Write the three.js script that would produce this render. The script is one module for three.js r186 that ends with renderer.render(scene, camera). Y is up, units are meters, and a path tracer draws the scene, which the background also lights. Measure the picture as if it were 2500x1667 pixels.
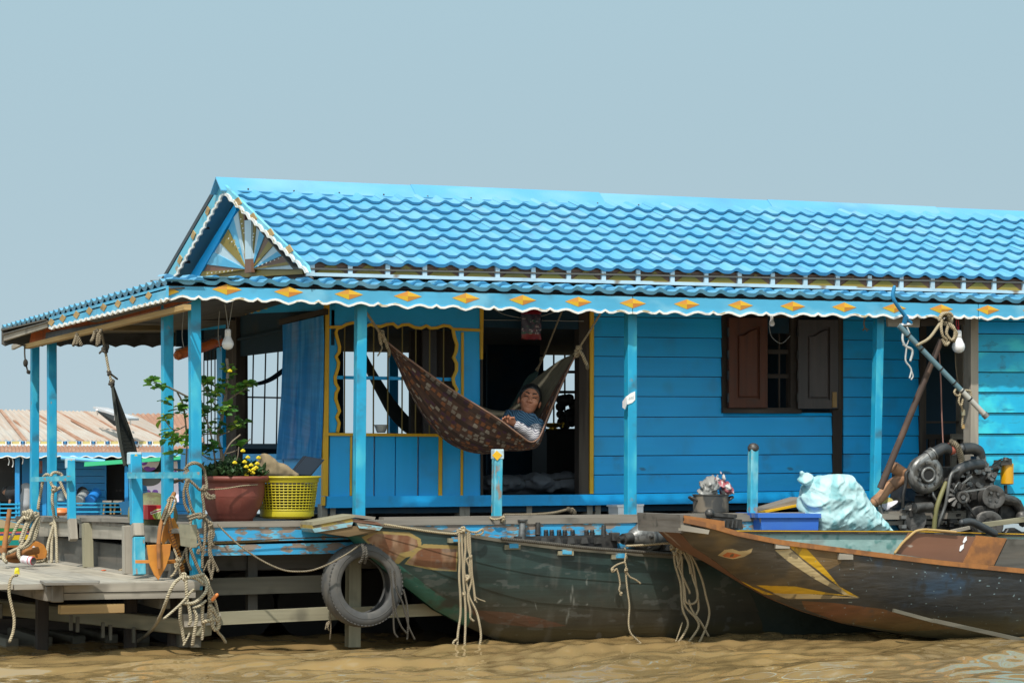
import * as THREE from 'three';
import { RoundedBoxGeometry } from 'three/addons/geometries/RoundedBoxGeometry.js';
import { mergeGeometries } from 'three/addons/utils/BufferGeometryUtils.js';

// ---------------------------------------------------------------- camera, sky, sun, exposure
// The house front runs along X (right), Z points out over the water, Y up, water level y = 0.
const scene = new THREE.Scene();
const SN = 0.3875, CS = Math.sqrt(1 - SN * SN), DIST = 23.3, EYE = 1.55, FPX = 6400, HOR = 1115;
const camPos = new THREE.Vector3(-SN * DIST, EYE, CS * DIST);
const PITCH = Math.atan((HOR - 833.5) / FPX);
const FH = new THREE.Vector3(SN, 0, -CS), RT = new THREE.Vector3(CS, 0, SN);
const FW = FH.clone().multiplyScalar(Math.cos(PITCH)).add(new THREE.Vector3(0, Math.sin(PITCH), 0));
const UPV = new THREE.Vector3().crossVectors(RT, FW);
const camera = new THREE.PerspectiveCamera(2 * Math.atan(833.5 / FPX) * 180 / Math.PI, 1024 / 682, 0.5, 3000);
camera.position.copy(camPos);
camera.lookAt(camPos.clone().add(FW));
camera.updateMatrixWorld();
const SUNDIR = new THREE.Vector3(-0.36, 0.82, 0.46).normalize();
{ // pale hazy sky, computed as an equirectangular float map
  const w = 512, h = 256, d = new Float32Array(w * h * 4);
  for (let j = 0; j < h; j++) for (let i = 0; i < w; i++) {
    const el = ((j + 0.5) / h - 0.5) * Math.PI, az = ((i + 0.5) / w) * 2 * Math.PI - Math.PI;
    const dir = new THREE.Vector3(Math.cos(el) * Math.cos(az), Math.sin(el), Math.cos(el) * Math.sin(az));
    const t = Math.max(0, Math.sin(el)), k = Math.pow(t, 0.6);
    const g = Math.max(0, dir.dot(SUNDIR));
    const q = Math.max(0, (dir.dot(SUNDIR) + 0.3) / 1.3), glow = 0.95 * Math.pow(q, 2) + 0.6 * Math.pow(g, 30);  // broad sun-side glow, raised out of view to brighten the shaded porch
    const hz = [0.425, 0.53, 0.585], zn = [0.25, 0.5, 0.62];
    const o = (j * w + i) * 4, low = el < 0 ? 0.8 : 1;
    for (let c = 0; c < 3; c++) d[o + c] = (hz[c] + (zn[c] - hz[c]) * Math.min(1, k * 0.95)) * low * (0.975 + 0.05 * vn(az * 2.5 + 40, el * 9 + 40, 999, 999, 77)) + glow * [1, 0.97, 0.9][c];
    d[o + 3] = 1;
  }
  const t = new THREE.DataTexture(d, w, h, THREE.RGBAFormat, THREE.FloatType);
  t.mapping = THREE.EquirectangularReflectionMapping; t.magFilter = THREE.LinearFilter; t.minFilter = THREE.LinearFilter; t.needsUpdate = true;
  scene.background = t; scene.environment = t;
}
const sun = new THREE.DirectionalLight(new THREE.Color().setRGB(1, 0.945, 0.85), 4.0);
sun.position.copy(SUNDIR).multiplyScalar(40); sun.castShadow = true;
sun.shadow.mapSize.set(4096, 4096); sun.shadow.radius = 2;
Object.assign(sun.shadow.camera, { left: -14, right: 14, top: 14, bottom: -14, near: 1, far: 120 });
scene.add(sun);
const renderer = new THREE.WebGLRenderer({ antialias: true });
renderer.setSize(1024, 682);
renderer.toneMapping = THREE.LinearToneMapping;
renderer.toneMappingExposure = 1.12;
renderer.shadowMap.enabled = true;

// ---------------------------------------------------------------- helpers
function rng(seed) { let a = seed >>> 0; return () => { a = (a + 0x6D2B79F5) | 0; let t = Math.imul(a ^ (a >>> 15), 1 | a); t = (t + Math.imul(t ^ (t >>> 7), 61 | t)) ^ t; return ((t ^ (t >>> 14)) >>> 0) / 4294967296; }; }
const R = rng(20240611);
const rr = (a, b) => a + (b - a) * R();
const V = (x, y, z) => new THREE.Vector3(x, y, z);
// measured points of the photograph turned into places on known planes of the house frame
function dirOf(u, v) { return FW.clone().addScaledVector(RT, (u - 1250) / FPX).addScaledVector(UPV, (833.5 - v) / FPX); }
function P(u, v, z) { const d = dirOf(u, v); return camPos.clone().addScaledVector(d, (z - camPos.z) / d.z); }
function PX(u, v, x) { const d = dirOf(u, v); return camPos.clone().addScaledVector(d, (x - camPos.x) / d.x); }
function PY(u, v, y) { const d = dirOf(u, v); return camPos.clone().addScaledVector(d, (y - camPos.y) / d.y); }
const used = {};
function numbered(n) { const k = used[n] || 0; used[n] = k + 1; return k ? n + '_' + String(k).padStart(3, '0') : n; }
function tag(o, label, category, group, kind) { if (label) o.userData.label = label; if (category) o.userData.category = category; if (group) o.userData.group = group; if (kind) o.userData.kind = kind; return o; }
function thing(name, label, category, group, pos) { const g = new THREE.Group(); g.name = numbered(name); if (pos) g.position.copy(pos); scene.add(g); g.updateMatrixWorld(); return tag(g, label, category, group); }
const _b = new THREE.Box3();
function uvBox(g, off) { // metric box mapping, u runs along the piece's longest side
  if (g.userData.keepUV) return g;
  if (g.index) g = g.toNonIndexed();
  g.computeBoundingBox(); const s = new THREE.Vector3(); g.boundingBox.getSize(s);
  const d = [s.x, s.y, s.z], L = d.indexOf(Math.max(...d));
  const p = g.attributes.position, n = g.attributes.normal, uv = new Float32Array(p.count * 2), ou = off ? off[0] : 0, ov = off ? off[1] : 0;
  for (let i = 0; i < p.count; i++) {
    const nn = [Math.abs(n.getX(i)), Math.abs(n.getY(i)), Math.abs(n.getZ(i))], k = nn.indexOf(Math.max(...nn));
    const c = [p.getX(i), p.getY(i), p.getZ(i)];
    let a = (k + 1) % 3, b = (k + 2) % 3; if (b === L) { const t = a; a = b; b = t; }
    uv[2 * i] = c[a] + ou; uv[2 * i + 1] = c[b] + ov;
  }
  g.setAttribute('uv', new THREE.BufferAttribute(uv, 2));
  return g;
}
function strip(g) { // same attributes everywhere so that pieces can be merged
  if (g.index) { const k = g.userData.keepUV; g = g.toNonIndexed(); g.userData.keepUV = k; }
  for (const k of Object.keys(g.attributes)) if (!['position', 'normal', 'uv', 'color'].includes(k)) g.deleteAttribute(k);
  return g;
}
function merge(list) {
  const l = list.flat(9).map(g => strip(uvBox(g, [R() * 3, R() * 3])));
  if (l.length === 1) { l[0].userData.keepUV = true; return l[0]; }
  const any = l.some(g => g.attributes.color);
  if (any) for (const g of l) if (!g.attributes.color) g.setAttribute('color', new THREE.BufferAttribute(new Float32Array(g.attributes.position.count * 3).fill(1), 3));
  const m = mergeGeometries(l, false); m.userData.keepUV = true; return m;
}
function add(name, geo, mat, parent, label) { // one named mesh under its thing
  const g = Array.isArray(geo) ? merge(geo) : uvBox(geo, [R() * 3, R() * 3]);
  const m = new THREE.Mesh(g, mat); m.castShadow = m.receiveShadow = true;
  m.name = parent ? name : numbered(name);
  if (label) m.userData.label = label;
  if (parent && parent !== scene) {
    let p = parent; const o = V(0, 0, 0); while (p && p !== scene) { o.add(p.position); p = p.parent; }
    if (o.lengthSq() > 0 && !g.userData.local) { g.translate(-o.x, -o.y, -o.z); }
    parent.add(m);
  } else scene.add(m);
  return m;
}
// eight-cornered block: four front corners and an offset to its back
function hexa(f, t) {
  const o = t.isVector3 ? t : V(0, 0, -t), b = f.map(p => p.clone().add(o));
  const [A, B, C, D2] = f, [a, b2, c, d] = b;
  const q = [[A, B, C, D2], [b2, a, d, c], [a, A, D2, d], [B, b2, c, C], [a, b2, B, A], [D2, C, c, d]];
  // orientation fix: front normal must point against o
  const n = B.clone().sub(A).cross(D2.clone().sub(A)); const flip = n.dot(o) > 0;
  const pos = [];
  for (const f4 of q) { const [w, x, y, z] = f4; const tri = flip ? [w, y, x, w, z, y] : [w, x, y, w, y, z]; for (const p of tri) pos.push(p.x, p.y, p.z); }
  const g = new THREE.BufferGeometry(); g.setAttribute('position', new THREE.Float32BufferAttribute(pos, 3)); g.computeVertexNormals();
  g.setAttribute('uv', new THREE.Float32BufferAttribute(new Float32Array(pos.length / 3 * 2), 2));
  return g;
}
// block from four measured corners (tl, tr, br, bl) on a plane z
function blk(px, z, t) { return hexa(px.map(([u, v, zz]) => P(u, v, zz === undefined ? z : zz)), t); }
function blkX(px, x, t) { return hexa(px.map(([u, v, xx]) => PX(u, v, xx === undefined ? x : xx)), V(t, 0, 0)); }
function rect(u0, v0, u1, v1, z, t) { return blk([[u0, v0], [u1, v0], [u1, v1], [u0, v1]], z, t); }
// extruded outline on a plane (axis z or x), thickness t backwards, optional holes
function outline(px, z, t, o = {}) {
  const ax = o.axis || 'z';
  const to = ax === 'z' ? ([u, v]) => { const p = P(u, v, z); return new THREE.Vector2(p.x, p.y); } : ([u, v]) => { const p = PX(u, v, z); return new THREE.Vector2(p.z, p.y); };
  const s = new THREE.Shape(px.map(to));
  for (const h of o.holes || []) s.holes.push(new THREE.Path(h.map(to)));
  const g = new THREE.ExtrudeGeometry(s, { depth: t, bevelEnabled: !!o.bevel, bevelThickness: o.bevel || 0, bevelSize: o.bevel || 0, bevelOffset: -(o.bevel || 0), bevelSegments: 1, curveSegments: 1 });
  g.translate(0, 0, -t);
  if (ax === 'z') g.translate(0, 0, z);
  else { g.applyMatrix4(new THREE.Matrix4().makeBasis(V(0, 0, 1), V(0, 1, 0), V(-1, 0, 0))); g.translate(z, 0, 0); }
  return g;
}
// flat strip along a measured polyline
function ribbon(px, hw, z, t, o = {}) {
  const a = [], b = [];
  for (let i = 0; i < px.length; i++) {
    const p = px[Math.max(0, i - 1)], q = px[Math.min(px.length - 1, i + 1)];
    let dx = q[0] - p[0], dy = q[1] - p[1]; const l = Math.hypot(dx, dy) || 1; dx /= l; dy /= l;
    a.push([px[i][0] - dy * hw, px[i][1] + dx * hw]); b.unshift([px[i][0] + dy * hw, px[i][1] - dx * hw]);
  }
  return outline(a.concat(b), z, t, o);
}
// squared timber from a to b
function beam(a, b, w, h, up, bev) {
  const d = b.clone().sub(a), L = d.length(); d.normalize();
  let y = up ? up.clone() : (Math.abs(d.y) > 0.9 ? V(0, 0, 1) : V(0, 1, 0));
  const x = new THREE.Vector3().crossVectors(y, d).normalize(); y = new THREE.Vector3().crossVectors(d, x).normalize();
  const g = new RoundedBoxGeometry(w, h, L, 1, bev === undefined ? Math.min(w, h) * 0.08 : bev);
  g.applyMatrix4(new THREE.Matrix4().makeBasis(x, y, d)); const m = a.clone().add(b).multiplyScalar(0.5); g.translate(m.x, m.y, m.z);
  return g;
}
function bx(w, h, d, x, y, z, bev) { const g = new RoundedBoxGeometry(w, h, d, 1, bev === undefined ? Math.min(w, h, d) * 0.08 : bev); g.translate(x, y, z); return g; }
function tube(pts, r, o = {}) {
  const c = new THREE.CatmullRomCurve3(pts, !!o.closed, 'catmullrom', o.tension === undefined ? 0.5 : o.tension);
  const n = o.n || Math.max(6, pts.length * 5), k = o.k || 7;
  const g = new THREE.TubeGeometry(c, n, r, k, !!o.closed), L = c.getLength(), uv = g.attributes.uv;
  for (let i = 0; i < uv.count; i++) uv.setXY(i, uv.getX(i) * L, uv.getY(i) * (o.vs || 1));
  g.userData.keepUV = true; 
  if (o.closed) return g;
  const cap = [g]; // ends
  for (const e of [0, 1]) { const p = c.getPoint(e), s = new THREE.SphereGeometry(r * 0.98, 6, 4); s.translate(p.x, p.y, p.z); s.userData.keepUV = true; cap.push(s); }
  return cap;
}
function rope(px, r, o) { return tube(px.map(p => p.isVector3 ? p : P(p[0], p[1], p[2])), r, o); }
function lathe(prof, n, o = {}) { const g = new THREE.LatheGeometry(prof.map(([a, b]) => new THREE.Vector2(a, b)), n); const uv = g.attributes.uv; for (let i = 0; i < uv.count; i++) uv.setXY(i, uv.getX(i) * (o.us || 1), uv.getY(i) * (o.vs || 1)); g.userData.keepUV = true; return g; }
function place(g, pos, dir, up) { // local +Y along dir
  const y = dir.clone().normalize(); let x = (up || (Math.abs(y.y) > 0.9 ? V(1, 0, 0) : V(0, 1, 0))).clone().cross(y).normalize(); const z = new THREE.Vector3().crossVectors(x, y);
  g.applyMatrix4(new THREE.Matrix4().makeBasis(x, y, z)); g.translate(pos.x, pos.y, pos.z); return g;
}
function cyl(a, b, r0, r1, n = 14) { const d = b.clone().sub(a), L = d.length(); const g = new THREE.CylinderGeometry(r1 === undefined ? r0 : r1, r0, L, n, 1); g.userData.keepUV = true; const uv = g.attributes.uv; for (let i = 0; i < uv.count; i++) uv.setXY(i, uv.getX(i) * 6.28 * r0, uv.getY(i) * L); return place(g, a.clone().add(b).multiplyScalar(0.5), d); }
function ball(p, r, sx = 1, sy = 1, sz = 1, n = 12) { const g = new THREE.SphereGeometry(r, n, Math.max(6, n - 3)); g.scale(sx, sy, sz); g.computeVertexNormals(); g.translate(p.x, p.y, p.z); g.userData.keepUV = true; return g; }
// surface nets: mesh of a distance field
function sdfMesh(f, lo, hi, cell) {
  const nx = Math.ceil((hi.x - lo.x) / cell) + 1, ny = Math.ceil((hi.y - lo.y) / cell) + 1, nz = Math.ceil((hi.z - lo.z) / cell) + 1;
  const val = new Float32Array(nx * ny * nz), id = new Int32Array(nx * ny * nz).fill(-1), I = (i, j, k) => i + nx * (j + ny * k), p = V(0, 0, 0);
  for (let k = 0; k < nz; k++) for (let j = 0; j < ny; j++) for (let i = 0; i < nx; i++) { p.set(lo.x + i * cell, lo.y + j * cell, lo.z + k * cell); val[I(i, j, k)] = f(p); }
  const pos = [], idx = [];
  for (let k = 0; k < nz - 1; k++) for (let j = 0; j < ny - 1; j++) for (let i = 0; i < nx - 1; i++) {
    let s = 0, x = 0, y = 0, z = 0; const c = [];
    for (let q = 0; q < 8; q++) c.push(val[I(i + (q & 1), j + ((q >> 1) & 1), k + (q >> 2))]);
    for (const [a, b] of [[0, 1], [2, 3], [4, 5], [6, 7], [0, 2], [1, 3], [4, 6], [5, 7], [0, 4], [1, 5], [2, 6], [3, 7]]) if ((c[a] < 0) !== (c[b] < 0)) { const t = c[a] / (c[a] - c[b]); x += (a & 1) + t * ((b & 1) - (a & 1)); y += ((a >> 1) & 1) + t * (((b >> 1) & 1) - ((a >> 1) & 1)); z += (a >> 2) + t * ((b >> 2) - (a >> 2)); s++; }
    if (s) { id[I(i, j, k)] = pos.length / 3; pos.push(lo.x + (i + x / s) * cell, lo.y + (j + y / s) * cell, lo.z + (k + z / s) * cell); }
  }
  const quad = (a, b, c, d, fl) => { if (Math.min(a, b, c, d) < 0) return; if (fl) idx.push(a, b, c, a, c, d); else idx.push(a, c, b, a, d, c); };
  for (let k = 1; k < nz - 1; k++) for (let j = 1; j < ny - 1; j++) for (let i = 1; i < nx - 1; i++) {
    const v0 = val[I(i, j, k)] < 0;
    if (v0 !== val[I(i + 1, j, k)] < 0) quad(id[I(i, j - 1, k - 1)], id[I(i, j, k - 1)], id[I(i, j, k)], id[I(i, j - 1, k)], v0);
    if (v0 !== val[I(i, j + 1, k)] < 0) quad(id[I(i - 1, j, k - 1)], id[I(i - 1, j, k)], id[I(i, j, k)], id[I(i, j, k - 1)], v0);
    if (v0 !== val[I(i, j, k + 1)] < 0) quad(id[I(i - 1, j - 1, k)], id[I(i, j - 1, k)], id[I(i, j, k)], id[I(i - 1, j, k)], v0);
  }
  const g = new THREE.BufferGeometry(); g.setAttribute('position', new THREE.Float32BufferAttribute(pos, 3)); g.setIndex(idx); g.computeVertexNormals();
  const uv = new Float32Array(pos.length / 3 * 2); for (let i = 0; i < pos.length / 3; i++) { uv[2 * i] = pos[3 * i] + pos[3 * i + 2] * 0.6; uv[2 * i + 1] = pos[3 * i + 1] + pos[3 * i + 2] * 0.3; }
  g.setAttribute('uv', new THREE.BufferAttribute(uv, 2)); g.userData.keepUV = true; return g;
}
const cap = (p, a, b, ra, rb) => { const ba = b.clone().sub(a), t = Math.min(1, Math.max(0, p.clone().sub(a).dot(ba) / ba.lengthSq())); return p.distanceTo(a.clone().addScaledVector(ba, t)) - (ra + (rb - ra) * t); };
const ell = (p, c, r) => { const q = V((p.x - c.x) / r.x, (p.y - c.y) / r.y, (p.z - c.z) / r.z), l = q.length(); return (l - 1) * Math.min(r.x, r.y, r.z); };
const pillow = (px, z, r, h) => { const ol = px.map(([u, v]) => P(u, v, z)); return p => { let d = 9, ins = false; for (let i = 0, j = ol.length - 1; i < ol.length; j = i++) { const ex = ol[j].x - ol[i].x, ey = ol[j].y - ol[i].y, wx = p.x - ol[i].x, wy = p.y - ol[i].y, t = Math.min(1, Math.max(0, (wx * ex + wy * ey) / (ex * ex + ey * ey))); d = Math.min(d, Math.hypot(wx - ex * t, wy - ey * t)); if ((ol[i].y > p.y) !== (ol[j].y > p.y) && p.x < ex * (p.y - ol[i].y) / ey + ol[i].x) ins = !ins; } const qx = (ins ? -d : d) + r, qz = Math.abs(p.z - z) - (h - r); return Math.min(Math.max(qx, qz), 0) + Math.hypot(Math.max(qx, 0), Math.max(qz, 0)) - r; }; };
const rid = (x, y, k) => 1 - Math.abs(vn(x, y, 999, 999, k) * 2 - 1);
const smin = (a, b, k) => { const h = Math.max(k - Math.abs(a - b), 0) / k; return Math.min(a, b) - h * h * k * 0.25; };

// ---------------------------------------------------------------- procedural textures
function hash(i, j, s) { let h = Math.imul(i, 374761393) ^ Math.imul(j, 668265263) ^ Math.imul(s, 974634721); h = Math.imul(h ^ (h >>> 13), 1274126177); return ((h ^ (h >>> 16)) >>> 0) / 4294967296; }
function vn(x, y, px, py, s) { // value noise, periodic
  const xi = Math.floor(x), yi = Math.floor(y), fx = x - xi, fy = y - yi, ux = fx * fx * (3 - 2 * fx), uy = fy * fy * (3 - 2 * fy);
  const m = (a, p) => ((a % p) + p) % p, x0 = m(xi, px), x1 = m(xi + 1, px), y0 = m(yi, py), y1 = m(yi + 1, py);
  const a = hash(x0, y0, s), b = hash(x1, y0, s), c = hash(x0, y1, s), d = hash(x1, y1, s);
  return a + (b - a) * ux + (c - a) * uy + (a - b - c + d) * ux * uy;
}
function fbm(u, v, fx, fy, s, o = 4) { let t = 0, a = 0.5, n = 0; for (let i = 0; i < o; i++) { t += a * vn(u * fx, v * fy, fx, fy, s + i); n += a; a *= 0.5; fx *= 2; fy *= 2; } return t / n; }
const sst = (a, b, x) => { const t = Math.min(1, Math.max(0, (x - a) / (b - a))); return t * t * (3 - 2 * t); };
const enc = x => { x = Math.min(1, Math.max(0, x)); return 255 * (x <= 0.0031308 ? x * 12.92 : 1.055 * Math.pow(x, 1 / 2.4) - 0.055); };
const mix3 = (a, b, t) => [a[0] + (b[0] - a[0]) * t, a[1] + (b[1] - a[1]) * t, a[2] + (b[2] - a[2]) * t];
function texPair(n, metres, fn) { // fn(u,v) -> [linear rgb, height 0..1, roughness]
  const a = new Uint8Array(n * n * 4), h = new Uint8Array(n * n * 4); let rs = 0;
  for (let j = 0; j < n; j++) for (let i = 0; i < n; i++) {
    const [c, hh, ro] = fn((i + 0.5) / n, (j + 0.5) / n), o = (j * n + i) * 4;
    a[o] = enc(c[0]); a[o + 1] = enc(c[1]); a[o + 2] = enc(c[2]); a[o + 3] = 255;
    h[o] = h[o + 1] = h[o + 2] = 255 * Math.min(1, Math.max(0, hh)); h[o + 3] = 255;
    rs += ro;
  }
  const mk = (d, srgb) => { const t = new THREE.DataTexture(d, n, n, THREE.RGBAFormat); t.wrapS = t.wrapT = THREE.RepeatWrapping; t.magFilter = THREE.LinearFilter; t.minFilter = THREE.LinearMipmapLinearFilter; t.generateMipmaps = true; t.repeat.set(1 / metres, 1 / metres); if (srgb) t.colorSpace = THREE.SRGBColorSpace; t.needsUpdate = true; return t; };
  return { map: mk(a, true), bumpMap: mk(h, false), rough: rs / (n * n) };
}
function stdMat(tp, o = {}) { return new THREE.MeshPhysicalMaterial({ map: tp.map, bumpMap: tp.bumpMap, bumpScale: o.bump || 0.004, roughness: o.rough || tp.rough, metalness: o.metal || 0, side: o.side || THREE.FrontSide, clearcoat: o.coat || 0, clearcoatRoughness: 0.3, sheen: o.sheen || 0 }); }
// paint on timber: base colour, fading, wear down to the wood, dirt
function paint(seed, base, o = {}) {
  const wood = o.wood || [0.2, 0.17, 0.14], fade = o.fade || base.map(c => c * 0.8 + 0.1), wear = o.wear || 0, dirt = o.dirt === undefined ? 0.25 : o.dirt;
  const tp = texPair(o.n || 256, o.m || 2, (u, v) => {
    const g = fbm(u, v, 3, 48, seed, 3), l = fbm(u, v, 3, 4, seed + 20, 4), f = fbm(u, v, 4, 9, seed + 40, 4), w = fbm(u, v, 7, 18, seed + 60, 4), d = fbm(u, v, 9, 7, seed + 80, 4);
    let c = base.map(x => x * (0.86 + 0.28 * l) * (0.95 + 0.1 * g));
    c = mix3(c, fade, sst(0.45, 0.8, f) * (o.fadeAmt === undefined ? 0.35 : o.fadeAmt));
    const wm = sst(0.80 - wear * 0.5, 0.86 - wear * 0.5, w * 0.75 + g * 0.25) * (wear > 0 ? 1 : 0);
    c = mix3(c, wood.map(x => x * (0.6 + 0.8 * g)), wm);
    c = mix3(c, [0.05, 0.045, 0.035], sst(0.55, 0.95, d) * dirt);
    return [c, 0.5 + 0.3 * (g - 0.5) - 0.35 * wm, (o.rough || 0.5) + 0.3 * wm + 0.15 * (l - 0.5)];
  }); if (wear < 0.51) tp.bumpMap = paintBump || (paintBump = tp.bumpMap);
  return stdMat(tp, { bump: o.bump || 0.003, coat: o.coat });
}
function wood(seed, base, o = {}) {
  const tp = texPair(o.n || 256, o.m || 2, (u, v) => {
    const g = fbm(u, v, 4, 70, seed, 3), l = fbm(u, v, 3, 5, seed + 20, 4), s = fbm(u, v, 12, 14, seed + 40, 3), k = fbm(u, v, 2, 26, seed + 55, 3);
    let c = base.map(x => x * (0.55 + 0.5 * g + 0.4 * l));
    c = mix3(c, (o.tint || [0.12, 0.1, 0.08]), sst(0.55, 0.8, k) * 0.5);
    c = mix3(c, [0.03, 0.028, 0.022], sst(0.6, 0.9, s) * (o.dirt === undefined ? 0.5 : o.dirt));
    return [c, 0.35 + 0.6 * g, (o.rough || 0.85) - 0.1 * l];
  }); tp.bumpMap = woodBump || (woodBump = tp.bumpMap);
  return stdMat(tp, { bump: o.bump || 0.006, coat: o.coat });
}
function grime(seed, base, o = {}) { // metal, rubber, plastic, cloth: blotches and specks
  const second = o.second || base.map(x => x * 0.5);
  const tp = texPair(o.n || 128, o.m || 0.6, (u, v) => {
    const a = fbm(u, v, 4, 4, seed, 4), b = fbm(u, v, 14, 14, seed + 30, 3);
    const c = mix3(base.map(x => x * (0.85 + 0.3 * b)), second, sst(o.lo || 0.45, o.hi || 0.75, a) * (o.amt === undefined ? 0.7 : o.amt));
    return [c, 0.5 + 0.5 * (b - 0.5) + 0.3 * (a - 0.5), (o.rough || 0.6) + 0.2 * (a - 0.5)];
  }); tp.bumpMap = grimeBump || (grimeBump = tp.bumpMap);
  return stdMat(tp, { bump: o.bump || 0.002, metal: o.metal, coat: o.coat, side: o.side });
}
function plain(c, rough = 0.6, o = {}) { return new THREE.MeshPhysicalMaterial(Object.assign({ color: new THREE.Color().setRGB(c[0], c[1], c[2]), roughness: rough }, o)); }
let paintBump = null, ropeBump = null, woodBump = null, grimeBump = null;
function ropeMat(seed, c) {
  const t = texPair(128, 1, (u, v) => { const s = 0.5 + 0.5 * Math.sin((u * 6 + v) * Math.PI * 2 * 2), n = fbm(u, v, 12, 6, seed, 3); return [c.map(x => x * (0.45 + 0.55 * s) * (0.75 + 0.5 * n)), s, 0.95]; });
  t.bumpMap = ropeBump || (ropeBump = t.bumpMap); t.map.repeat.set(1 / 0.22, 1); t.bumpMap.repeat.set(1 / 0.22, 1);
  return stdMat(t, { bump: 0.004 });
}

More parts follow.
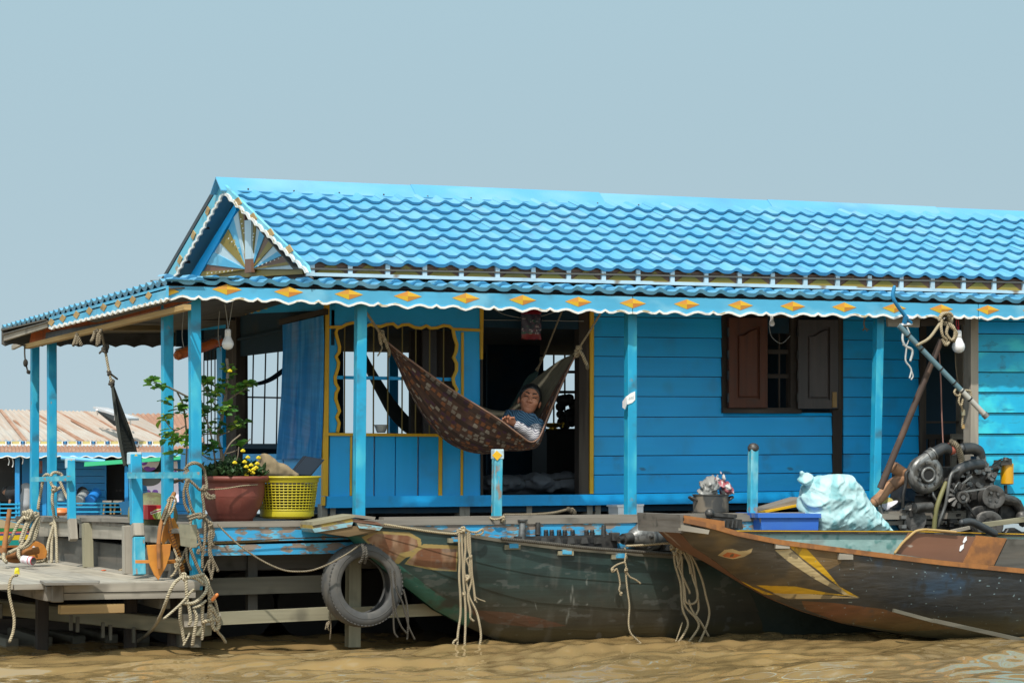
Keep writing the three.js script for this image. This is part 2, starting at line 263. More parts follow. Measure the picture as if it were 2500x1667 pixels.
// ---------------------------------------------------------------- materials (linear base colours)
const M = {
  wall: paint(11, [0.001, 0.41, 0.9], { fade: [0.004, 0.47, 0.92], dirt: 0.22, rough: 0.45 }),
  wallEnd: paint(12, [0.006, 0.36, 0.6], { fade: [0.04, 0.56, 0.66], fadeAmt: 0.9, wear: 0.26, wood: [0.008, 0.24, 0.38], dirt: 0.35, m: 0.9, rough: 0.55 }),
  cyan: paint(13, [0.008, 0.29, 0.5], { fade: [0.06, 0.44, 0.56], fadeAmt: 0.75, wear: 0.2, wood: [0.18, 0.19, 0.18], dirt: 0.6, m: 1 }),
  cyanOld: paint(14, [0.03, 0.33, 0.48], { fade: [0.2, 0.5, 0.58], fadeAmt: 0.9, wear: 0.38, wood: [0.24, 0.2, 0.17], dirt: 0.5, m: 0.8 }),
  fascia: paint(15, [0.07, 0.36, 0.58], { fade: [0.2, 0.48, 0.64], fadeAmt: 0.7, dirt: 0.45, wear: 0.14, wood: [0.3, 0.24, 0.14], m: 1.4 }),
  wallLow: paint(90, [0.002, 0.39, 0.86], { fade: [0.01, 0.44, 0.86], dirt: 0.5, rough: 0.5, m: 1.5, wear: 0.1, wood: [0.02, 0.16, 0.3] }),
  skirt: paint(16, [0.03, 0.3, 0.56], { fade: [0.14, 0.46, 0.62], fadeAmt: 0.7, wear: 0.52, wood: [0.2, 0.16, 0.13], dirt: 0.5, m: 0.7 }),
  yellow: paint(17, [0.72, 0.41, 0.012], { fade: [0.7, 0.46, 0.05], dirt: 0.3 }),
  white: paint(18, [0.72, 0.71, 0.68], { fade: [0.6, 0.57, 0.5], wear: 0.36, wood: [0.4, 0.33, 0.2], dirt: 0.5, m: 0.7 }),
  paleBlue: paint(19, [0.42, 0.55, 0.62], { fade: [0.5, 0.55, 0.55], dirt: 0.5, wear: 0.2, wood: [0.2, 0.14, 0.08] }),
  barge: paint(20, [0.12, 0.42, 0.55], { fade: [0.3, 0.5, 0.55], dirt: 0.4, wear: 0.2, wood: [0.3, 0.26, 0.2] }),
  rustBrown: paint(21, [0.16, 0.075, 0.045], { fade: [0.22, 0.13, 0.09], dirt: 0.5, wear: 0.25, wood: [0.3, 0.26, 0.22] }),
  olive: paint(22, [0.22, 0.16, 0.02], { fade: [0.28, 0.22, 0.06], dirt: 0.4 }),
  shutter: wood(23, [0.085, 0.021, 0.005], { tint: [0.03, 0.008, 0.003], dirt: 0.35, rough: 0.6, bump: 0.003 }),
  shutterGrey: wood(24, [0.05, 0.038, 0.034], { tint: [0.02, 0.015, 0.014], dirt: 0.3, rough: 0.5, coat: 0.12, bump: 0.003 }),
  darkWood: wood(25, [0.035, 0.026, 0.02], { dirt: 0.5 }),
  greyWood: wood(26, [0.29, 0.26, 0.215], { tint: [0.17, 0.15, 0.125], dirt: 0.45 }),
  deckWood: wood(27, [0.2, 0.178, 0.15], { tint: [0.1, 0.085, 0.07], dirt: 0.6 }),
  wetWood: wood(28, [0.11, 0.1, 0.075], { tint: [0.05, 0.05, 0.035], dirt: 0.7, rough: 0.7 }),
  mossWood: wood(29, [0.24, 0.22, 0.15], { tint: [0.14, 0.13, 0.08], dirt: 0.5 }),
  tanWood: wood(30, [0.38, 0.25, 0.1], { tint: [0.22, 0.13, 0.06], dirt: 0.4 }),
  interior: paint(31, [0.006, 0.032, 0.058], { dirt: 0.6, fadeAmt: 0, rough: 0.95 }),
  under: wood(32, [0.085, 0.08, 0.07], { dirt: 0.8 }),
  roof: paint(33, [0.085, 0.32, 0.51], { fade: [0.2, 0.4, 0.54], fadeAmt: 0.35, dirt: 0.22, rough: 0.42, m: 3, bump: 0.001, coat: 0.12 }),
  roofB: paint(87, [0.1, 0.33, 0.52], { fade: [0.22, 0.41, 0.55], fadeAmt: 0.4, dirt: 0.35, rough: 0.45, m: 3, bump: 0.001, coat: 0.08 }),
  roofC: paint(88, [0.075, 0.3, 0.5], { fade: [0.17, 0.37, 0.52], fadeAmt: 0.35, dirt: 0.4, rough: 0.42, m: 2, bump: 0.001, coat: 0.1 }),
  ridge: paint(34, [0.085, 0.31, 0.5], { fade: [0.2, 0.4, 0.54], fadeAmt: 0.6, dirt: 0.2, rough: 0.3, m: 3, bump: 0.001 }),
  orangeTarp: grime(35, [0.5, 0.11, 0.015], { second: [0.3, 0.07, 0.02] }),
  blueTarp: null,
  rope: ropeMat(36, [0.42, 0.34, 0.22]),
  ropeOld: ropeMat(37, [0.27, 0.22, 0.15]),
  ropeDark: ropeMat(38, [0.09, 0.08, 0.065]),
  ropePale: ropeMat(39, [0.5, 0.43, 0.3]),
  rust: grime(40, [0.29, 0.12, 0.035], { second: [0.13, 0.06, 0.03], rough: 0.85, m: 0.4 }),
  orangePaint: grime(41, [0.5, 0.2, 0.025], { second: [0.42, 0.15, 0.03], rough: 0.7, amt: 0.6, m: 0.5 }),
  blackMetal: grime(42, [0.022, 0.022, 0.023], { second: [0.07, 0.065, 0.06], rough: 0.5, metal: 0.4, m: 0.3 }),
  greyMetal: grime(43, [0.24, 0.24, 0.235], { second: [0.06, 0.058, 0.055], rough: 0.42, metal: 0.65, m: 0.3 }),
  dullMetal: grime(44, [0.1, 0.095, 0.09], { second: [0.03, 0.029, 0.027], rough: 0.5, metal: 0.55, m: 0.3 }),
  rubber: grime(45, [0.06, 0.06, 0.06], { second: [0.13, 0.118, 0.1], rough: 0.8, amt: 0.6, m: 0.5 }),
  hose: grime(46, [0.028, 0.032, 0.036], { second: [0.05, 0.05, 0.05], rough: 0.45, m: 0.4 }),
  rustPipe: grime(47, [0.33, 0.17, 0.09], { second: [0.1, 0.06, 0.04], lo: 0.35, hi: 0.6, rough: 0.8, m: 0.5 }),
  black: plain([0.012, 0.012, 0.012], 0.7),
  whitePlastic: plain([0.75, 0.76, 0.78], 0.35),
  bulb: plain([0.78, 0.78, 0.8], 0.25, { clearcoat: 0.6 }),
  bar: plain([0.03, 0.035, 0.04], 0.6),
  barOlive: plain([0.16, 0.12, 0.03], 0.6),
};

// ---------------------------------------------------------------- water (one sheet to the horizon, rippled where it is seen)
{
  const rx = [], ripple = [];
  const wr = rng(77);
  for (let i = 0; i < 34; i++) { const L = 0.3 * Math.pow(8, wr()), a = (wr() - 0.5) * 0.8 + (wr() < 0.2 ? 1.2 : 0); ripple.push([2 * Math.PI / L * Math.sin(a + SN), 2 * Math.PI / L * Math.cos(a + SN), wr() * 6.28, 0.005 * Math.pow(L, 0.88)]); }
  for (let i = 0; i < 22; i++) { const L = 0.11 + 0.2 * wr(), a = (wr() - 0.5) * 1.3; ripple.push([2 * Math.PI / L * Math.sin(a + SN), 2 * Math.PI / L * Math.cos(a + SN), wr() * 6.28, 0.0011 * L / 0.2]); }
  const H = (x, z) => { let h = 0; const wx = x + 0.25 * Math.sin(z * 0.9 + 1.3) + 0.15 * Math.sin(z * 2.3), wz = z + 0.3 * Math.sin(x * 0.7) + 0.12 * Math.sin(x * 1.9 + 2); for (const [kx, kz, ph, am] of ripple) { h += am * Math.sin(kx * wx + kz * wz + ph); } return h * (0.75 + 0.5 * vn(x * 0.35 + 50, z * 0.35 + 50, 1000, 1000, 5)); };
  const axis = (segs) => { const a = []; for (const [from, to, n] of segs) for (let i = 0; i < n; i++) a.push(from + (to - from) * i / n); a.push(segs[segs.length - 1][1]); return a; };
  const X = axis([[-900, -60, 14], [-60, -12, 24], [-12, 6.5, 480], [6.5, 60, 24], [60, 900, 14]]), Z = axis([[-1500, -60, 16], [-60, -6, 30], [-6, 1, 100], [1, 10, 260], [10, 40, 20], [40, 300, 8]]);
  const pos = new Float32Array(X.length * Z.length * 3), uv = new Float32Array(X.length * Z.length * 2), idx = [];
  Z.forEach((z, j) => X.forEach((x, i) => { const o = j * X.length + i, near = sst(70, 12, Math.hypot(x + 2, z - 3)); pos.set([x, 0.035 + H(x, z) * near, z], o * 3); uv.set([x, z], o * 2); if (i && j) { const a = o - X.length - 1, b = o - X.length, c = o - 1; idx.push(a, c, b, b, c, o); } }));
  const g = new THREE.BufferGeometry(); g.setAttribute('position', new THREE.BufferAttribute(pos, 3)); g.setAttribute('uv', new THREE.BufferAttribute(uv, 2)); g.setIndex(idx); g.computeVertexNormals(); g.userData.keepUV = true;
  const t = texPair(256, 4, (u, v) => { const a = fbm(u, v, 4, 4, 901, 4), b = fbm(u, v, 10, 22, 907, 4); return [mix3([0.225, 0.148, 0.06], [0.265, 0.178, 0.078], a), b, 0.5]; });
  const m = new THREE.MeshPhysicalMaterial({ map: t.map, bumpMap: t.bumpMap, bumpScale: 0.0012, roughness: 0.03, ior: 1.4 });
  tag(add('water', g, m, null), 'muddy brown lake water with gentle ripples', 'water', null, 'structure');
}

// ---------------------------------------------------------------- the floating house
const ZW = 0.3, ZF = 1.75, ZP = 1.57, ZR = 1.35, ZM = -0.6, XL = -2.48, XS = -3.66, XW = -1.83, XEND = 6.6;
const house = thing('floating_house', 'long bright blue wooden floating house with a blue tiled metal roof', 'house');
function part(name, mat, ...geos) { return add(name, geos.flat(9), mat, house); }
// measured board lines of the front wall: [v at u=1455, v at u=2145]
const LN = [[773, 783], [822, 831], [869.5, 877.1], [918.6, 921.9], [967.5, 970], [1018.5, 1016], [1065.5, 1064], [1113, 1107.6], [1159.3, 1153], [1206, 1196]];
const lv = (i, u) => LN[i][0] + (LN[i][1] - LN[i][0]) * (u - 1455) / 690;
function clap(i, u0, u1, topOver, mat, top, bot) { // one lapped board between two lines
  const g = 0.9, t = (u) => (top !== undefined ? top : lv(i, u) + g), b = (u) => (bot !== undefined ? bot : lv(i + 1, u) - g);
  const jit = rr(-0.002, 0.002);
  return part('wall_board', mat, blk([[u0, t(u0), ZW - 0.006 + jit], [u1, t(u1), ZW - 0.006 + jit], [u1, b(u1), ZW + 0.008 + jit], [u0, b(u0), ZW + 0.008 + jit]], ZW, 0.025));
}
const ZE = 1.42; // the end room stands forward, almost under the eave
// backing so that the joints read as dark gaps
part('wall_backing', M.darkWood, rect(1452, 745, 1764, 1230, ZW - 0.03, 0.03), rect(1764, 1006, 2252, 1222, ZW - 0.03, 0.03), rect(2052, 735, 2252, 1006, ZW - 0.03, 0.03));
part('wall_backing', M.darkWood, rect(2392, 735, 2640, 1270, ZE - 0.03, 0.03));
for (let i = 0; i < 9; i++) {
  if (i < 5) { clap(i, 1451, 1766, 0, M.wall); clap(i, 2060, 2249, 0, M.wall); }
  else if (i === 5) { clap(i, 1451, 2034, 0, M.wall); clap(i, 2060, 2249, 0, M.wall); }
  else { const m = i > 6 ? M.wallLow : M.wall; clap(i, 1451, 2034, 0, m); clap(i, 2060, 2249, 0, m); }
}
clap(4, 1766, 2034, 0, M.wall, 1008);
const topB = part('wall_board', M.wall, blk([[1451, 735], [1766, 738], [1766, lv(0, 1766) - 1], [1451, lv(0, 1451) - 1]], ZW, 0.025));
part('wall_board', M.wall, blk([[2060, 735], [2249, 738], [2249, lv(0, 2249) - 1], [2060, lv(0, 2060) - 1]], ZW, 0.025));
{ // the faded boards at the far right end
  const L = [735, 784, 814.5, 858.5, 908.5, 957.5, 1008.5, 1059.5, 1108.5, 1155, 1206.5, 1252];
  for (let i = 0; i < L.length - 1; i++) { const s = (v) => v - (v - 1000) * 0.012; part('wall_board', i < 2 ? M.wall : M.wallEnd, blk([[2390, L[i] + 1.2, ZE - 0.004], [2640, s(L[i]) + 1.2, ZE - 0.004], [2640, s(L[i + 1]) - 1.2, ZE + 0.012], [2390, L[i + 1] - 1.2, ZE + 0.012]], ZE, 0.03)); }
}
// window side: lower vertical boards, scalloped opening, trims
{
  const scTop = [[835, 798], [845, 792], [860, 788], [876, 788], [893, 797], [905, 791.5], [916, 796], [930, 797], [944, 792], [960, 790], [971, 799], [983, 793], [998, 792], [1012, 799], [1029, 801], [1041, 795], [1052, 801], [1068, 800], [1083, 794.5], [1097, 796], [1106.5, 803.5]];
  const scL = [[835, 798], [823, 803], [820, 812], [823, 824], [829, 846], [828, 860], [820.5, 870], [826.5, 885], [825, 899], [818, 921], [819.5, 936], [826.5, 948], [820.5, 960], [819.5, 974], [825.5, 991.5], [829, 1003.5], [822, 1018], [828, 1032.5], [824, 1055]];
  const scR = [[1106.5, 803.5], [1110, 822], [1116, 841], [1114, 858], [1108, 872.5], [1115, 887], [1115, 904], [1106.5, 923.5], [1109, 938], [1116, 950], [1110, 962], [1109, 976], [1115, 993], [1117, 1005], [1111, 1020], [1117, 1034], [1113, 1055]];
  part('lintel_board', M.wall, outline([[805, 733], [1173, 733], [1173, 805], ...scTop.slice().reverse(), [804, 796]], ZW, 0.025));
  part('side_board', M.wall, outline([[804, 801], ...scL.slice(1), [803, 1056]], ZW - 0.004, 0.025));
  part('side_board', M.wall, outline([...scR, [1174, 1062], [1175, 806]], ZW - 0.004, 0.025));
  part('window_trim', M.yellow, ribbon([[804, 798.5], ...scTop, [1175, 806]], 3.6, ZW + 0.018, 0.018));
  part('window_trim', M.yellow, ribbon(scL, 3.6, ZW + 0.016, 0.018));
  part('window_trim', M.yellow, ribbon(scR, 3.6, ZW + 0.016, 0.018));
  part('trim_strip', M.yellow, rect(1126.5, 811, 1132.5, 1060, ZW + 0.012, 0.02));
  // window bars
  for (const u of [841, 912, 947, 982, 1015, 1049, 1083]) part('window_bar', M.barOlive, cyl(P(u, 792, ZW - 0.02), P(u - 1, 1058, ZW - 0.02), 0.007, 0.007, 6));
  part('window_rail', M.wall, blk([[822, 917], [1108, 922], [1108, 930], [822, 925]], ZW - 0.03, 0.03));
  // sill and lower boards
  part('window_sill', M.yellow, blk([[790, 1056.5], [1081, 1059], [1081, 1066], [790, 1063.5]], ZW + 0.03, 0.07));
  for (const [a, b] of [[805, 855], [860.5, 912], [916, 964], [966.5, 1019], [1023.5, 1071], [1081, 1125], [1132, 1176]]) part('panel_board', M.wall, blk([[a, 1063], [b, 1064], [b - 1, 1212], [a - 1, 1212]], ZW + rr(-0.003, 0.003), 0.022));
  part('wall_backing', M.greyWood, rect(804, 1062, 1175, 1212, ZW - 0.028, 0.02));
  for (const [a, b] of [[855, 859.5], [1071.5, 1080], [1125.5, 1131]]) part('trim_strip', M.yellow, blk([[a, 1065], [b, 1065], [b - 1, 1210], [a - 1, 1210]], ZW + 0.012, 0.02));
  part('corner_trim', M.yellow, blk([[794.5, 735], [804, 735], [800.5, 1211], [787.5, 1211]], ZW + 0.022, 0.05));
  part('corner_trim', M.yellow, blk([[787.5, 1212], [794, 1212], [793.5, 1234], [786.5, 1234]], ZW + 0.02, 0.05));
}
// sill beam under the whole wall, feet below it
part('sill_beam', M.wallLow, blk([[798, 1211.5], [1450, 1207], [1450, 1233], [797, 1240]], ZW + 0.026, 0.1), blk([[1450, 1207], [2250, 1195], [2250, 1222], [1450, 1233]], ZW + 0.026, 0.1));
for (const u of [792, 812, 1128, 1140, 1292, 1440, 1460, 1700, 1990]) part('floor_block', M.greyWood, rect(u - 6, 1231, u + 7, 1266, ZW - 0.03, 0.12));
// door opening
part('door_trim', M.yellow, blk([[1172.5, 735], [1181, 735], [1179, 877], [1173.5, 877]], ZW + 0.02, 0.05));
part('door_trim', M.darkWood, blk([[1173.5, 878], [1179, 878], [1179.5, 1212], [1174, 1212]], ZW + 0.015, 0.05));
part('door_trim', M.yellow, blk([[1441.5, 735], [1450.5, 735], [1449.5, 1205], [1440.5, 1205]], ZW + 0.02, 0.06));
part('door_jamb', M.darkWood, rect(1414, 735, 1441, 1208, ZW, 0.1));
// shuttered window
{
  part('window_frame', M.darkWood, rect(1764, 748, 1780, 996, ZW + 0.02, 0.09), rect(1931, 748, 1950, 996, ZW + 0.02, 0.09), rect(1764, 758, 1960, 776, ZW + 0.018, 0.09), blk([[1766, 995], [1958, 995], [1958, 1009], [1766, 1008]], ZW + 0.04, 0.12));
  part('window_bar', M.darkWood, rect(1876, 853, 1932, 864, ZW - 0.02, 0.03)); part('window_bar', M.darkWood, rect(1876, 913, 1932, 923, ZW - 0.02, 0.03));
  part('window_bar', M.darkWood, rect(1902.5, 776, 1905.5, 995, ZW - 0.025, 0.02));
  const pan = (dx, dy) => [[1797 + dx, 812 + dy], [1815 + dx, 810 + dy], [1827 + dx, 802 + dy], [1841 + dx, 796.5 + dy], [1856 + dx, 796 + dy], [1856 + dx, 975 + dy], [1797 + dx, 975 + dy]];
  const inn = (dx, dy) => [[1805 + dx, 819 + dy], [1818 + dx, 817 + dy], [1831 + dx, 808 + dy], [1842 + dx, 803 + dy], [1850 + dx, 802 + dy], [1850 + dx, 969 + dy], [1805 + dx, 969 + dy]];
  const shut = (dx, dy, mat, u0, u1, v0, v1, label) => {
    const z = ZW + 0.075;
    const s = add('shutter', outline([[u0, v0], [u1, v0], [u1, v1], [u0, v1]], z, 0.03, { bevel: 0.004, holes: [pan(dx, dy)] }), mat, house, label);
    add('shutter_panel', [outline(pan(dx, dy), z - 0.016, 0.012), outline(inn(dx, dy), z - 0.002, 0.018, { bevel: 0.008 })], mat, s);
    for (const vv of [800, 855, 905, 960]) add('hinge', rect(u0 - 2.5, vv, u0 + 1.5, vv + 22, z + 0.004, 0.02), M.blackMetal, s);
    return s;
  };
  shut(0, 0, M.shutter, 1780, 1875, 775, 995.5, 'red-brown varnished shutter');
  const s2 = shut(172, 2, M.shutterGrey, 1950, 2047, 780, 998, 'grey weathered shutter');
  add('latch', rect(2034, 957, 2044, 994, ZW + 0.09, 0.012), M.tanWood, s2);
  part('corner_post', M.darkWood, blk([[2034, 1000], [2058, 1000], [2056, 1172], [2035, 1172]], ZW + 0.02, 0.06), rect(2047.5, 735, 2059, 1000, ZW + 0.02, 0.06));
}
// rough doorway at the right end
part('door_frame', M.darkWood, blk([[2247, 765], [2263, 765], [2262, 1160], [2246, 1160]], ZW + 0.02, 0.1));
part('door_frame', M.greyWood, blk([[2352, 760], [2371, 760], [2370, 1165], [2352, 1165]], ZW + 0.025, 0.12));
part('door_frame', M.greyWood, blk([[2372, 755], [2390, 755], [2390, 1185], [2371, 1185]], ZE + 0.02, 0.12));
part('door_header', M.greyWood, blk([[2167, 770], [2249, 770], [2246, 799], [2170, 797]], ZF - 0.12, 0.03));
part('door_header', M.darkWood, blk([[2250, 768], [2356, 764], [2356, 793], [2250, 796]], ZF - 0.12, 0.03));
part('half_door', M.darkWood, rect(2262, 1028, 2352, 1033, ZW - 0.04, 0.03), rect(2246, 1060, 2370, 1072, ZW - 0.01, 0.03));
for (const u of [2270, 2290, 2311, 2332]) part('half_door_slat', M.darkWood, rect(u, 1072, u + 14, 1165, ZW - 0.02, 0.025));
part('half_door', M.greyWood, rect(2325, 1059, 2371, 1072, ZW + 0.06, 0.03), rect(2325, 1072, 2337, 1160, ZW + 0.05, 0.03));

// left side wall (plane X = XW): openings, posts, sills, scalloped valance
{
  const zb = -3.8;
  part('side_lintel', M.wall, blkX([[548, 742], [796, 735], [795, 757], [552, 768]], XW, 0.03));
  part('side_lintel', M.wall, blkX([[430, 758], [556, 742], [556, 800], [430, 812]], XW + 0.01, 0.03));
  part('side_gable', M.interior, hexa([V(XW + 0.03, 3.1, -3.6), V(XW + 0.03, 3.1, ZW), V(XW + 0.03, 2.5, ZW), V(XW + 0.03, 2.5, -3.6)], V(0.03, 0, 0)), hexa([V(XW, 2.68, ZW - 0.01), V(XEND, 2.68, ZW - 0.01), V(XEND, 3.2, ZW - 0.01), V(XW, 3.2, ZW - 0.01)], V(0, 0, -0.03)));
  part('valance', M.yellow, ribbon([[552, 771], [560, 766], [566, 770], [575, 764], [583, 768], [590, 761], [597, 765], [604, 759], [612, 762], [619, 756], [628, 758], [636, 750], [646, 752], [656, 744], [668, 743]], 3, XW - 0.012, 0.012, { axis: 'x' }));
  part('side_post', M.darkWood, blkX([[550, 752], [576, 748], [576, 1130], [552, 1130]], XW - 0.01, 0.09), blkX([[577, 775], [589, 772], [590, 1095], [577, 1095]], XW + 0.05, 0.06));
  part('side_post', M.wall, blkX([[528, 850], [541, 846], [543, 1120], [530, 1120]], XW - 0.02, 0.05));
  part('side_wall_board', M.wall, blkX([[440, 1095], [552, 1092], [552, 1150], [440, 1145]], XW, 0.025));
  part('side_wall_board', M.wall, blkX([[440, 1146], [552, 1151], [552, 1210], [440, 1198]], XW, 0.025));
  for (const [a, b] of [[592, 640], [642, 690], [692, 740], [742, 790]]) part('side_wall_board', M.wall, blkX([[a, 1108], [b, 1108], [b, 1238], [a, 1236]], XW, 0.025));
  part('side_sill', M.interior, blkX([[578, 1083], [700, 1084], [790, 1085], [578, 1096]].slice(0, 2).concat([[700, 1096], [578, 1095]]), XW + 0.03, 0.05));
  part('curtain_rail', M.darkWood, beam(PX(686, 786, XW - 0.04), PX(795, 761, XW - 0.04), 0.05, 0.05));
  // grilles: bars in the back opening
  for (const u of [488, 497, 506, 515, 524, 533]) part('grille_bar', M.bar, cyl(PX(u, 855, XW + 0.02), PX(u, 1095, XW + 0.02), 0.006, 0.006, 5));
  part('grille_bar', M.bar, cyl(PX(484, 858, XW + 0.02), PX(484, 1095, XW + 0.02), 0.006, 0.006, 5));
}
// back wall: wide openings seen through the house
{
  const zb = -3.8;
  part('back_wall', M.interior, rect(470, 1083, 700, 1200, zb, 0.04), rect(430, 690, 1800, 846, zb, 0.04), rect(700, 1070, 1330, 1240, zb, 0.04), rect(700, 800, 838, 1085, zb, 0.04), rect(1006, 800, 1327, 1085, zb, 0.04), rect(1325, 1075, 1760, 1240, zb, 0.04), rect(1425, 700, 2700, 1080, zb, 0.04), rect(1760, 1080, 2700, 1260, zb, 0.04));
  part('back_post', M.wall, rect(951, 800, 972, 1080, zb + 0.08, 0.06));
  part('back_post', M.darkWood, rect(573, 860, 597, 1085, zb + 0.08, 0.06));
  for (const [u0, u1] of [[618, 614], [648, 643], [678, 674]]) part('grille_bar', M.bar, cyl(P(u0, 858, zb), P(u1, 1084, zb), 0.008, 0.008, 5));
  for (const u of [589]) part('grille_bar', M.bar, cyl(P(u + 12, 985, zb), P(u, 1084, zb), 0.008, 0.008, 5));
  part('grille_bar', M.bar, beam(P(575, 969, zb + 0.01), P(690, 971, zb + 0.01), 0.03, 0.016));
  for (const u of [1352, 1379, 1406]) part('grille_bar', M.bar, cyl(P(u, 846, zb), P(u, 1060, zb), 0.01, 0.01, 5));
  part('grille_bar', M.bar, beam(P(1325, 908, zb + 0.01), P(1420, 908, zb + 0.01), 0.04, 0.03)); part('grille_bar', M.bar, beam(P(1325, 957, zb + 0.01), P(1420, 957, zb + 0.01), 0.04, 0.03));
  // inside: floor, partitions, a door leaf
  const p0 = P(1000, 1226, ZW);
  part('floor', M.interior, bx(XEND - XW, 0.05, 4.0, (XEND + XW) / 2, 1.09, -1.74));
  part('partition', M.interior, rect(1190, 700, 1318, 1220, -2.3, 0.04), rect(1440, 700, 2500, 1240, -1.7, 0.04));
  part('inner_door', M.shutterGrey, outline([[1031, 800], [1065, 800], [1068, 1060], [1034, 1060]], -0.5, 0.04)); part('inner_door', M.darkWood, rect(1066, 800, 1120, 1065, -0.55, 0.04));
  part('inner_post', M.darkWood, rect(1003, 780, 1031, 1070, -0.6, 0.06));
}
// ---- roof: pressed tiles, each its own piece
const tileMats = [M.roof];
function tileGeo(pitch, len) { // x across, s down the slope; origin at upper left
  const nx = 10, rowsS = [0, 0.5, 0.97], hh = (t) => { t = (t + 0.85) % 1; const c = t < 0.62 ? 0.5 + 0.5 * Math.cos(Math.PI * t / 0.62) : 0.5 - 0.5 * Math.cos(Math.PI * (t - 0.62) / 0.38); return 0.03 * Math.pow(c, 2.0); };
  const grid = (rows) => { const pos = [], uv = [], idx = []; rows.forEach(([s, dh], r) => { for (let i = 0; i <= nx; i++) { const t = i / nx; pos.push(t * pitch, hh(t) + dh, s * len); uv.push(t * pitch, s * len); if (r && i) { const d = r * (nx + 1) + i, c = d - 1, b = d - nx - 1, a = b - 1; idx.push(a, c, b, b, c, d); } } }); const g = new THREE.BufferGeometry(); g.setAttribute('position', new THREE.Float32BufferAttribute(pos, 3)); g.setAttribute('uv', new THREE.Float32BufferAttribute(uv, 2)); g.setIndex(idx); g.computeVertexNormals(); g.userData.keepUV = true; return g; };
  return merge([grid([[0, 0], [0.5, 0.014], [1, 0.029]]), grid([[1, 0.029], [0.965, -0.004]])]);
}
const lineAt = (u0, v0, u1, v1, z) => { const a = P(u0, v0, z), b = P(u1, v1, z), k = (b.y - a.y) / (b.x - a.x); return { k, y: x => a.y + k * (x - a.x), dir: V(1, k, 0).normalize(), at: x => V(x, a.y + k * (x - a.x), z) }; };
function slope(root, name, matList, origin, along, down, pitch, len, cols, rows, individual) {
  const y = new THREE.Vector3().crossVectors(down, along).normalize(), base = tileGeo(pitch, len), rest = [];
  const B = new THREE.Matrix4().makeBasis(along, y, down);
  const tint = [0, 1, 2, 3].map(k => { const g = base.clone(); const uv = g.attributes.uv; for (let i = 0; i < uv.count; i++) uv.setXY(i, uv.getX(i) + k * 0.73, uv.getY(i) + k * 0.41); g.applyMatrix4(B); g.userData.keepUV = true; return g; });
  for (let r = 0; r < rows; r++) for (let c = 0; c < cols; c++) {
    const p = origin.clone().addScaledVector(along, c * pitch).addScaledVector(down, r * len).addScaledVector(y, rr(-0.002, 0.002)), g = tint[Math.floor(R() * 4)];
    if (individual(r, c)) { const m = new THREE.Mesh(g, [matList, matList, M.roofB, M.roofC][Math.floor(R() * 4)]); m.castShadow = m.receiveShadow = true; m.name = name; m.position.copy(p); root.add(m); }
    else { const q = g.clone(); q.translate(p.x, p.y, p.z); q.userData.keepUV = true; rest.push(q); }
  }
  return rest;
}
const Xd = V(1, 0, 0);
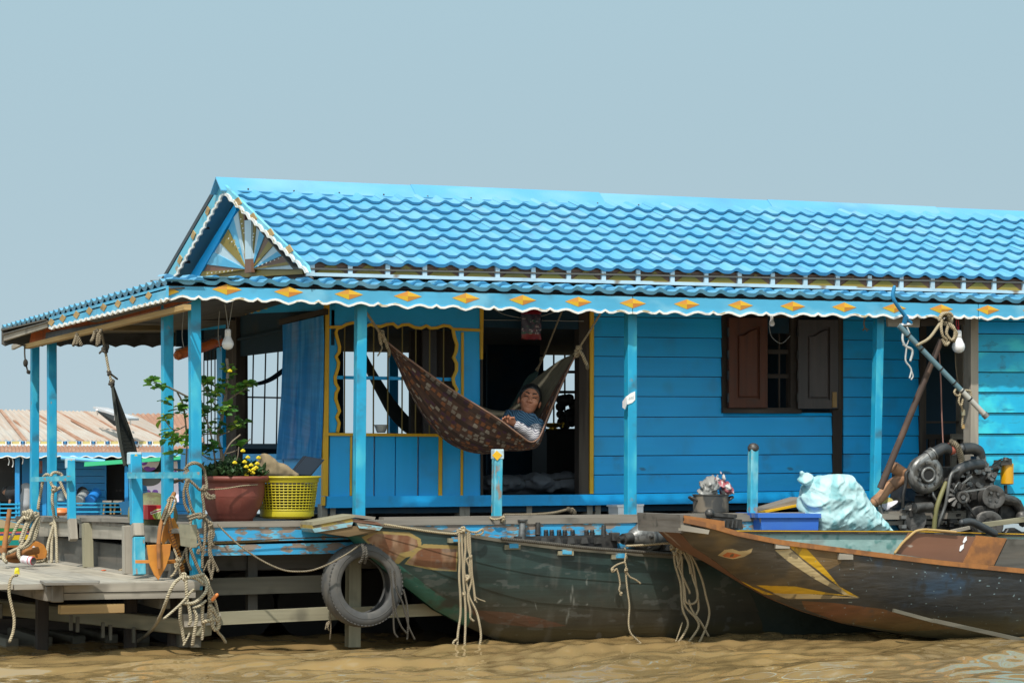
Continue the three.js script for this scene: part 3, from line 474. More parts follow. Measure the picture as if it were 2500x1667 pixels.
{
  const EV = lineAt(747, 645, 2450, 679, ZR), RG = lineAt(555, 466, 2450, 530, ZM + 0.12);
  const e0 = EV.at(XL), r0 = RG.at(XL);      // eave and top of the tiles at the gable end
  const down = V(0, e0.y - r0.y, ZR - (ZM + 0.12)), len = down.length(), ROWS = 8, cols = Math.round((XEND - XL) / 0.19);
  down.normalize();
  const along = V(1, (EV.k + RG.k) / 2, 0).normalize();
  const front = part('roof', M.under, hexa([RG.at(XL).add(V(0, -0.03, 0)), RG.at(XEND).add(V(0, -0.03, 0)), EV.at(XEND).add(V(0, -0.03, -0.01)), EV.at(XL).add(V(0, -0.03, -0.01))], V(0, -0.012, 0)));
  const rest = slope(front, 'roof_tile', M.roof, V(XL, r0.y - 0.004, ZM + 0.12), along, down, 0.19, len / ROWS, cols, ROWS, (r, c) => c < 37 + (r > 3 ? 1 : 0));
  const far = add('roof_tile', rest, M.roof, front); far.userData.kind = 'stuff';
  // back slope: plain sheet (never seen from the front)
  const back = [hexa([V(XL, r0.y, ZM - 0.1), V(XEND, r0.y, ZM - 0.1), V(XEND, e0.y, -2.55), V(XL, e0.y, -2.55)], V(0, -0.03, 0))];
  part('back_roof', M.roof, back);
  // ridge cap, two folded leaves with a rolled rim
  const a = P(539, 432, ZM), b = P(2500, 515, ZM), k = (b.y - a.y) / (b.x - a.x), y1 = a.y + k * (XEND - a.x);
  const xs = []; const leaf = [];
  const f = P(556, 464, ZM + 0.17), dy = a.y - f.y;
  for (let i = 0; i < 5; i++) { // overlapping lengths
    const xa = a.x - 0.02 + (XEND - a.x) * i / 5 - 0.03, xb = a.x + (XEND - a.x) * (i + 1) / 5, ya = a.y + k * (xa - a.x) + 0.003 * (i % 2), yb = a.y + k * (xb - a.x) + 0.003 * (i % 2), o = 0.004 * (i % 2);
    part('ridge_cap', M.ridge, hexa([V(xa, ya + o, ZM), V(xb, yb + o, ZM), V(xb, yb - dy + o, ZM + 0.17), V(xa, ya - dy + o, ZM + 0.17)], V(0, -0.012, -0.004)), hexa([V(xa, ya + o, ZM), V(xb, yb + o, ZM), V(xb, yb - dy + o, ZM - 0.17), V(xa, ya - dy + o, ZM - 0.17)], V(0, -0.012, 0.004)));
  }
  for (let x = a.x + 0.2; x < XEND; x += 0.42) part('roof_screw', M.dullMetal, ball(V(x, a.y + k * (x - a.x) - dy * 0.86, ZM + 0.155), 0.008));
  // frieze under the eave: painted panels between pale posts
  const zf = ZR - 0.03, FR = lineAt(760, 674, 2450, 716, zf), FT = lineAt(760, 640, 2450, 680, zf), x0 = P(747, 660, zf).x;
  part('frieze_board', M.rustBrown, hexa([FT.at(x0), FT.at(XEND), FR.at(XEND), FR.at(x0)].map(p => p.setZ(zf - 0.012)), 0.02));
  const up = d => V(0, d, 0);
  part('frieze_rail', M.paleBlue, hexa([FR.at(x0).add(up(0.028)), FR.at(XEND).add(up(0.028)), FR.at(XEND), FR.at(x0)].map(p => p.setZ(zf + 0.018)), 0.03));
  for (let x = x0 + 0.03; x < XEND; x += 0.325) {
    part('frieze_post', M.paleBlue, hexa([FT.at(x), FT.at(x + 0.038), FR.at(x + 0.038).add(up(0.028)), FR.at(x).add(up(0.028))].map(p => p.setZ(zf + 0.014)), 0.026));
    const y = FR.y(x) + 0.028, s = new THREE.Shape([new THREE.Vector2(x + 0.055, y), new THREE.Vector2(x + 0.31, y), new THREE.Vector2(x + 0.182, y + 0.085)]);
    const g = new THREE.ExtrudeGeometry(s, { depth: 0.01, bevelEnabled: false }); g.translate(0, 0, zf - 0.011); part('frieze_triangle', M.olive, g);
  }
  // front skirt roof, two rows of tiles under the frieze
  const S0 = lineAt(700, 699, 2450, 738, ZF + 0.02), S1 = lineAt(760, 688, 2450, 729, ZR - 0.01), s0 = S0.at(XS), s1 = S1.at(XS), sd = s0.clone().sub(s1), sl = sd.length(); sd.normalize();
  const dn = V(0, -0.016, -0.01);
  const sk = part('skirt_roof', M.under, hexa([S1.at(XS).add(dn), S1.at(XEND).add(dn), S0.at(XEND).add(V(0, -0.004, -0.09)), S0.at(XS + 0.02).add(V(0, -0.004, -0.09))], V(0, -0.01, 0)));
  slope(sk, 'skirt_tile', M.roof, V(XS + 0.05, s1.y, ZR - 0.01), S0.dir, sd, 0.19, sl / 2, Math.round((XEND - XS) / 0.19), 2, () => true);
  // left skirt roof: falls away from the gable to the left eave
  const zb = -4.35, eL0 = PX(404, 694, XS), eL1 = PX(4, 807, XS);
  const gl = V(XL - 0.02, s1.y + 0.06, ZR - 0.3), gd = V(XS - XL, eL0.y - gl.y - 0.0, 0), gll = gd.length(); gd.normalize();
  const lk = part('skirt_roof', M.under, hexa([V(XS, eL1.y - 0.03, eL1.z), V(XS, eL0.y - 0.03, eL0.z), V(XL + 0.7, gl.y, eL0.z - 0.5), V(XL + 0.7, gl.y - 0.2, eL1.z)], V(0, -0.012, 0)));
  const nT = 30, al = V(0, eL1.y - eL0.y, eL1.z - eL0.z), L2 = al.length(); al.normalize();
  const d2 = V(XS - XL - 0.02, 0, 0).setY(eL0.y - s1.y - 0.03).normalize();
  for (let i = 0; i < 2; i++) { const o = eL0.clone().addScaledVector(al, L2).addScaledVector(d2, -0.3 * (2 - i)); o.y += 0.0; slope(lk, 'skirt_tile', M.roof, o, al.clone().negate(), d2, L2 / nT, 0.3, nT, 1, () => true); }
  part('eave_board', M.greyWood, beam(PX(8, 826, XS + 0.03), PX(118, 791, XS + 0.03), 0.03, 0.06));
  part('eave_board', M.greyWood, beam(PX(30, 848, XS + 0.3), PX(118, 806, XS + 0.3), 0.03, 0.05));
  // back eave: plain scalloped board seen from inside
  const bz = -4.3, pts = [[3, 800], [3, 840]]; 
  for (let u = 12, i = 0; u < 1500; u += 9, i++) { const t = (i % 5) / 5, v = 842 + u * 0.009 + 6 * Math.sin(t * Math.PI) * -1 + 3; pts.push([u, v]); }
  pts.push([1500, 790], [700, 760]);
  part('back_fascia', M.under, outline(pts, bz, 0.02));
  part('back_skirt_roof', M.under, hexa([V(XS, eL1.y, zb), V(XEND, eL1.y + 0.02, zb), V(XEND, e0.y - 0.1, -2.4), V(XS, e0.y - 0.3, -2.4)], V(0, 0.015, 0)));
}
// ---- gable end
{
  const zg = XL - 0.03;
  const bargeL = [[541, 438], [536, 449], [398, 688], [388, 694]], wavL = [];
  const wave = (a, b, n, amp, sx, sy) => { const o = []; for (let i = 0; i <= n; i++) { const t = i / n, w = Math.abs(Math.sin(t * Math.PI * n / 4)) * amp; o.push([a[0] + (b[0] - a[0]) * t + sx * w, a[1] + (b[1] - a[1]) * t + sy * w]); } return o; };
  const inL = wave([543.5, 474], [422, 684], 52, 3.5, -0.8, -0.5), inR = wave([545, 474], [746, 666], 52, 4.5, 0.4, -0.9);
  part('barge_board', M.barge, outline([[539, 446], ...[], [543.5, 474], ...inL, [405, 690], [398, 688]], zg, 0.025, { axis: 'x' }));
  part('barge_board', M.barge, outline([[541, 445], [748, 648], [752, 664], ...inR.slice().reverse()], zg - 0.004, 0.025, { axis: 'x' }));
  part('barge_trim', M.white, ribbon(inL, 2.3, zg - 0.012, 0.016, { axis: 'x' })); part('barge_trim', M.white, ribbon(inR, 3.2, zg - 0.016, 0.016, { axis: 'x' }));
  part('roof_edge', M.hose, outline([[535, 433], [541, 437], [391, 694], [385, 693]], zg + 0.02, 0.03, { axis: 'x' }));
  const dia = (u, v, w, h, sk) => outline([[u - w, v + sk], [u, v - h], [u + w, v - sk], [u, v + h]], zg - 0.01, 0.008, { axis: 'x' });
  for (const [u, v] of [[505, 515], [470, 574], [437, 634]]) part('painted_diamond', M.tanWood, dia(u, v, 6, 12, 4));
  for (const [u, v] of [[580, 492], [617, 530], [659, 568], [705, 608]]) part('painted_diamond', M.tanWood, dia(u, v, 9, 11, -4));
  part('painted_diamond', M.yellow, dia(543, 458, 5, 10, 0));
  // rafter and underside
  const zi = XL + 0.1;
  part('gable_rafter', M.wall, outline([[570, 500], [576, 512], [484, 676], [458, 680]], zi - 0.02, 0.05, { axis: 'x' }));
  part('gable_rafter', M.darkWood, outline([[548, 478], [566, 496], [449, 688], [428, 688]], zi + 0.12, 0.02, { axis: 'x' }));
  for (const [u, v, u2, v2] of [[503, 553, 545, 552], [456, 636, 496, 634]]) part('purlin', M.darkWood, beam(PX(u, v, XL + 0.02), PX(u + 12, v - 1, XL + 0.16), 0.05, 0.05));
  // fan of painted boards
  const H = [605, 658], T = ([x, y]) => [350 + x / 4.126, 400 + y / 4.126];
  const Lp = [[545, 1145], [575, 1085], [610, 1010], [700, 890], [770, 795], [850, 660], [905, 540], [950, 480], [1000, 440], [1018, 500]].map(T), Rp = [[1085, 560], [1130, 600], [1170, 660], [1215, 720], [1265, 765], [1320, 800], [1380, 860], [1440, 900], [1500, 975], [1530, 1010], [1580, 1060]].map(T);
  const matsL = [M.olive, M.rustBrown, M.fascia, M.paleBlue, M.olive, M.fascia, M.paleBlue, M.olive, M.rustBrown], matsR = [M.olive, M.paleBlue, M.fascia, M.rustBrown, M.olive, M.paleBlue, M.fascia, M.rustBrown, M.olive, M.paleBlue];
  const hubL = T([1030, 1060]), hubR = T([1085, 1060]);
  Lp.slice(0, -1).forEach((p, i) => part('fan_board', matsL[i], outline([hubL, p, Lp[i + 1]], zi - 0.012 + (i % 2) * 0.008, 0.02, { axis: 'x' })));
  Rp.slice(0, -1).forEach((p, i) => part('fan_board', matsR[i], outline([hubR, p, Rp[i + 1]], zi - 0.012 + (i % 2) * 0.008, 0.02, { axis: 'x' })));
  const st = (a, b, n) => { for (let i = 1; i < n; i++) { const t = i / n, u = a[0] + (b[0] - a[0]) * t, v = a[1] + (b[1] - a[1]) * t; part('fan_stud', M.white, outline([[u - 1.6, v + 0.8], [u, v - 1.6], [u + 1.6, v - 0.8], [u, v + 1.6]], zi - 0.03, 0.006, { axis: 'x' })); } };
  st(T([600, 1108]), T([930, 1070]), 8); st(T([820, 720]), T([985, 880]), 5); st(T([965, 510]), T([1020, 740]), 5); st(T([1110, 1045]), T([1440, 920]), 8); st(T([1110, 670]), T([1090, 800]), 4);
  part('fan_post', M.paleBlue, outline([T([1015, 570]), T([1082, 560]), T([1080, 960]), T([1022, 960])], zi - 0.03, 0.03, { axis: 'x' }));
  part('fan_post', M.rustBrown, outline([T([1020, 960]), T([1082, 955]), T([1086, 1090]), T([1016, 1100])], zi - 0.034, 0.03, { axis: 'x' }));
  part('fan_base', M.olive, outline([T([545, 1150]), T([1030, 1064]), T([1600, 1062]), T([1600, 1110]), T([545, 1165])], zi + 0.015, 0.02, { axis: 'x' }));
  part('gable_backing', M.darkWood, outline([[570, 480], [760, 680], [470, 690]], zi + 0.04, 0.02, { axis: 'x' }));
}
// ---- front fascia with scallops, white edge and raised diamonds
{
  const dU = [416, 553, 704, 851, 995, 1137, 1276, 1412, 1545, 1677, 1808, 1936, 2062, 2184, 2299, 2413, 2526, 2638];
  const bot = u => { // lower edge without waves
    const k = [[405, 727], [1000, 749], [1500, 763.5], [2050, 772], [2500, 779], [2700, 782]]; for (let i = 0; i < k.length - 1; i++) if (u <= k[i + 1][0]) { const t = (u - k[i][0]) / (k[i + 1][0] - k[i][0]); return k[i][1] + (k[i + 1][1] - k[i][1]) * t; } return 782; };
  const top = u => 698 + (u - 405) * 0.0226;
  const prof = t => { t = ((t % 1) + 1) % 1; const k = [[0, 7], [0.06, 4.5], [0.12, 0], [0.19, -3.5], [0.27, -2], [0.36, 3], [0.43, 3], [0.5, -3.5], [0.57, 3], [0.64, 3], [0.73, -2], [0.81, -3.5], [0.88, 0], [0.94, 4.5], [1, 7]]; for (let i = 0; i < k.length - 1; i++) if (t <= k[i + 1][0]) return k[i][1] + (k[i + 1][1] - k[i][1]) * (t - k[i][0]) / (k[i + 1][0] - k[i][0]); };
  const edge = (u0, u1) => { const o = []; for (let i = 0; i < dU.length - 1; i++) for (let j = 0; j < 14; j++) { const t = j / 14, u = dU[i] + (dU[i + 1] - dU[i]) * t; if (u > u0 + 2 && u < u1 - 2) o.push([u, bot(u) + prof(t) * (1 - (u - 400) / 9000) - 3]); } return [[u0, bot(u0) - 1], ...o, [u1, bot(u1) - 1]]; };
  for (const [a, b] of [[407, 1544], [1546, 2389], [2391, 2630]]) {
    const e = edge(a, b);
    part('fascia_board', M.fascia, outline([[a, top(a)], [b, top(b)], ...e.slice().reverse()], ZF, 0.022));
    part('fascia_edge', M.white, ribbon(e, 2.6, ZF + 0.01, 0.024));
  }
  const mk = (c, w, h, z) => { const col = [[0.52, 0.23, 0.03], [0.62, 0.36, 0.02], [0.48, 0.2, 0.03], [0.6, 0.38, 0.02]], pt = [V(-w, 0, 0), V(0, h, 0), V(w, 0, 0), V(0, -h, 0)], ap = V(0, 0, 0.004), pos = [], cl = [];
    for (let i = 0; i < 4; i++) { const a = pt[i], b = pt[(i + 1) % 4]; for (const q of [a, ap, b]) { pos.push(c.x + q.x, c.y + q.y, z + q.z); cl.push(...col[i].map(x => x * rr(0.9, 1.1))); } }
    const g = new THREE.BufferGeometry(); g.setAttribute('position', new THREE.Float32BufferAttribute(pos, 3)); g.setAttribute('color', new THREE.Float32BufferAttribute(cl, 3)); g.computeVertexNormals(); g.setAttribute('uv', new THREE.Float32BufferAttribute(new Float32Array(24), 2)); return g; };
  M.diamond = new THREE.MeshPhysicalMaterial({ color: 0xffffff, vertexColors: true, roughness: 0.6, side: THREE.DoubleSide });
  for (const u of dU.slice(1)) { const v = bot(u) - 26 + (u > 900 ? -1 : 0) + (u - 500) * 0.003; part('painted_diamond', M.diamond, mk(P(u, v, ZF), 0.122, 0.042, ZF + 0.002)); }
  part('painted_diamond', M.yellow, outline([[409, 700], [436, 712], [410, 722]], ZF + 0.006, 0.008));
  // left fascia, seen at a slant
  const tl = u => 695 + (405 - u) * 0.275, bl = u => 733 + (405 - u) * 0.245;
  const e = []; for (let i = 0; i <= 90; i++) { const u = 404 - 286 * Math.pow(i / 90, 1); const t = i / 4.1; e.push([u, bl(u) + (1 - 2 * Math.abs((t % 1) - 0.5) * 2) * 3.2 - 2]); }
  part('fascia_board', M.fascia, outline([[404, tl(404) + 2], ...e, [118, tl(118) + 1]], XS, 0.022, { axis: 'x' }));
  part('fascia_edge', M.white, ribbon(e, 2.5, XS - 0.006, 0.02, { axis: 'x' }));
  for (const [u, v] of [[123, 787], [151, 777], [184.5, 768.5], [216, 759], [250.5, 750], [286, 741.5], [322, 731.5], [361, 721.5]]) part('painted_diamond', M.tanWood, outline([[u - 8, v + 2], [u - 1, v - 10], [u + 8, v - 2], [u + 1, v + 10]], XS - 0.005, 0.007, { axis: 'x' }));
  // timbers and tarp under the left eave
  part('eave_beam', M.tanWood, beam(PX(64, 846, XS + 0.12), PX(457, 750, XS + 0.12), 0.06, 0.045));
  part('eave_beam', M.tanWood, beam(PX(60, 838, XS + 0.5), PX(410, 742, XS + 0.5), 0.05, 0.05));
  part('tarp_lining', M.orangeTarp, outline([[100, 795], [120, 787], [200, 783], [236, 788], [420, 738], [464, 736], [420, 747], [300, 777], [150, 815], [70, 838], [75, 812]], XS + 0.2, 0.02, { axis: 'x' }));
  part('tarp_lining', M.dullMetal, outline([[110, 812], [300, 780], [440, 742], [455, 747], [300, 790], [110, 836]], XS + 0.16, 0.012, { axis: 'x' }));
  for (const [u, v, u2, v2] of [[270, 800, 395, 800], [380, 768, 470, 740], [150, 805, 290, 806]]) part('rafter', M.tanWood, beam(PX(u, v, XS + 0.6), PX(u2, v2, XS + 1.2), 0.05, 0.05));
  part('ceiling_board', M.interior, hexa([V(XW, 2.62, -3.8), V(XEND, 2.62, -3.8), V(XEND, 2.7, ZW - 0.06), V(XW, 2.7, ZW - 0.06)], V(0, 0.02, 0)));
}
// ---- posts
function post(name, a, b, w, d, mat) { return part(name, mat, beam(a, b, w, d, V(0, 0, 1))); }
post('porch_post', P(880.5, 720, ZP), P(875.5, 1266, ZP), 0.085, 0.085, M.cyan);
post('porch_post', P(1540, 740, ZP), P(1539, 1272, ZP), 0.085, 0.085, M.cyan);
post('porch_post', P(2147, 745, ZP), P(2136, 1262, ZP), 0.072, 0.08, M.cyan);
post('porch_post', P(473.5, 720, ZP), P(478, 1440, ZP), 0.085, 0.085, M.cyan);
post('porch_post', PX(407, 745, -3.42), PX(408, 1280, -3.42), 0.085, 0.085, M.cyan);
post('porch_post', PX(125, 825, -3.42), PX(126, 1400, -3.42), 0.08, 0.085, M.cyan);
post('porch_post', PX(84, 838, -3.42), PX(82, 1290, -3.42), 0.075, 0.085, M.cyan);

// ---------------------------------------------------------------- the deck the house stands on
const YD = 0.99, ZD = 1.65, XD = -3.55;
const deck = thing('wooden_deck', 'weathered plank deck with peeling blue skirt boards carrying the house', 'deck');
const dk = (n, m, ...g) => add(n, g.flat(9), m, deck);
for (let i = 0; i < 9; i++) dk('deck_plank', M.deckWood, bx(XEND - XD - (i % 3) * 0.01, 0.035, 0.158, (XEND + XD) / 2, YD - 0.018 + rr(-0.004, 0.004), ZD - 0.085 - i * 0.165));
dk('deck_base', M.under, bx(XEND - XD - 0.1, 0.03, 4.2, (XEND + XD) / 2, YD - 0.03, -2.0));
for (let i = 0; i < 13; i++) dk('deck_plank', M.deckWood, bx(1.75, 0.03, 0.24, XD + 0.87, YD - 0.012 + rr(-0.003, 0.003), 0.05 - i * 0.25));
dk('edge_board', M.deckWood, blk([[496, 1274.5], [2360, 1251], [2360, 1266], [496, 1287.5]], ZD + 0.02, 0.1));
dk('edge_board', M.deckWood, blk([[937, 1263], [2360, 1246], [2360, 1255], [937, 1273]], ZD - 0.02, 0.12));
dk('skirt_board', M.skirt, blk([[486, 1289], [1950, 1272], [1950, 1305], [486, 1322]], ZD + 0.005, 0.04));
dk('skirt_board', M.skirt, blk([[489, 1332], [2000, 1296], [2000, 1330], [489, 1357]], ZD + 0.003, 0.04));
dk('skirt_board', M.tanWood, blk([[500, 1324], [860, 1311], [860, 1314], [500, 1329]], ZD - 0.03, 0.03));
// left side
dk('side_board', M.greyWood, blkX([[93, 1273], [169, 1273], [169, 1310], [93, 1309]], XD, 0.04));
dk('side_board', M.greyWood, blkX([[192, 1275], [322, 1281], [322, 1318], [192, 1313]], XD, 0.04));
dk('side_board', M.greyWood, blkX([[346, 1282], [402, 1286], [402, 1326], [346, 1322]], XD, 0.04));
dk('beam_end', M.mossWood, blkX([[435, 1279], [464, 1281], [464, 1336], [440, 1332]], XD - 0.06, 0.05));
dk('side_plank', M.deckWood, blkX([[193, 1264], [320, 1266], [320, 1276], [193, 1273]], XD - 0.03, 0.1));
dk('side_plank', M.deckWood, blkX([[93, 1268], [170, 1266], [170, 1273], [93, 1274]], XD - 0.02, 0.1));
const xpost = (n, m, u, v0, v1, w, x = -3.6, u1 = u) => dk(n, m, beam(PX(u, v0, x), PX(u1, v1, x), w, w, V(0, 0, 1)));
xpost('support_post', M.mossWood, 212, 1277, 1386, 0.085, -3.58, 214); xpost('support_post', M.greyWood, 312, 1283, 1402, 0.09, -3.58, 313); xpost('support_post', M.greyWood, 370, 1283, 1402, 0.07, -3.3);
// railing posts with painted tops
xpost('rail_post', M.cyan, 171, 1124, 1268, 0.068, -3.68, 174); xpost('rail_post', M.greyWood, 174.5, 1268, 1319, 0.072, -3.68, 178); xpost('post_cap', M.paleBlue, 170, 1119, 1143, 0.078, -3.68);
xpost('rail_post', M.cyan, 328, 1110, 1280, 0.092, -3.68, 333); xpost('rail_post', M.greyWood, 333, 1280, 1312, 0.094, -3.68, 336); xpost('rail_post', M.cyanOld, 336, 1312, 1404, 0.092, -3.68, 339); xpost('post_cap', M.paleBlue, 327, 1104, 1134, 0.1, -3.68);
const dmd = (u, v, z, k) => dk('post_cap', M.yellow, outline([[u - k, v], [u, v - k * 1.15], [u + k, v], [u, v + k * 1.15]], z, 0.01));
dmd(331, 1119, PX(327, 1119, -3.68).z + 0.06, 9.5); dmd(173, 1131, PX(170, 1131, -3.68).z + 0.049, 8);
dk('rail', M.cyanOld, blkX([[72, 1165], [162, 1161], [162, 1174], [72, 1176]], -3.74, 0.04)); dk('rail', M.cyanOld, blkX([[309, 1153], [470, 1152], [470, 1167], [309, 1168]], -3.76, 0.05));
// short front posts
for (const [u0, u1, v0, v1, m] of [[1199, 1226, 1100, 1275, M.cyanOld], [1824.5, 1851, 1094, 1262, M.cyanOld]]) {
  const a = P((u0 + u1) / 2 + 2, v0, ZP), b = P((u0 + u1) / 2 - 0.5, v1, ZP);
  dk('short_post', m, beam(a, b, 0.075, 0.075, V(0, 0, 1), 0.012));
  if (u0 < 1300) { dk('post_cap', M.yellow, outline([[1202, 1112], [1213, 1100], [1226, 1111], [1214, 1124]], ZP + 0.047, 0.008)); dk('post_cap', M.paleBlue, beam(a.clone().add(V(0, -0.07, 0)), a.clone().add(V(0, 0.012, 0)), 0.084, 0.084, V(0, 0, 1))); }
  else dk('post_cap', M.dullMetal, ball(a.clone().add(V(0, 0.0, 0)), 0.05, 1, 0.9, 1));
}
// understructure
dk('under_board', M.wetWood, blk([[505, 1412], [830, 1403], [830, 1444], [505, 1454]], 1.42, 0.05));
dk('under_board', M.mossWood, blk([[530, 1495], [806, 1482], [806, 1513], [530, 1526]], 1.62, 0.06));
dk('under_board', M.mossWood, blk([[806, 1486], [1160, 1467], [1160, 1499], [806, 1514]], 1.55, 0.05));
dk('under_board', M.greyWood, blk([[446, 1500], [538, 1497], [538, 1524], [450, 1531]], 1.66, 0.08));
dk('pile', M.mossWood, blk([[853, 1355], [882, 1355], [880, 1580], [851, 1580]], 1.5, 0.1)); dk('pile', M.wetWood, blk([[468, 1440], [494, 1440], [490, 1580], [466, 1580]], 1.58, 0.1));
dk('pile', M.under, rect(605, 1340, 628, 1520, 1.3, 0.08)); dk('pile', M.wetWood, blk([[440, 1455], [466, 1455], [462, 1580], [438, 1580]], 1.5, 0.1));
for (let i = 0; i < 17; i++) dk('float_drum', M.black, cyl(V(XD + 0.35 + i * 0.6, 0.3, -4), V(XD + 0.35 + i * 0.6, 0.3, 0.35), 0.29, 0.29, 18));  // floats coloured black to serve as a dark backing under the deck
dk('under_beam', M.under, bx(XEND - XD, 0.16, 0.12, (XEND + XD) / 2, 0.72, 1.2), bx(XEND - XD, 0.16, 0.12, (XEND + XD) / 2, 0.72, -3.5));
dk('under_board', M.under, bx(XEND - XD, 0.5, 0.04, (XEND + XD) / 2, 0.72, -4.1));
dk('under_beam', M.under, bx(0.1, 0.3, 5.2, XD + 0.12, 0.66, -1.2));

// ---------------------------------------------------------------- low landing platform at the left
const plat = thing('landing_platform', 'low grey timber landing platform at the left end of the deck', 'platform');
const pt = (n, m, ...g) => add(n, g.flat(9), m, plat);
{
  const y = 0.59, A = PY(129, 1424, y), B = PY(506, 1421, y), x0 = A.x, x1 = B.x, zf = A.z, zb = -2.6;
  const nP = 5, w = 0.3; M.platWood = wood(89, [0.33, 0.29, 0.23], { tint: [0.2, 0.17, 0.13], dirt: 0.4 });
  for (let i = -2; i < nP; i++) { const cx = x0 + w * (i + 0.5) - 0.0; if (cx + w / 2 > x1 + 0.1) continue; pt('platform_plank', i % 2 ? M.greyWood : M.platWood, bx(w - 0.006, 0.045, zf - zb - rr(0, 0.03), cx, y - 0.022 + rr(-0.004, 0.003), (zf + zb) / 2, 0.004)); }
  pt('edge_beam', M.greyWood, hexa([V(x0 - 0.02, y - 0.005, zf + 0.05), V(x1, y - 0.005, zf + 0.05), V(x1, y - 0.072, zf + 0.05), V(x0 - 0.02, y - 0.07, zf + 0.05)], 0.1));
  pt('edge_beam', M.greyWood, hexa([V(x0 + 0.05, y - 0.077, zf + 0.04), V(x1 - 0.03, y - 0.077, zf + 0.04), V(x1 - 0.03, y - 0.13, zf + 0.04), V(x0 + 0.05, y - 0.126, zf + 0.04)], 0.1));
  pt('edge_beam', M.deckWood, bx(0.07, 0.115, 2.4, x0 - 0.03, y - 0.075, zf - 1.15));
  pt('edge_beam', M.deckWood, bx(0.09, 0.13, 0.09, x0 + 0.02, y - 0.075, zf + 0.03));
  pt('loose_board', M.deckWood, hexa([PY(96, 1416, y + 0.02), PY(242, 1417, y + 0.02), PY(240, 1421.5, y + 0.02), PY(110, 1423, y + 0.02)], V(0, -0.018, 0)));
  pt('under_beam', M.tanWood, bx(0.5, 0.07, 0.08, x0 + 0.3, y - 0.2, zf - 0.02));
  pt('under_beam', M.mossWood, beam(V(x0 - 0.3, 0.36, 0.2), V(x0 + 1.25, 0.21, zf - 0.1), 0.14, 0.12)); pt('under_beam', M.wetWood, beam(V(x0 - 0.3, 0.38, -1.4), V(x0 - 0.26, 0.34, 0.9), 0.1, 0.12));
  pt('under_beam', M.wetWood, beam(V(x0 + 0.9, 0.45, -1), V(x0 + 0.9, 0.42, zf - 0.1), 0.09, 0.1));
  for (const [x, z] of [[x0 + 0.1, 0.9], [x0 + 0.75, 1.15], [x0 + 1.05, 1.35], [x0 + 0.2, -0.6]]) pt('pile', M.darkWood, bx(0.09, 0.7, 0.09, x, 0.2, z));  // darkened wood paints the shade under the platform into these piles
  for (let i = 0; i < 5; i++) pt('float_beam_and_backdrop', M.wetWood, beam(V(x0 - 0.35 + i * 0.25, 0.1 + 0.06 * (i % 2), -1.8), V(x0 - 0.1 + i * 0.28, 0.05, 0.75 - i * 0.05), 0.11, 0.13)); pt('float_beam_and_backdrop', M.darkWood, beam(V(x0 - 0.5, 0.16, -0.3), V(x1 + 0.2, 0.14, 0.2), 0.12, 0.14), beam(V(x0 - 0.5, 0.34, -1.2), V(x1 + 0.2, 0.3, -1.0), 0.1, 0.2)); pt('float_beam_and_backdrop', M.black, bx(1.5, 0.3, 0.05, (x0 + x1) / 2, 0.15, -1.9));  // black sheet is an added backdrop for the dark under the platform
  for (const [u, v] of [[172, 1520], [188, 1524], [250, 1538], [268, 1544], [325, 1550]]) pt('stub', M.wetWood, bx(0.025, 0.12, 0.03, P(u, v, 1.3).x, P(u, v, 1.3).y, 1.3));
}

// ---------------------------------------------------------------- boats
function inPoly(x, y, p) { let c = false; for (let i = 0, j = p.length - 1; i < p.length; j = i++) if ((p[i].y > y) !== (p[j].y > y) && x < (p[j].x - p[i].x) * (y - p[i].y) / (p[j].y - p[i].y) + p[i].x) c = !c; return c; }
function sideTex(x0, x1, y0, y1, w, h, fn) { // paint of a hull side, in metres along and up
  const a = new Uint8Array(w * h * 4), b = new Uint8Array(w * h * 4);
  for (let j = 0; j < h; j++) for (let i = 0; i < w; i++) { const [c, hh] = fn(x0 + (x1 - x0) * (i + 0.5) / w, y0 + (y1 - y0) * (j + 0.5) / h, i / w, j / h), o = (j * w + i) * 4; for (let k = 0; k < 3; k++) { a[o + k] = enc(c[k]); b[o + k] = 255 * Math.min(1, Math.max(0, hh)); } a[o + 3] = b[o + 3] = 255; }
  const mk = (d, s) => { const t = new THREE.DataTexture(d, w, h, THREE.RGBAFormat); t.magFilter = THREE.LinearFilter; t.minFilter = THREE.LinearMipmapLinearFilter; t.generateMipmaps = true; t.wrapS = t.wrapT = THREE.ClampToEdgeWrapping; if (s) t.colorSpace = THREE.SRGBColorSpace; t.needsUpdate = true; return t; };
  return { map: mk(a, true), bump: mk(b, false), box: [x0, x1, y0, y1] };
}
const lerpAt = (pts, x) => { if (x <= pts[0][0]) return pts[0][1]; for (let i = 0; i < pts.length - 1; i++) if (x <= pts[i + 1][0]) return pts[i][1] + (pts[i + 1][1] - pts[i][1]) * (x - pts[i][0]) / (pts[i + 1][0] - pts[i][0]); return pts[pts.length - 1][1]; };
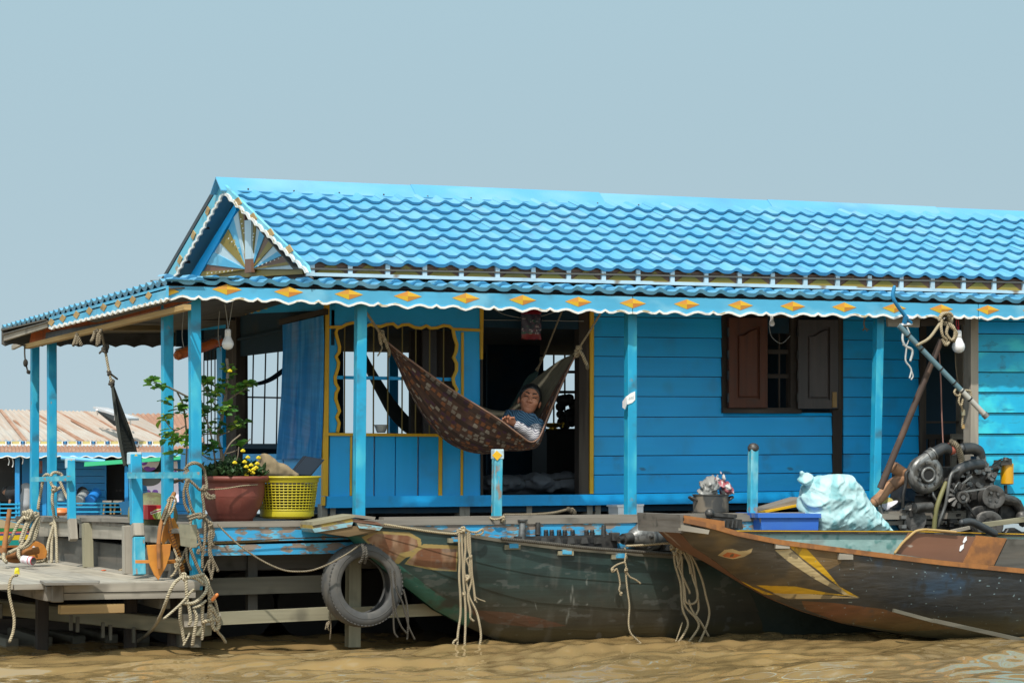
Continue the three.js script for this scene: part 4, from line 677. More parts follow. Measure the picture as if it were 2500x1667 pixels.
// hull from its near gunwale and near bottom edge; zn(x) near gunwale, bw(x) half width, flat = how square the section is
function hullGeo(o, a0, a1, far) {
  const nx = o.nx || 60, na = 6, pos = [], uv = [], idx = [];
  for (let i = 0; i <= nx; i++) { const x = o.x0 + (o.x1 - o.x0) * Math.pow(i / nx, 1.2); const yg = lerpAt(o.g, x), yk = Math.min(yg - 0.01, lerpAt(o.k, x)), b = o.bw(x), zc = o.zn(x) - b, fl = o.flat(x);
    for (let j = 0; j <= na; j++) { const a = a0 + (a1 - a0) * j / na; const s = b * (fl * (1 - 0.22 * a) + (1 - fl) * Math.pow(1 - Math.pow(a, 2.2), 0.75)) + (o.lap && !far ? 0.006 * (j / na) : 0); const y = yg + (yk - yg) * a; pos.push(x, y, zc + (far ? -s : s)); const [u0, u1, v0, v1] = o.tex.box; uv.push((x - u0) / (u1 - u0), (y - v0) / (v1 - v0)); if (i && j) { const p = i * (na + 1) + j, q = p - na - 1; if (far) idx.push(q, q - 1, p, p, q - 1, p - 1); else idx.push(q - 1, q, p, q - 1, p, p - 1); } } }
  const g = new THREE.BufferGeometry(); g.setAttribute('position', new THREE.Float32BufferAttribute(pos, 3)); g.setAttribute('uv', new THREE.Float32BufferAttribute(uv, 2)); g.setIndex(idx); g.computeVertexNormals(); g.userData.keepUV = true; return g;
}
function crossGeo(o, yf, dy) { // bottom or inner floor between the two sides
  const nx = 50, pos = [], uv = [], idx = [];
  for (let i = 0; i <= nx; i++) { const x = o.x0 + (o.x1 - o.x0) * Math.pow(i / nx, 1.2), yg = lerpAt(o.g, x), yk = Math.min(yg - 0.01, lerpAt(o.k, x)), y = yf === null ? yk : Math.max(yk + 0.01, yg + yf), a = (yg - y) / (yg - yk), b = o.bw(x), fl = o.flat(x), s = b * (fl * (1 - 0.22 * a) + (1 - fl) * Math.pow(Math.max(0, 1 - Math.pow(a, 2.2)), 0.75)) - 0.004, zc = o.zn(x) - b;
    for (const k of [1, -1]) { pos.push(x, y, zc + k * s); uv.push(x, zc + k * s); } if (i) { const p = 2 * i; idx.push(p - 2, p, p - 1, p - 1, p, p + 1); } }
  const g = new THREE.BufferGeometry(); g.setAttribute('position', new THREE.Float32BufferAttribute(pos, 3)); g.setAttribute('uv', new THREE.Float32BufferAttribute(uv, 2)); g.setIndex(idx); g.computeVertexNormals(); g.userData.keepUV = true; return g;
}
function railGeo(o, w, h, far, x0, x1) { const pts = []; const n = 40; for (let i = 0; i <= n; i++) { const x = x0 + (x1 - x0) * i / n; pts.push(V(x, lerpAt(o.g, x), o.zn(x) - (far ? 2 * o.bw(x) : 0))); } const g = []; for (let i = 0; i < n; i++) { const a = pts[i], b = pts[i + 1]; g.push(hexa([V(a.x, a.y + h / 2, a.z + w / 2), V(b.x, b.y + h / 2, b.z + w / 2), V(b.x, b.y - h / 2, b.z + w / 2), V(a.x, a.y - h / 2, a.z + w / 2)], w)); } return g; }
const pxs = (list, z) => list.map(([u, v]) => { const p = P(u, v, z); return [p.x, p.y]; });
const polyAt = (list, z) => list.map(([u, v]) => { const p = P(u, v, z); return new THREE.Vector2(p.x, p.y); });

// --- dark green boat with its bow at the tyre
const greenBoat = thing('green_boat', 'long dark green wooden boat with red-brown painted bow beside the tyre', 'boat');
const GB = { z: 1.95 };
{
  const z = GB.z, o = GB;
  o.g = pxs([[800, 1280], [870, 1272], [938, 1283], [1030, 1291], [1120, 1303], [1225, 1320], [1350, 1336], [1500, 1349], [1650, 1360], [1720, 1364], [1900, 1370], [2500, 1380]], z);
  o.k = pxs([[800, 1290], [845, 1305], [880, 1337], [960, 1405], [1075, 1490], [1150, 1528], [1220, 1560], [1300, 1588], [1500, 1600], [2500, 1600]], z - 0.12);
  o.x0 = o.g[0][0]; o.x1 = P(2460, 1372, z).x;
  o.bw = x => 0.06 + 0.32 * sst(0, 1.6, x - o.x0); o.zn = x => z - 0.1 + 0.1 * sst(0, 1.4, x - o.x0) - 0.08 * sst(3.2, 5, x - o.x0); o.flat = () => 0.15; o.lap = true;
  const pol = l => polyAt(l, z);
  const red = pol([[905, 1318], [925, 1303], [1000, 1308], [1022, 1318], [1026, 1335], [1010, 1345], [985, 1350], [975, 1372], [955, 1362], [930, 1340]]), red2 = pol([[1003, 1375], [1028, 1345], [1040, 1338], [1116, 1340], [1117, 1393], [1060, 1386], [1012, 1380]]), tan = pol([[893, 1312], [925, 1296], [1005, 1300], [1032, 1316], [1034, 1340], [1018, 1356], [1000, 1362], [985, 1378], [968, 1374], [925, 1345]]), tan2 = pol([[998, 1378], [1022, 1340], [1038, 1328], [1119, 1332], [1121, 1396], [1060, 1392]]);
  const band = pol([[1150, 1490], [1260, 1497], [1330, 1510], [1400, 1530], [1340, 1536], [1220, 1525]]), bright = pol([[1298, 1507], [1370, 1518], [1390, 1526], [1310, 1524]]), dark = pol([[1100, 1300], [2100, 1340], [2100, 1330], [1100, 1290]]);
  const scr = []; const sr = rng(5); for (let i = 0; i < 9; i++) { const u = sr() * 700 + 960, v = 1360 + sr() * 150; const p = P(u, v, z); scr.push([p.x, p.y, 0.015 + sr() * 0.05, 0.004 + sr() * 0.012, sr() * 3.1]); }
  for (const [u, v] of [[1402, 1440], [1400, 1460], [1408, 1470], [1430, 1410], [1435, 1420], [1576, 1372], [1400, 1500], [1580, 1380], [1398, 1515]]) { const p = P(u, v, z); scr.push([p.x, p.y, 0.012, 0.05, 0.1]); }
  const x1 = o.x1, y0 = -0.2, y1 = 1.1;
  o.tex = sideTex(o.x0, x1, y0, y1, 1536, 512, (x, y, s, t) => {
    const n = fbm(s, t, 40, 9, 301, 4), m = fbm(s, t, 14, 6, 311, 4), g = fbm(s, t, 6, 90, 321, 3), st = fbm(s, t, 120, 8, 331, 3);
    let c = mix3([0.012, 0.034, 0.032], [0.028, 0.052, 0.05], m); c = mix3(c, [0.09, 0.085, 0.075], sst(0.55, 0.8, m * 0.6 + st * 0.4) * 0.55); c = mix3(c, [0.008, 0.014, 0.014], sst(0.55, 0.75, fbm(s, t, 22, 10, 341, 3)) * 0.6);
    const low = sst(0.62, 0.2, y - 0.12 * Math.max(0, x - o.x0 - 3) * 0.3); c = mix3(c, mix3([0.03, 0.027, 0.02], [0.06, 0.05, 0.035], n), low * 0.85);
    c = mix3(c, [0.05, 0.042, 0.018], sst(0.2, 0.1, y) * 0.8); c = mix3(c, [0.02, 0.02, 0.012], sst(0.1, 0.04, y) * 0.8);
    const stemD = y - (lerpAt(o.k, x)); if (x - o.x0 < 1.3 && stemD < 0.12) c = mix3(c, [0.02, 0.13, 0.1], 0.75 * sst(0.35, 0.55, n + 0.1));
    if (inPoly(x, y, tan) || inPoly(x, y, tan2)) c = mix3([0.28, 0.2, 0.07], c, sst(0.5, 0.8, n) * 0.6);
    if (inPoly(x, y, red) || inPoly(x, y, red2)) c = mix3(mix3([0.15, 0.062, 0.03], [0.26, 0.16, 0.1], sst(0.4, 0.75, st)), [0.12, 0.06, 0.03], sst(0.5, 0.8, n) * 0.6);
    if (inPoly(x, y, band)) c = mix3(c, [0.12, 0.05, 0.03], 0.6); if (inPoly(x, y, bright)) c = mix3(c, [0.22, 0.035, 0.016], 0.75 * sst(0.7, 0.4, n));
    for (const [sx, sy, w, h, a] of scr) { const dx = x - sx, dy = y - sy; if (Math.abs(dx) < 0.08 && Math.abs(dy) < 0.08) { const q = Math.hypot((dx * Math.cos(a) + dy * Math.sin(a)) / w, (-dx * Math.sin(a) + dy * Math.cos(a)) / h); if (q < 1 && st + n > 0.85) c = mix3(c, [0.25, 0.26, 0.24], (1 - q) * 0.6); } }
    const run = fbm(s, t, 90, 3, 351, 3); c = mix3(c, [0.1, 0.1, 0.09], sst(0.58, 0.78, run * 0.6 + n * 0.4) * 0.4); c = mix3(c, [0.12, 0.125, 0.12], sst(0.66, 0.74, fbm(s, t, 70, 26, 361, 4)) * 0.35); return [c.map(k => k * (0.92 + 0.16 * g)), 0.4 + 0.14 * g + 0.3 * n];
  });
  const mat = new THREE.MeshPhysicalMaterial({ map: o.tex.map, bumpMap: o.tex.bump, bumpScale: 0.008, roughness: 0.5, side: THREE.DoubleSide });
  for (const [a, b] of [[0, 0.28], [0.27, 0.54], [0.53, 0.78], [0.77, 1]]) add('hull_plank', hullGeo(o, a, b), mat, greenBoat);
  add('far_side', hullGeo(o, 0, 1, true), mat, greenBoat);
  add('boat_floor', crossGeo(o, -0.16), M.wetWood, greenBoat);
  add('gunwale', railGeo(o, 0.045, 0.028, false, o.x0 + 0.3, o.x1), M.wetWood, greenBoat);
  add('gunwale', railGeo(o, 0.05, 0.045, true, o.x0 + 0.3, o.x1), M.rustBrown, greenBoat);
  for (const [u, v] of [[1118, 1316], [1255, 1332], [1385, 1347], [1516, 1356]]) { add('rib_end', rect(u - 11, v - 5, u + 11, v + 6, z + 0.03, 0.06), M.skirt, greenBoat); add('rib_end', rect(u - 22, v - 2, u + 16, v + 9, z + 0.022, 0.05), M.mossWood, greenBoat); }
  // bow head: layered painted timbers
  const zb = z + 0.03; M.bowYellow = paint(91, [0.3, 0.21, 0.04], { wear: 0.45, wood: [0.15, 0.1, 0.05], dirt: 0.6, m: 0.5 }); M.bowBlue = paint(92, [0.2, 0.38, 0.44], { wear: 0.5, wood: [0.2, 0.17, 0.13], dirt: 0.6, m: 0.5 }); M.bowBrown = wood(93, [0.14, 0.09, 0.04], { tint: [0.07, 0.05, 0.025] });
  add('bow_plank', blk([[763, 1274], [866, 1256], [866, 1263], [763, 1283]], zb + 0.01, 0.3), M.mossWood, greenBoat); add('bow_plank', blk([[866, 1256], [917, 1262], [914, 1269], [866, 1263]], zb + 0.01, 0.3), M.deckWood, greenBoat);
  add('bow_trim', blk([[762, 1282], [858, 1265], [862, 1273], [762, 1291]], zb, 0.3), M.bowYellow, greenBoat); add('bow_trim', blk([[858, 1265], [920, 1274], [937, 1283], [862, 1274]], zb - 0.004, 0.26), M.rustBrown, greenBoat);
  add('bow_trim', blk([[762, 1291], [862, 1274], [858, 1285], [768, 1300]], zb + 0.012, 0.3), M.bowBlue, greenBoat); add('bow_trim', blk([[870, 1276], [934, 1286], [926, 1295], [876, 1289]], zb + 0.014, 0.1), M.bowBlue, greenBoat);
  add('bow_block', [blk([[765, 1298], [860, 1284], [935, 1292], [850, 1310]], zb, 0.3), blk([[860, 1284], [937, 1284], [920, 1300], [850, 1310]], zb - 0.01, 0.26)], M.bowBrown, greenBoat);
}
// --- brown boat in front at the right
const brownBoat = thing('brown_boat', 'brown wooden boat with painted eye and yellow arrow stripe nearest the camera', 'boat');
const BB = { z: 2.85 };
{
  const z = BB.z, o = BB;
  o.g = pxs([[1668, 1270], [1735, 1284], [1800, 1303], [1900, 1323], [2100, 1349], [2300, 1374], [2500, 1394], [2700, 1410]], z);
  o.k = pxs([[1668, 1298], [1700, 1335], [1760, 1368], [1850, 1428], [1920, 1466], [2000, 1498], [2100, 1527], [2200, 1546], [2300, 1560], [2700, 1600]], z - 0.1);
  o.x0 = o.g[0][0]; o.x1 = P(2640, 1400, z).x; o.bw = x => 0.36 - 0.0 * x; o.zn = x => z; o.flat = x => 0.7 - 0.58 * sst(0.05, 0.8, x - o.x0);
  const pol = l => polyAt(l, z);
  const yel1 = pol([[1925, 1332], [1965, 1334], [2010, 1380], [2060, 1432], [2114, 1460], [2085, 1452], [2020, 1405], [1960, 1362]]), cr1 = pol([[1893, 1343], [1930, 1340], [1965, 1370], [2030, 1418], [2112, 1461], [2080, 1455], [2000, 1415], [1930, 1372]]), yel2 = pol([[1885, 1432], [1960, 1433], [2030, 1447], [2095, 1456], [2000, 1452], [1930, 1452]]), cr2 = pol([[1925, 1452], [2000, 1452], [2116, 1461], [2020, 1464], [1960, 1466]]), yel3 = pol([[1850, 1420], [1885, 1438], [1930, 1456], [1905, 1456], [1870, 1440]]);
  const eyeW = pol([[1773, 1357], [1780, 1343], [1795, 1340], [1812, 1346], [1828, 1344], [1841, 1338], [1839, 1350], [1826, 1360], [1806, 1366], [1788, 1362]]), eyeR = pol([[1782, 1357], [1788, 1349], [1800, 1350], [1820, 1356], [1806, 1364], [1788, 1361]]), pup = pol([[1796, 1357], [1799, 1352], [1804, 1353], [1804, 1360], [1799, 1361]]);
  const redB = pol([[1990, 1470], [2060, 1474], [2180, 1489], [2240, 1508], [2400, 1535], [2250, 1548], [2100, 1525], [2010, 1492]]), tanT = pol([[1925, 1325], [2060, 1345], [2055, 1375], [2020, 1395], [1980, 1350]]);
  o.tex = sideTex(o.x0, o.x1, -0.1, 1.05, 1536, 512, (x, y, s, t) => {
    const n = fbm(s, t, 44, 12, 401, 4), m = fbm(s, t, 10, 5, 411, 4), g = fbm(s, t, 30, 44, 421, 3), sp = fbm(s, t, 150, 50, 431, 2);
    const q = sst(0.2, 2.2, x - o.x0);
    let c = mix3(mix3([0.05, 0.045, 0.04], [0.088, 0.066, 0.044], m), mix3([0.014, 0.02, 0.028], [0.032, 0.036, 0.04], n), q * sst(0.95, 0.6, y + 0.12 * q));
    c = mix3(c, [0.17, 0.11, 0.045], sst(0.55, 0.75, m) * (1 - q) * 0.6);
    if (inPoly(x, y, tanT)) c = mix3(c, [0.2, 0.12, 0.045], 0.6);
    c = mix3(c, [0.025, 0.06, 0.11], q * sst(0.5, 0.75, fbm(s, t, 8, 4, 441, 3)) * sst(0.35, 0.6, n) * 0.7);
    const peel = sst(0.54, 0.62, n) * 0.65;
    if (inPoly(x, y, cr1) || inPoly(x, y, cr2)) c = mix3([0.46, 0.36, 0.2], c, peel); if (inPoly(x, y, yel1) || inPoly(x, y, yel2) || inPoly(x, y, yel3)) c = mix3([0.52, 0.3, 0.015], c, peel * 0.8);
    if (inPoly(x, y, redB)) c = mix3(mix3([0.15, 0.05, 0.03], [0.12, 0.07, 0.03], m), c, sst(0.6, 0.8, n) * 0.5);
    if (inPoly(x, y, eyeW)) c = [0.42, 0.31, 0.16]; if (inPoly(x, y, eyeR)) c = [0.4, 0.11, 0.035]; if (inPoly(x, y, pup)) c = [0.12, 0.07, 0.035];
    c = mix3(c, [0.25, 0.36, 0.4], sst(0.83, 0.9, sp) * q * 0.7); c = mix3(c, [0.06, 0.055, 0.02], sst(0.3, 0.12, y) * 0.6);
    return [c.map(k => k * (0.7 + 0.6 * g)), 0.4 + 0.5 * g];
  });
  const mat = new THREE.MeshPhysicalMaterial({ map: o.tex.map, bumpMap: o.tex.bump, bumpScale: 0.008, roughness: 0.48, side: THREE.DoubleSide });
  add('hull_side', hullGeo(o, 0, 1), mat, brownBoat); add('hull_side', hullGeo(o, 0, 1, true), mat, brownBoat); add('hull_bottom', crossGeo(o, null), M.rustBrown, brownBoat);
  add('boat_floor', crossGeo(o, -0.2), M.darkWood, brownBoat);
  add('gunwale', railGeo(o, 0.06, 0.04, false, o.x0, o.x1), M.rust, brownBoat); add('gunwale', railGeo(o, 0.06, 0.04, true, o.x0, o.x1), M.rust, brownBoat);
  M.bowBrown2 = wood(94, [0.13, 0.115, 0.1], { tint: [0.08, 0.06, 0.045], dirt: 0.6, m: 0.8 });
  // blunt bow: end block, capping timbers
  const xe = o.x0, ye = lerpAt(o.g, xe), far = z - 0.78;
  add('bow_end', hexa([V(xe - 0.03, ye + 0.045, far), V(xe - 0.03, ye + 0.045, z + 0.01), V(xe - 0.02, ye - 0.1, z + 0.0), V(xe - 0.02, ye - 0.1, far)], V(0.09, 0, 0)), M.bowBrown2, brownBoat);
  add('bow_deck', [hexa([V(xe, ye + 0.04, far), V(xe + 0.36, ye - 0.01, far), V(xe + 0.36, ye - 0.01, z + 0.02), V(xe, ye + 0.04, z + 0.02)], V(0, -0.045, 0))], M.rust, brownBoat);
  add('bow_block', blk([[1668, 1281], [1733, 1294], [1730, 1304], [1668, 1296]], z + 0.045, 0.08), M.greyWood, brownBoat);
  for (const [u, v] of [[1912, 1326], [2067, 1353]]) add('rib_end', rect(u - 17, v - 2, u + 17, v + 13, z + 0.025, 0.05), M.greyWood, brownBoat);
  add('keel_plank', [beam(P(2182, 1490, z - 0.02), P(2330, 1530, z - 0.0), 0.03, 0.03), beam(P(2280, 1515, z + 0.01), P(2620, 1590, z + 0.01), 0.035, 0.035)], M.wetWood, brownBoat);
  // splash boards standing behind the gunwale
  const zz = z - 0.1;
  add('splash_board', blk([[2222, 1300], [2385, 1310], [2352, 1375], [2188, 1352]], zz, 0.02), M.rustBrown, brownBoat, 'faded red-brown splash board'); add('splash_board', blk([[2386, 1307], [2460, 1314], [2428, 1380], [2353, 1374]], zz + 0.01, 0.02), M.rust, brownBoat, 'orange-brown plywood splash board'); add('splash_board', blk([[2461, 1315], [2620, 1320], [2620, 1405], [2429, 1382]], zz, 0.02), M.under, brownBoat, 'dark grey splash board');
  add('board_trim', rope([[2186, 1350, zz + 0.02], [2205, 1325, zz + 0.02], [2235, 1298, zz + 0.02], [2260, 1293, zz + 0.02], [2335, 1299, zz + 0.02]], 0.012, { tension: 0.2 }), M.tanWood, brownBoat);
  add('board_patch', outline([[2352, 1324], [2356, 1313], [2361, 1309], [2362, 1318], [2355, 1326]], zz + 0.006, 0.004), M.whitePlastic, brownBoat); add('board_patch', outline([[2344, 1345], [2346, 1333], [2355, 1328], [2354, 1338], [2346, 1346]], zz + 0.006, 0.004), M.whitePlastic, brownBoat);
}
// --- pale turquoise boat behind it, carrying the engine
const turqBoat = thing('turquoise_boat', 'pale turquoise wooden boat behind the brown boat carrying a large engine', 'boat');
{
  const z = 2.0, o = {};
  o.g = pxs([[1755, 1297], [2240, 1299], [2700, 1310]], z); o.k = pxs([[1755, 1430], [1850, 1520], [1950, 1590], [2700, 1600]], z - 0.1);
  o.x0 = o.g[0][0]; o.x1 = P(2680, 1300, z).x; o.bw = x => 0.3 + 0.2 * sst(0, 1, x - o.x0); o.zn = x => z; o.flat = () => 0.6;
  o.tex = sideTex(o.x0, o.x1, 0, 1.1, 512, 128, (x, y, s, t) => { const n = fbm(s, t, 20, 8, 501, 4), m = fbm(s, t, 60, 20, 511, 3); let c = mix3([0.24, 0.42, 0.4], [0.36, 0.5, 0.48], n); c = mix3(c, [0.04, 0.2, 0.19], sst(0.55, 0.8, m) * 0.7); c = mix3(c, [0.2, 0.19, 0.17], sst(0.6, 0.8, n) * 0.5); c = mix3(c, [0.018, 0.03, 0.026], sst(0.72, 0.66, y)); return [c, m]; });
  const mat = new THREE.MeshPhysicalMaterial({ map: o.tex.map, bumpMap: o.tex.bump, bumpScale: 0.006, roughness: 0.6, side: THREE.DoubleSide });
  add('hull_side', hullGeo(o, 0, 1), mat, turqBoat); add('hull_side', hullGeo(o, 0, 1, true), mat, turqBoat); add('boat_floor', crossGeo(o, -0.05), M.under, turqBoat);
  add('gunwale', railGeo(o, 0.05, 0.026, false, o.x0, o.x1), M.darkWood, turqBoat); add('gunwale', railGeo(o, 0.05, 0.026, true, o.x0, o.x1), M.darkWood, turqBoat);
  add('gunwale_strip', railGeo(Object.assign({}, o, { g: o.g.map(([a, b]) => [a, b + 0.006]) }), 0.054, 0.006, false, o.x0, o.x1), M.yellow, turqBoat);
}
// --- striped boat far left, bow behind the platform
const stripeBoat = thing('striped_boat', 'bow of a boat in green, red, blue and yellow stripes at far left', 'boat');
{
  const x = -3.9, z0 = -3.4; // stands behind the platform, seen from its side
  const S = (pts, m, n, d = 0) => add(n, outline(pts, z0 + d, 0.25), m, stripeBoat);
  const c = (r) => plain(r, 0.45);
  S([[-60, 1350], [72, 1342], [60, 1326], [72, 1300], [68, 1282], [-60, 1262]], M.darkWood, 'hull_side', -0.02);
  S([[-60, 1254], [0, 1268], [64, 1283], [64, 1290], [-60, 1288]], plain([0.42, 0.33, 0.2], 0.5), 'hull_stripe'); S([[-60, 1290], [62, 1289], [64, 1297], [-60, 1300]], c([0.02, 0.2, 0.06]), 'hull_stripe'); S([[-60, 1300], [66, 1296], [69, 1300], [-60, 1305]], c([0.6, 0.12, 0.08]), 'hull_stripe'); S([[-60, 1305], [69, 1300], [70, 1304], [-60, 1310]], c([0.05, 0.06, 0.2]), 'hull_stripe'); S([[-60, 1310], [70, 1305], [72, 1312], [64, 1317], [-60, 1321]], c([0.65, 0.42, 0.01]), 'hull_stripe'); S([[-60, 1321], [50, 1318], [46, 1331], [-60, 1332]], c([0.01, 0.25, 0.22]), 'hull_stripe'); S([[-60, 1332], [46, 1331], [44, 1336], [-60, 1339]], c([0.3, 0.1, 0.02]), 'hull_stripe');
  add('bow_deck', hexa([P(-60, 1252, z0), P(2, 1266, z0), P(64, 1282, z0), P(66, 1284, z0)], V(0, -0.01, -0.5)), M.fascia, stripeBoat);
}

// ---------------------------------------------------------------- the big engine standing in the turquoise boat
const engine = thing('diesel_engine', 'large black and grey boat engine with pipes and pulleys in the turquoise boat', 'engine');
{
  const en = (n, m, ...g) => add(n, g.flat(9), m, engine);
  const z0 = 1.62; // front of the block
  const er = rng(88);
  // block, sump, bell housing
  en('engine_block', M.blackMetal, blk([[2240, 1150], [2425, 1145], [2440, 1300], [2228, 1305]], z0, 0.42));
  en('engine_block', M.blackMetal, blk([[2210, 1240], [2262, 1200], [2262, 1310], [2205, 1305]], z0 - 0.02, 0.4));
  en('bell_housing', M.dullMetal, outline([[2213, 1252], [2225, 1238], [2241, 1236], [2243, 1290], [2222, 1296], [2208, 1282]], z0 + 0.05, 0.45, { bevel: 0.01 }), cyl(P(2226, 1268, z0 + 0.06), P(2226, 1268, z0 - 0.36), 0.13, 0.13, 20));
  for (const [u, v] of [[2204, 1262], [2212, 1240], [2205, 1285], [2238, 1232]]) en('bolt', M.greyMetal, bx(0.05, 0.03, 0.05, P(u, v, z0 + 0.06).x, P(u, v, z0).y, z0 + 0.06));
  // rocker cover, manifolds
  en('rocker_cover', M.dullMetal, outline([[2284, 1143], [2345, 1139], [2350, 1142], [2350, 1160], [2284, 1163]], z0 - 0.05, 0.3, { bevel: 0.012 }), outline([[2300, 1140], [2312, 1140], [2312, 1162], [2300, 1162]], z0 - 0.03, 0.3));
  en('exhaust_manifold', M.dullMetal, outline([[2283, 1167], [2305, 1165], [2305, 1194], [2284, 1194]], z0 + 0.02, 0.12, { bevel: 0.01 }), outline([[2308, 1168], [2330, 1165], [2322, 1190], [2306, 1192]], z0 + 0.01, 0.12, { bevel: 0.01 }));
  en('thermostat_housing', M.greyMetal, ball(P(2396, 1134, z0), 0.055, 1.2, 1, 1), ball(P(2385, 1145, z0 + 0.02), 0.045), bx(0.1, 0.05, 0.1, P(2390, 1120, z0).x, P(2390, 1120, z0).y, z0), bx(0.07, 0.07, 0.1, P(2404, 1145, z0).x, P(2404, 1140, z0).y, z0 - 0.02));
  en('injection_pump', M.dullMetal, outline([[2352, 1155], [2380, 1148], [2420, 1150], [2436, 1160], [2428, 1180], [2412, 1190], [2380, 1185], [2358, 1180]], z0 + 0.04, 0.25, { bevel: 0.015 }));
  for (let i = 0; i < 26; i++) { const u = 2345 + er() * 85, v = 1142 + er() * 48, p = P(u, v, z0 + 0.06 + er() * 0.04); en('fitting', er() < 0.5 ? M.greyMetal : M.dullMetal, er() < 0.5 ? cyl(p, p.clone().add(V(0.03 * (er() - 0.3), 0.02, 0.05)), 0.012 + er() * 0.014, undefined, 8) : bx(0.03 + er() * 0.04, 0.025 + er() * 0.02, 0.05, p.x, p.y, p.z)); }
  for (let i = 0; i < 34; i++) { const u = 2225 + er() * 150, v = 1195 + er() * 100, p = P(u, v, z0 + 0.02 + er() * 0.05); en('fitting', er() < 0.35 ? M.dullMetal : M.blackMetal, er() < 0.5 ? bx(0.02 + er() * 0.06, 0.02 + er() * 0.05, 0.06, p.x, p.y, p.z) : cyl(p, p.clone().add(V(0.06 * (er() - 0.5), 0.06 * (er() - 0.5), 0.04)), 0.01 + er() * 0.012, undefined, 7)); }
  // turbocharger
  const tc = P(2259, 1158, z0 + 0.1), ax = V(-0.1, -0.05, 1).normalize();
  { const tor = new THREE.TorusGeometry(0.115, 0.058, 12, 28); tor.userData.keepUV = true; place(tor.rotateX(Math.PI / 2), tc.clone(), ax);
    en('turbocharger', M.greyMetal, tor, cyl(tc.clone().addScaledVector(ax, -0.1), tc.clone().addScaledVector(ax, 0.035), 0.11, 0.085, 20), tube([P(2233, 1160, z0 + 0.1), P(2236, 1140, z0 + 0.11), P(2250, 1126, z0 + 0.11), P(2268, 1115, z0 + 0.11), P(2276, 1110, z0 + 0.1)], 0.05, { k: 12, n: 24 }));
    const rg = new THREE.TorusGeometry(0.058, 0.014, 8, 24); rg.userData.keepUV = true; place(rg.rotateX(Math.PI / 2), tc.clone().addScaledVector(ax, 0.07), ax); en('turbo_inlet', M.greyMetal, rg, cyl(tc.clone().addScaledVector(ax, 0.02), tc.clone().addScaledVector(ax, 0.07), 0.066, 0.06, 20));
    en('turbo_mouth', M.black, cyl(tc.clone().addScaledVector(ax, 0.04), tc.clone().addScaledVector(ax, 0.074), 0.045, 0.045, 18));
    for (let i = 0; i < 7; i++) { const a = i / 7 * 6.28; en('bolt', M.greyMetal, cyl(tc.clone().add(V(Math.cos(a) * 0.105, Math.sin(a) * 0.105, 0.05)), tc.clone().add(V(Math.cos(a) * 0.105, Math.sin(a) * 0.105, 0.075)), 0.014, undefined, 6)); }
    en('turbo_flange', M.dullMetal, outline([[2246, 1182], [2262, 1176], [2280, 1178], [2278, 1188], [2262, 1192], [2250, 1190]], z0 + 0.12, 0.14, { bevel: 0.01 })); }
  en('pipe_clamp', M.greyMetal, cyl(P(2264, 1118, z0 + 0.11), P(2275, 1112, z0 + 0.105), 0.062, 0.062, 16), cyl(P(2277, 1110, z0 + 0.1), P(2280, 1108, z0 + 0.1), 0.066, 0.066, 16));
  // intake pipes
  en('intake_pipe', M.hose, tube([P(2276, 1110, z0 + 0.1), P(2302, 1095, z0 + 0.08), P(2318, 1097, z0 + 0.06), P(2336, 1094, z0 + 0.05)], 0.05, { k: 12, n: 26 }));
  en('intake_pipe', M.hose, tube([P(2350, 1096, z0 + 0.04), P(2375, 1095, z0 + 0.03), P(2390, 1102, z0 + 0.02), P(2394, 1116, z0 + 0.01)], 0.052, { k: 12, n: 26 }));
  en('pipe_joint', M.whitePlastic, cyl(P(2328, 1096, z0 + 0.055), P(2337, 1095, z0 + 0.05), 0.055, 0.055, 14)); en('pipe_joint', plain([0.5, 0.14, 0.1], 0.6), cyl(P(2318, 1096, z0 + 0.06), P(2327, 1095, z0 + 0.055), 0.054, 0.054, 14));
  en('rag', M.ropeOld, tube([P(2325, 1079, z0 + 0.1), P(2338, 1090, z0 + 0.11), P(2345, 1108, z0 + 0.1), P(2350, 1134, z0 + 0.08)], 0.03, { k: 7, n: 16 }));
  en('coolant_hose', M.hose, tube([P(2396, 1134, z0 + 0.04), P(2370, 1136, z0 + 0.1), P(2345, 1146, z0 + 0.12), P(2332, 1162, z0 + 0.1)], 0.05, { k: 12, n: 30 }));
  en('drip_hose', M.greyMetal, tube([P(2340, 1147, z0 + 0.16), P(2325, 1156, z0 + 0.18), P(2318, 1180, z0 + 0.18), P(2312, 1222, z0 + 0.16), P(2300, 1260, z0 + 0.14), P(2290, 1284, z0 + 0.1)], 0.016, { k: 8, n: 40 }));
  en('drip_hose', plain([0.16, 0.15, 0.06], 0.6), tube([P(2310, 1180, z0 + 0.12), P(2296, 1215, z0 + 0.14), P(2286, 1250, z0 + 0.14), P(2281, 1300, z0 + 0.12)], 0.022, { k: 8, n: 30 }));
  // exhaust: rusty branch and long bent pipe to the sack
  en('exhaust_pipe', M.rustPipe, tube([P(2232, 1160, z0), P(2215, 1158, z0), P(2203, 1166, z0), P(2190, 1176, z0), P(2176, 1186, z0)], 0.055, { k: 14, n: 30 }));
  en('exhaust_pipe', M.rustPipe, tube([P(2212, 1160, z0 + 0.01), P(2196, 1149, z0 + 0.01), P(2182, 1140, z0 + 0.01)], 0.052, { k: 14, n: 16 }));
  en('exhaust_pipe', M.rustPipe, tube([P(2176, 1186, z0), P(2165, 1196, z0), P(2152, 1212, z0), P(2136, 1226, z0)], 0.048, { k: 14, n: 26 }), cyl(P(2234, 1160, z0), P(2236, 1190, z0), 0.07, 0.08, 14));
  en('hose_loop', M.blackMetal, tube([P(2222, 1148, z0 + 0.1), P(2213, 1155, z0 + 0.12), P(2212, 1180, z0 + 0.12), P(2206, 1210, z0 + 0.12), P(2205, 1238, z0 + 0.1)], 0.014, { k: 7, n: 30 }));
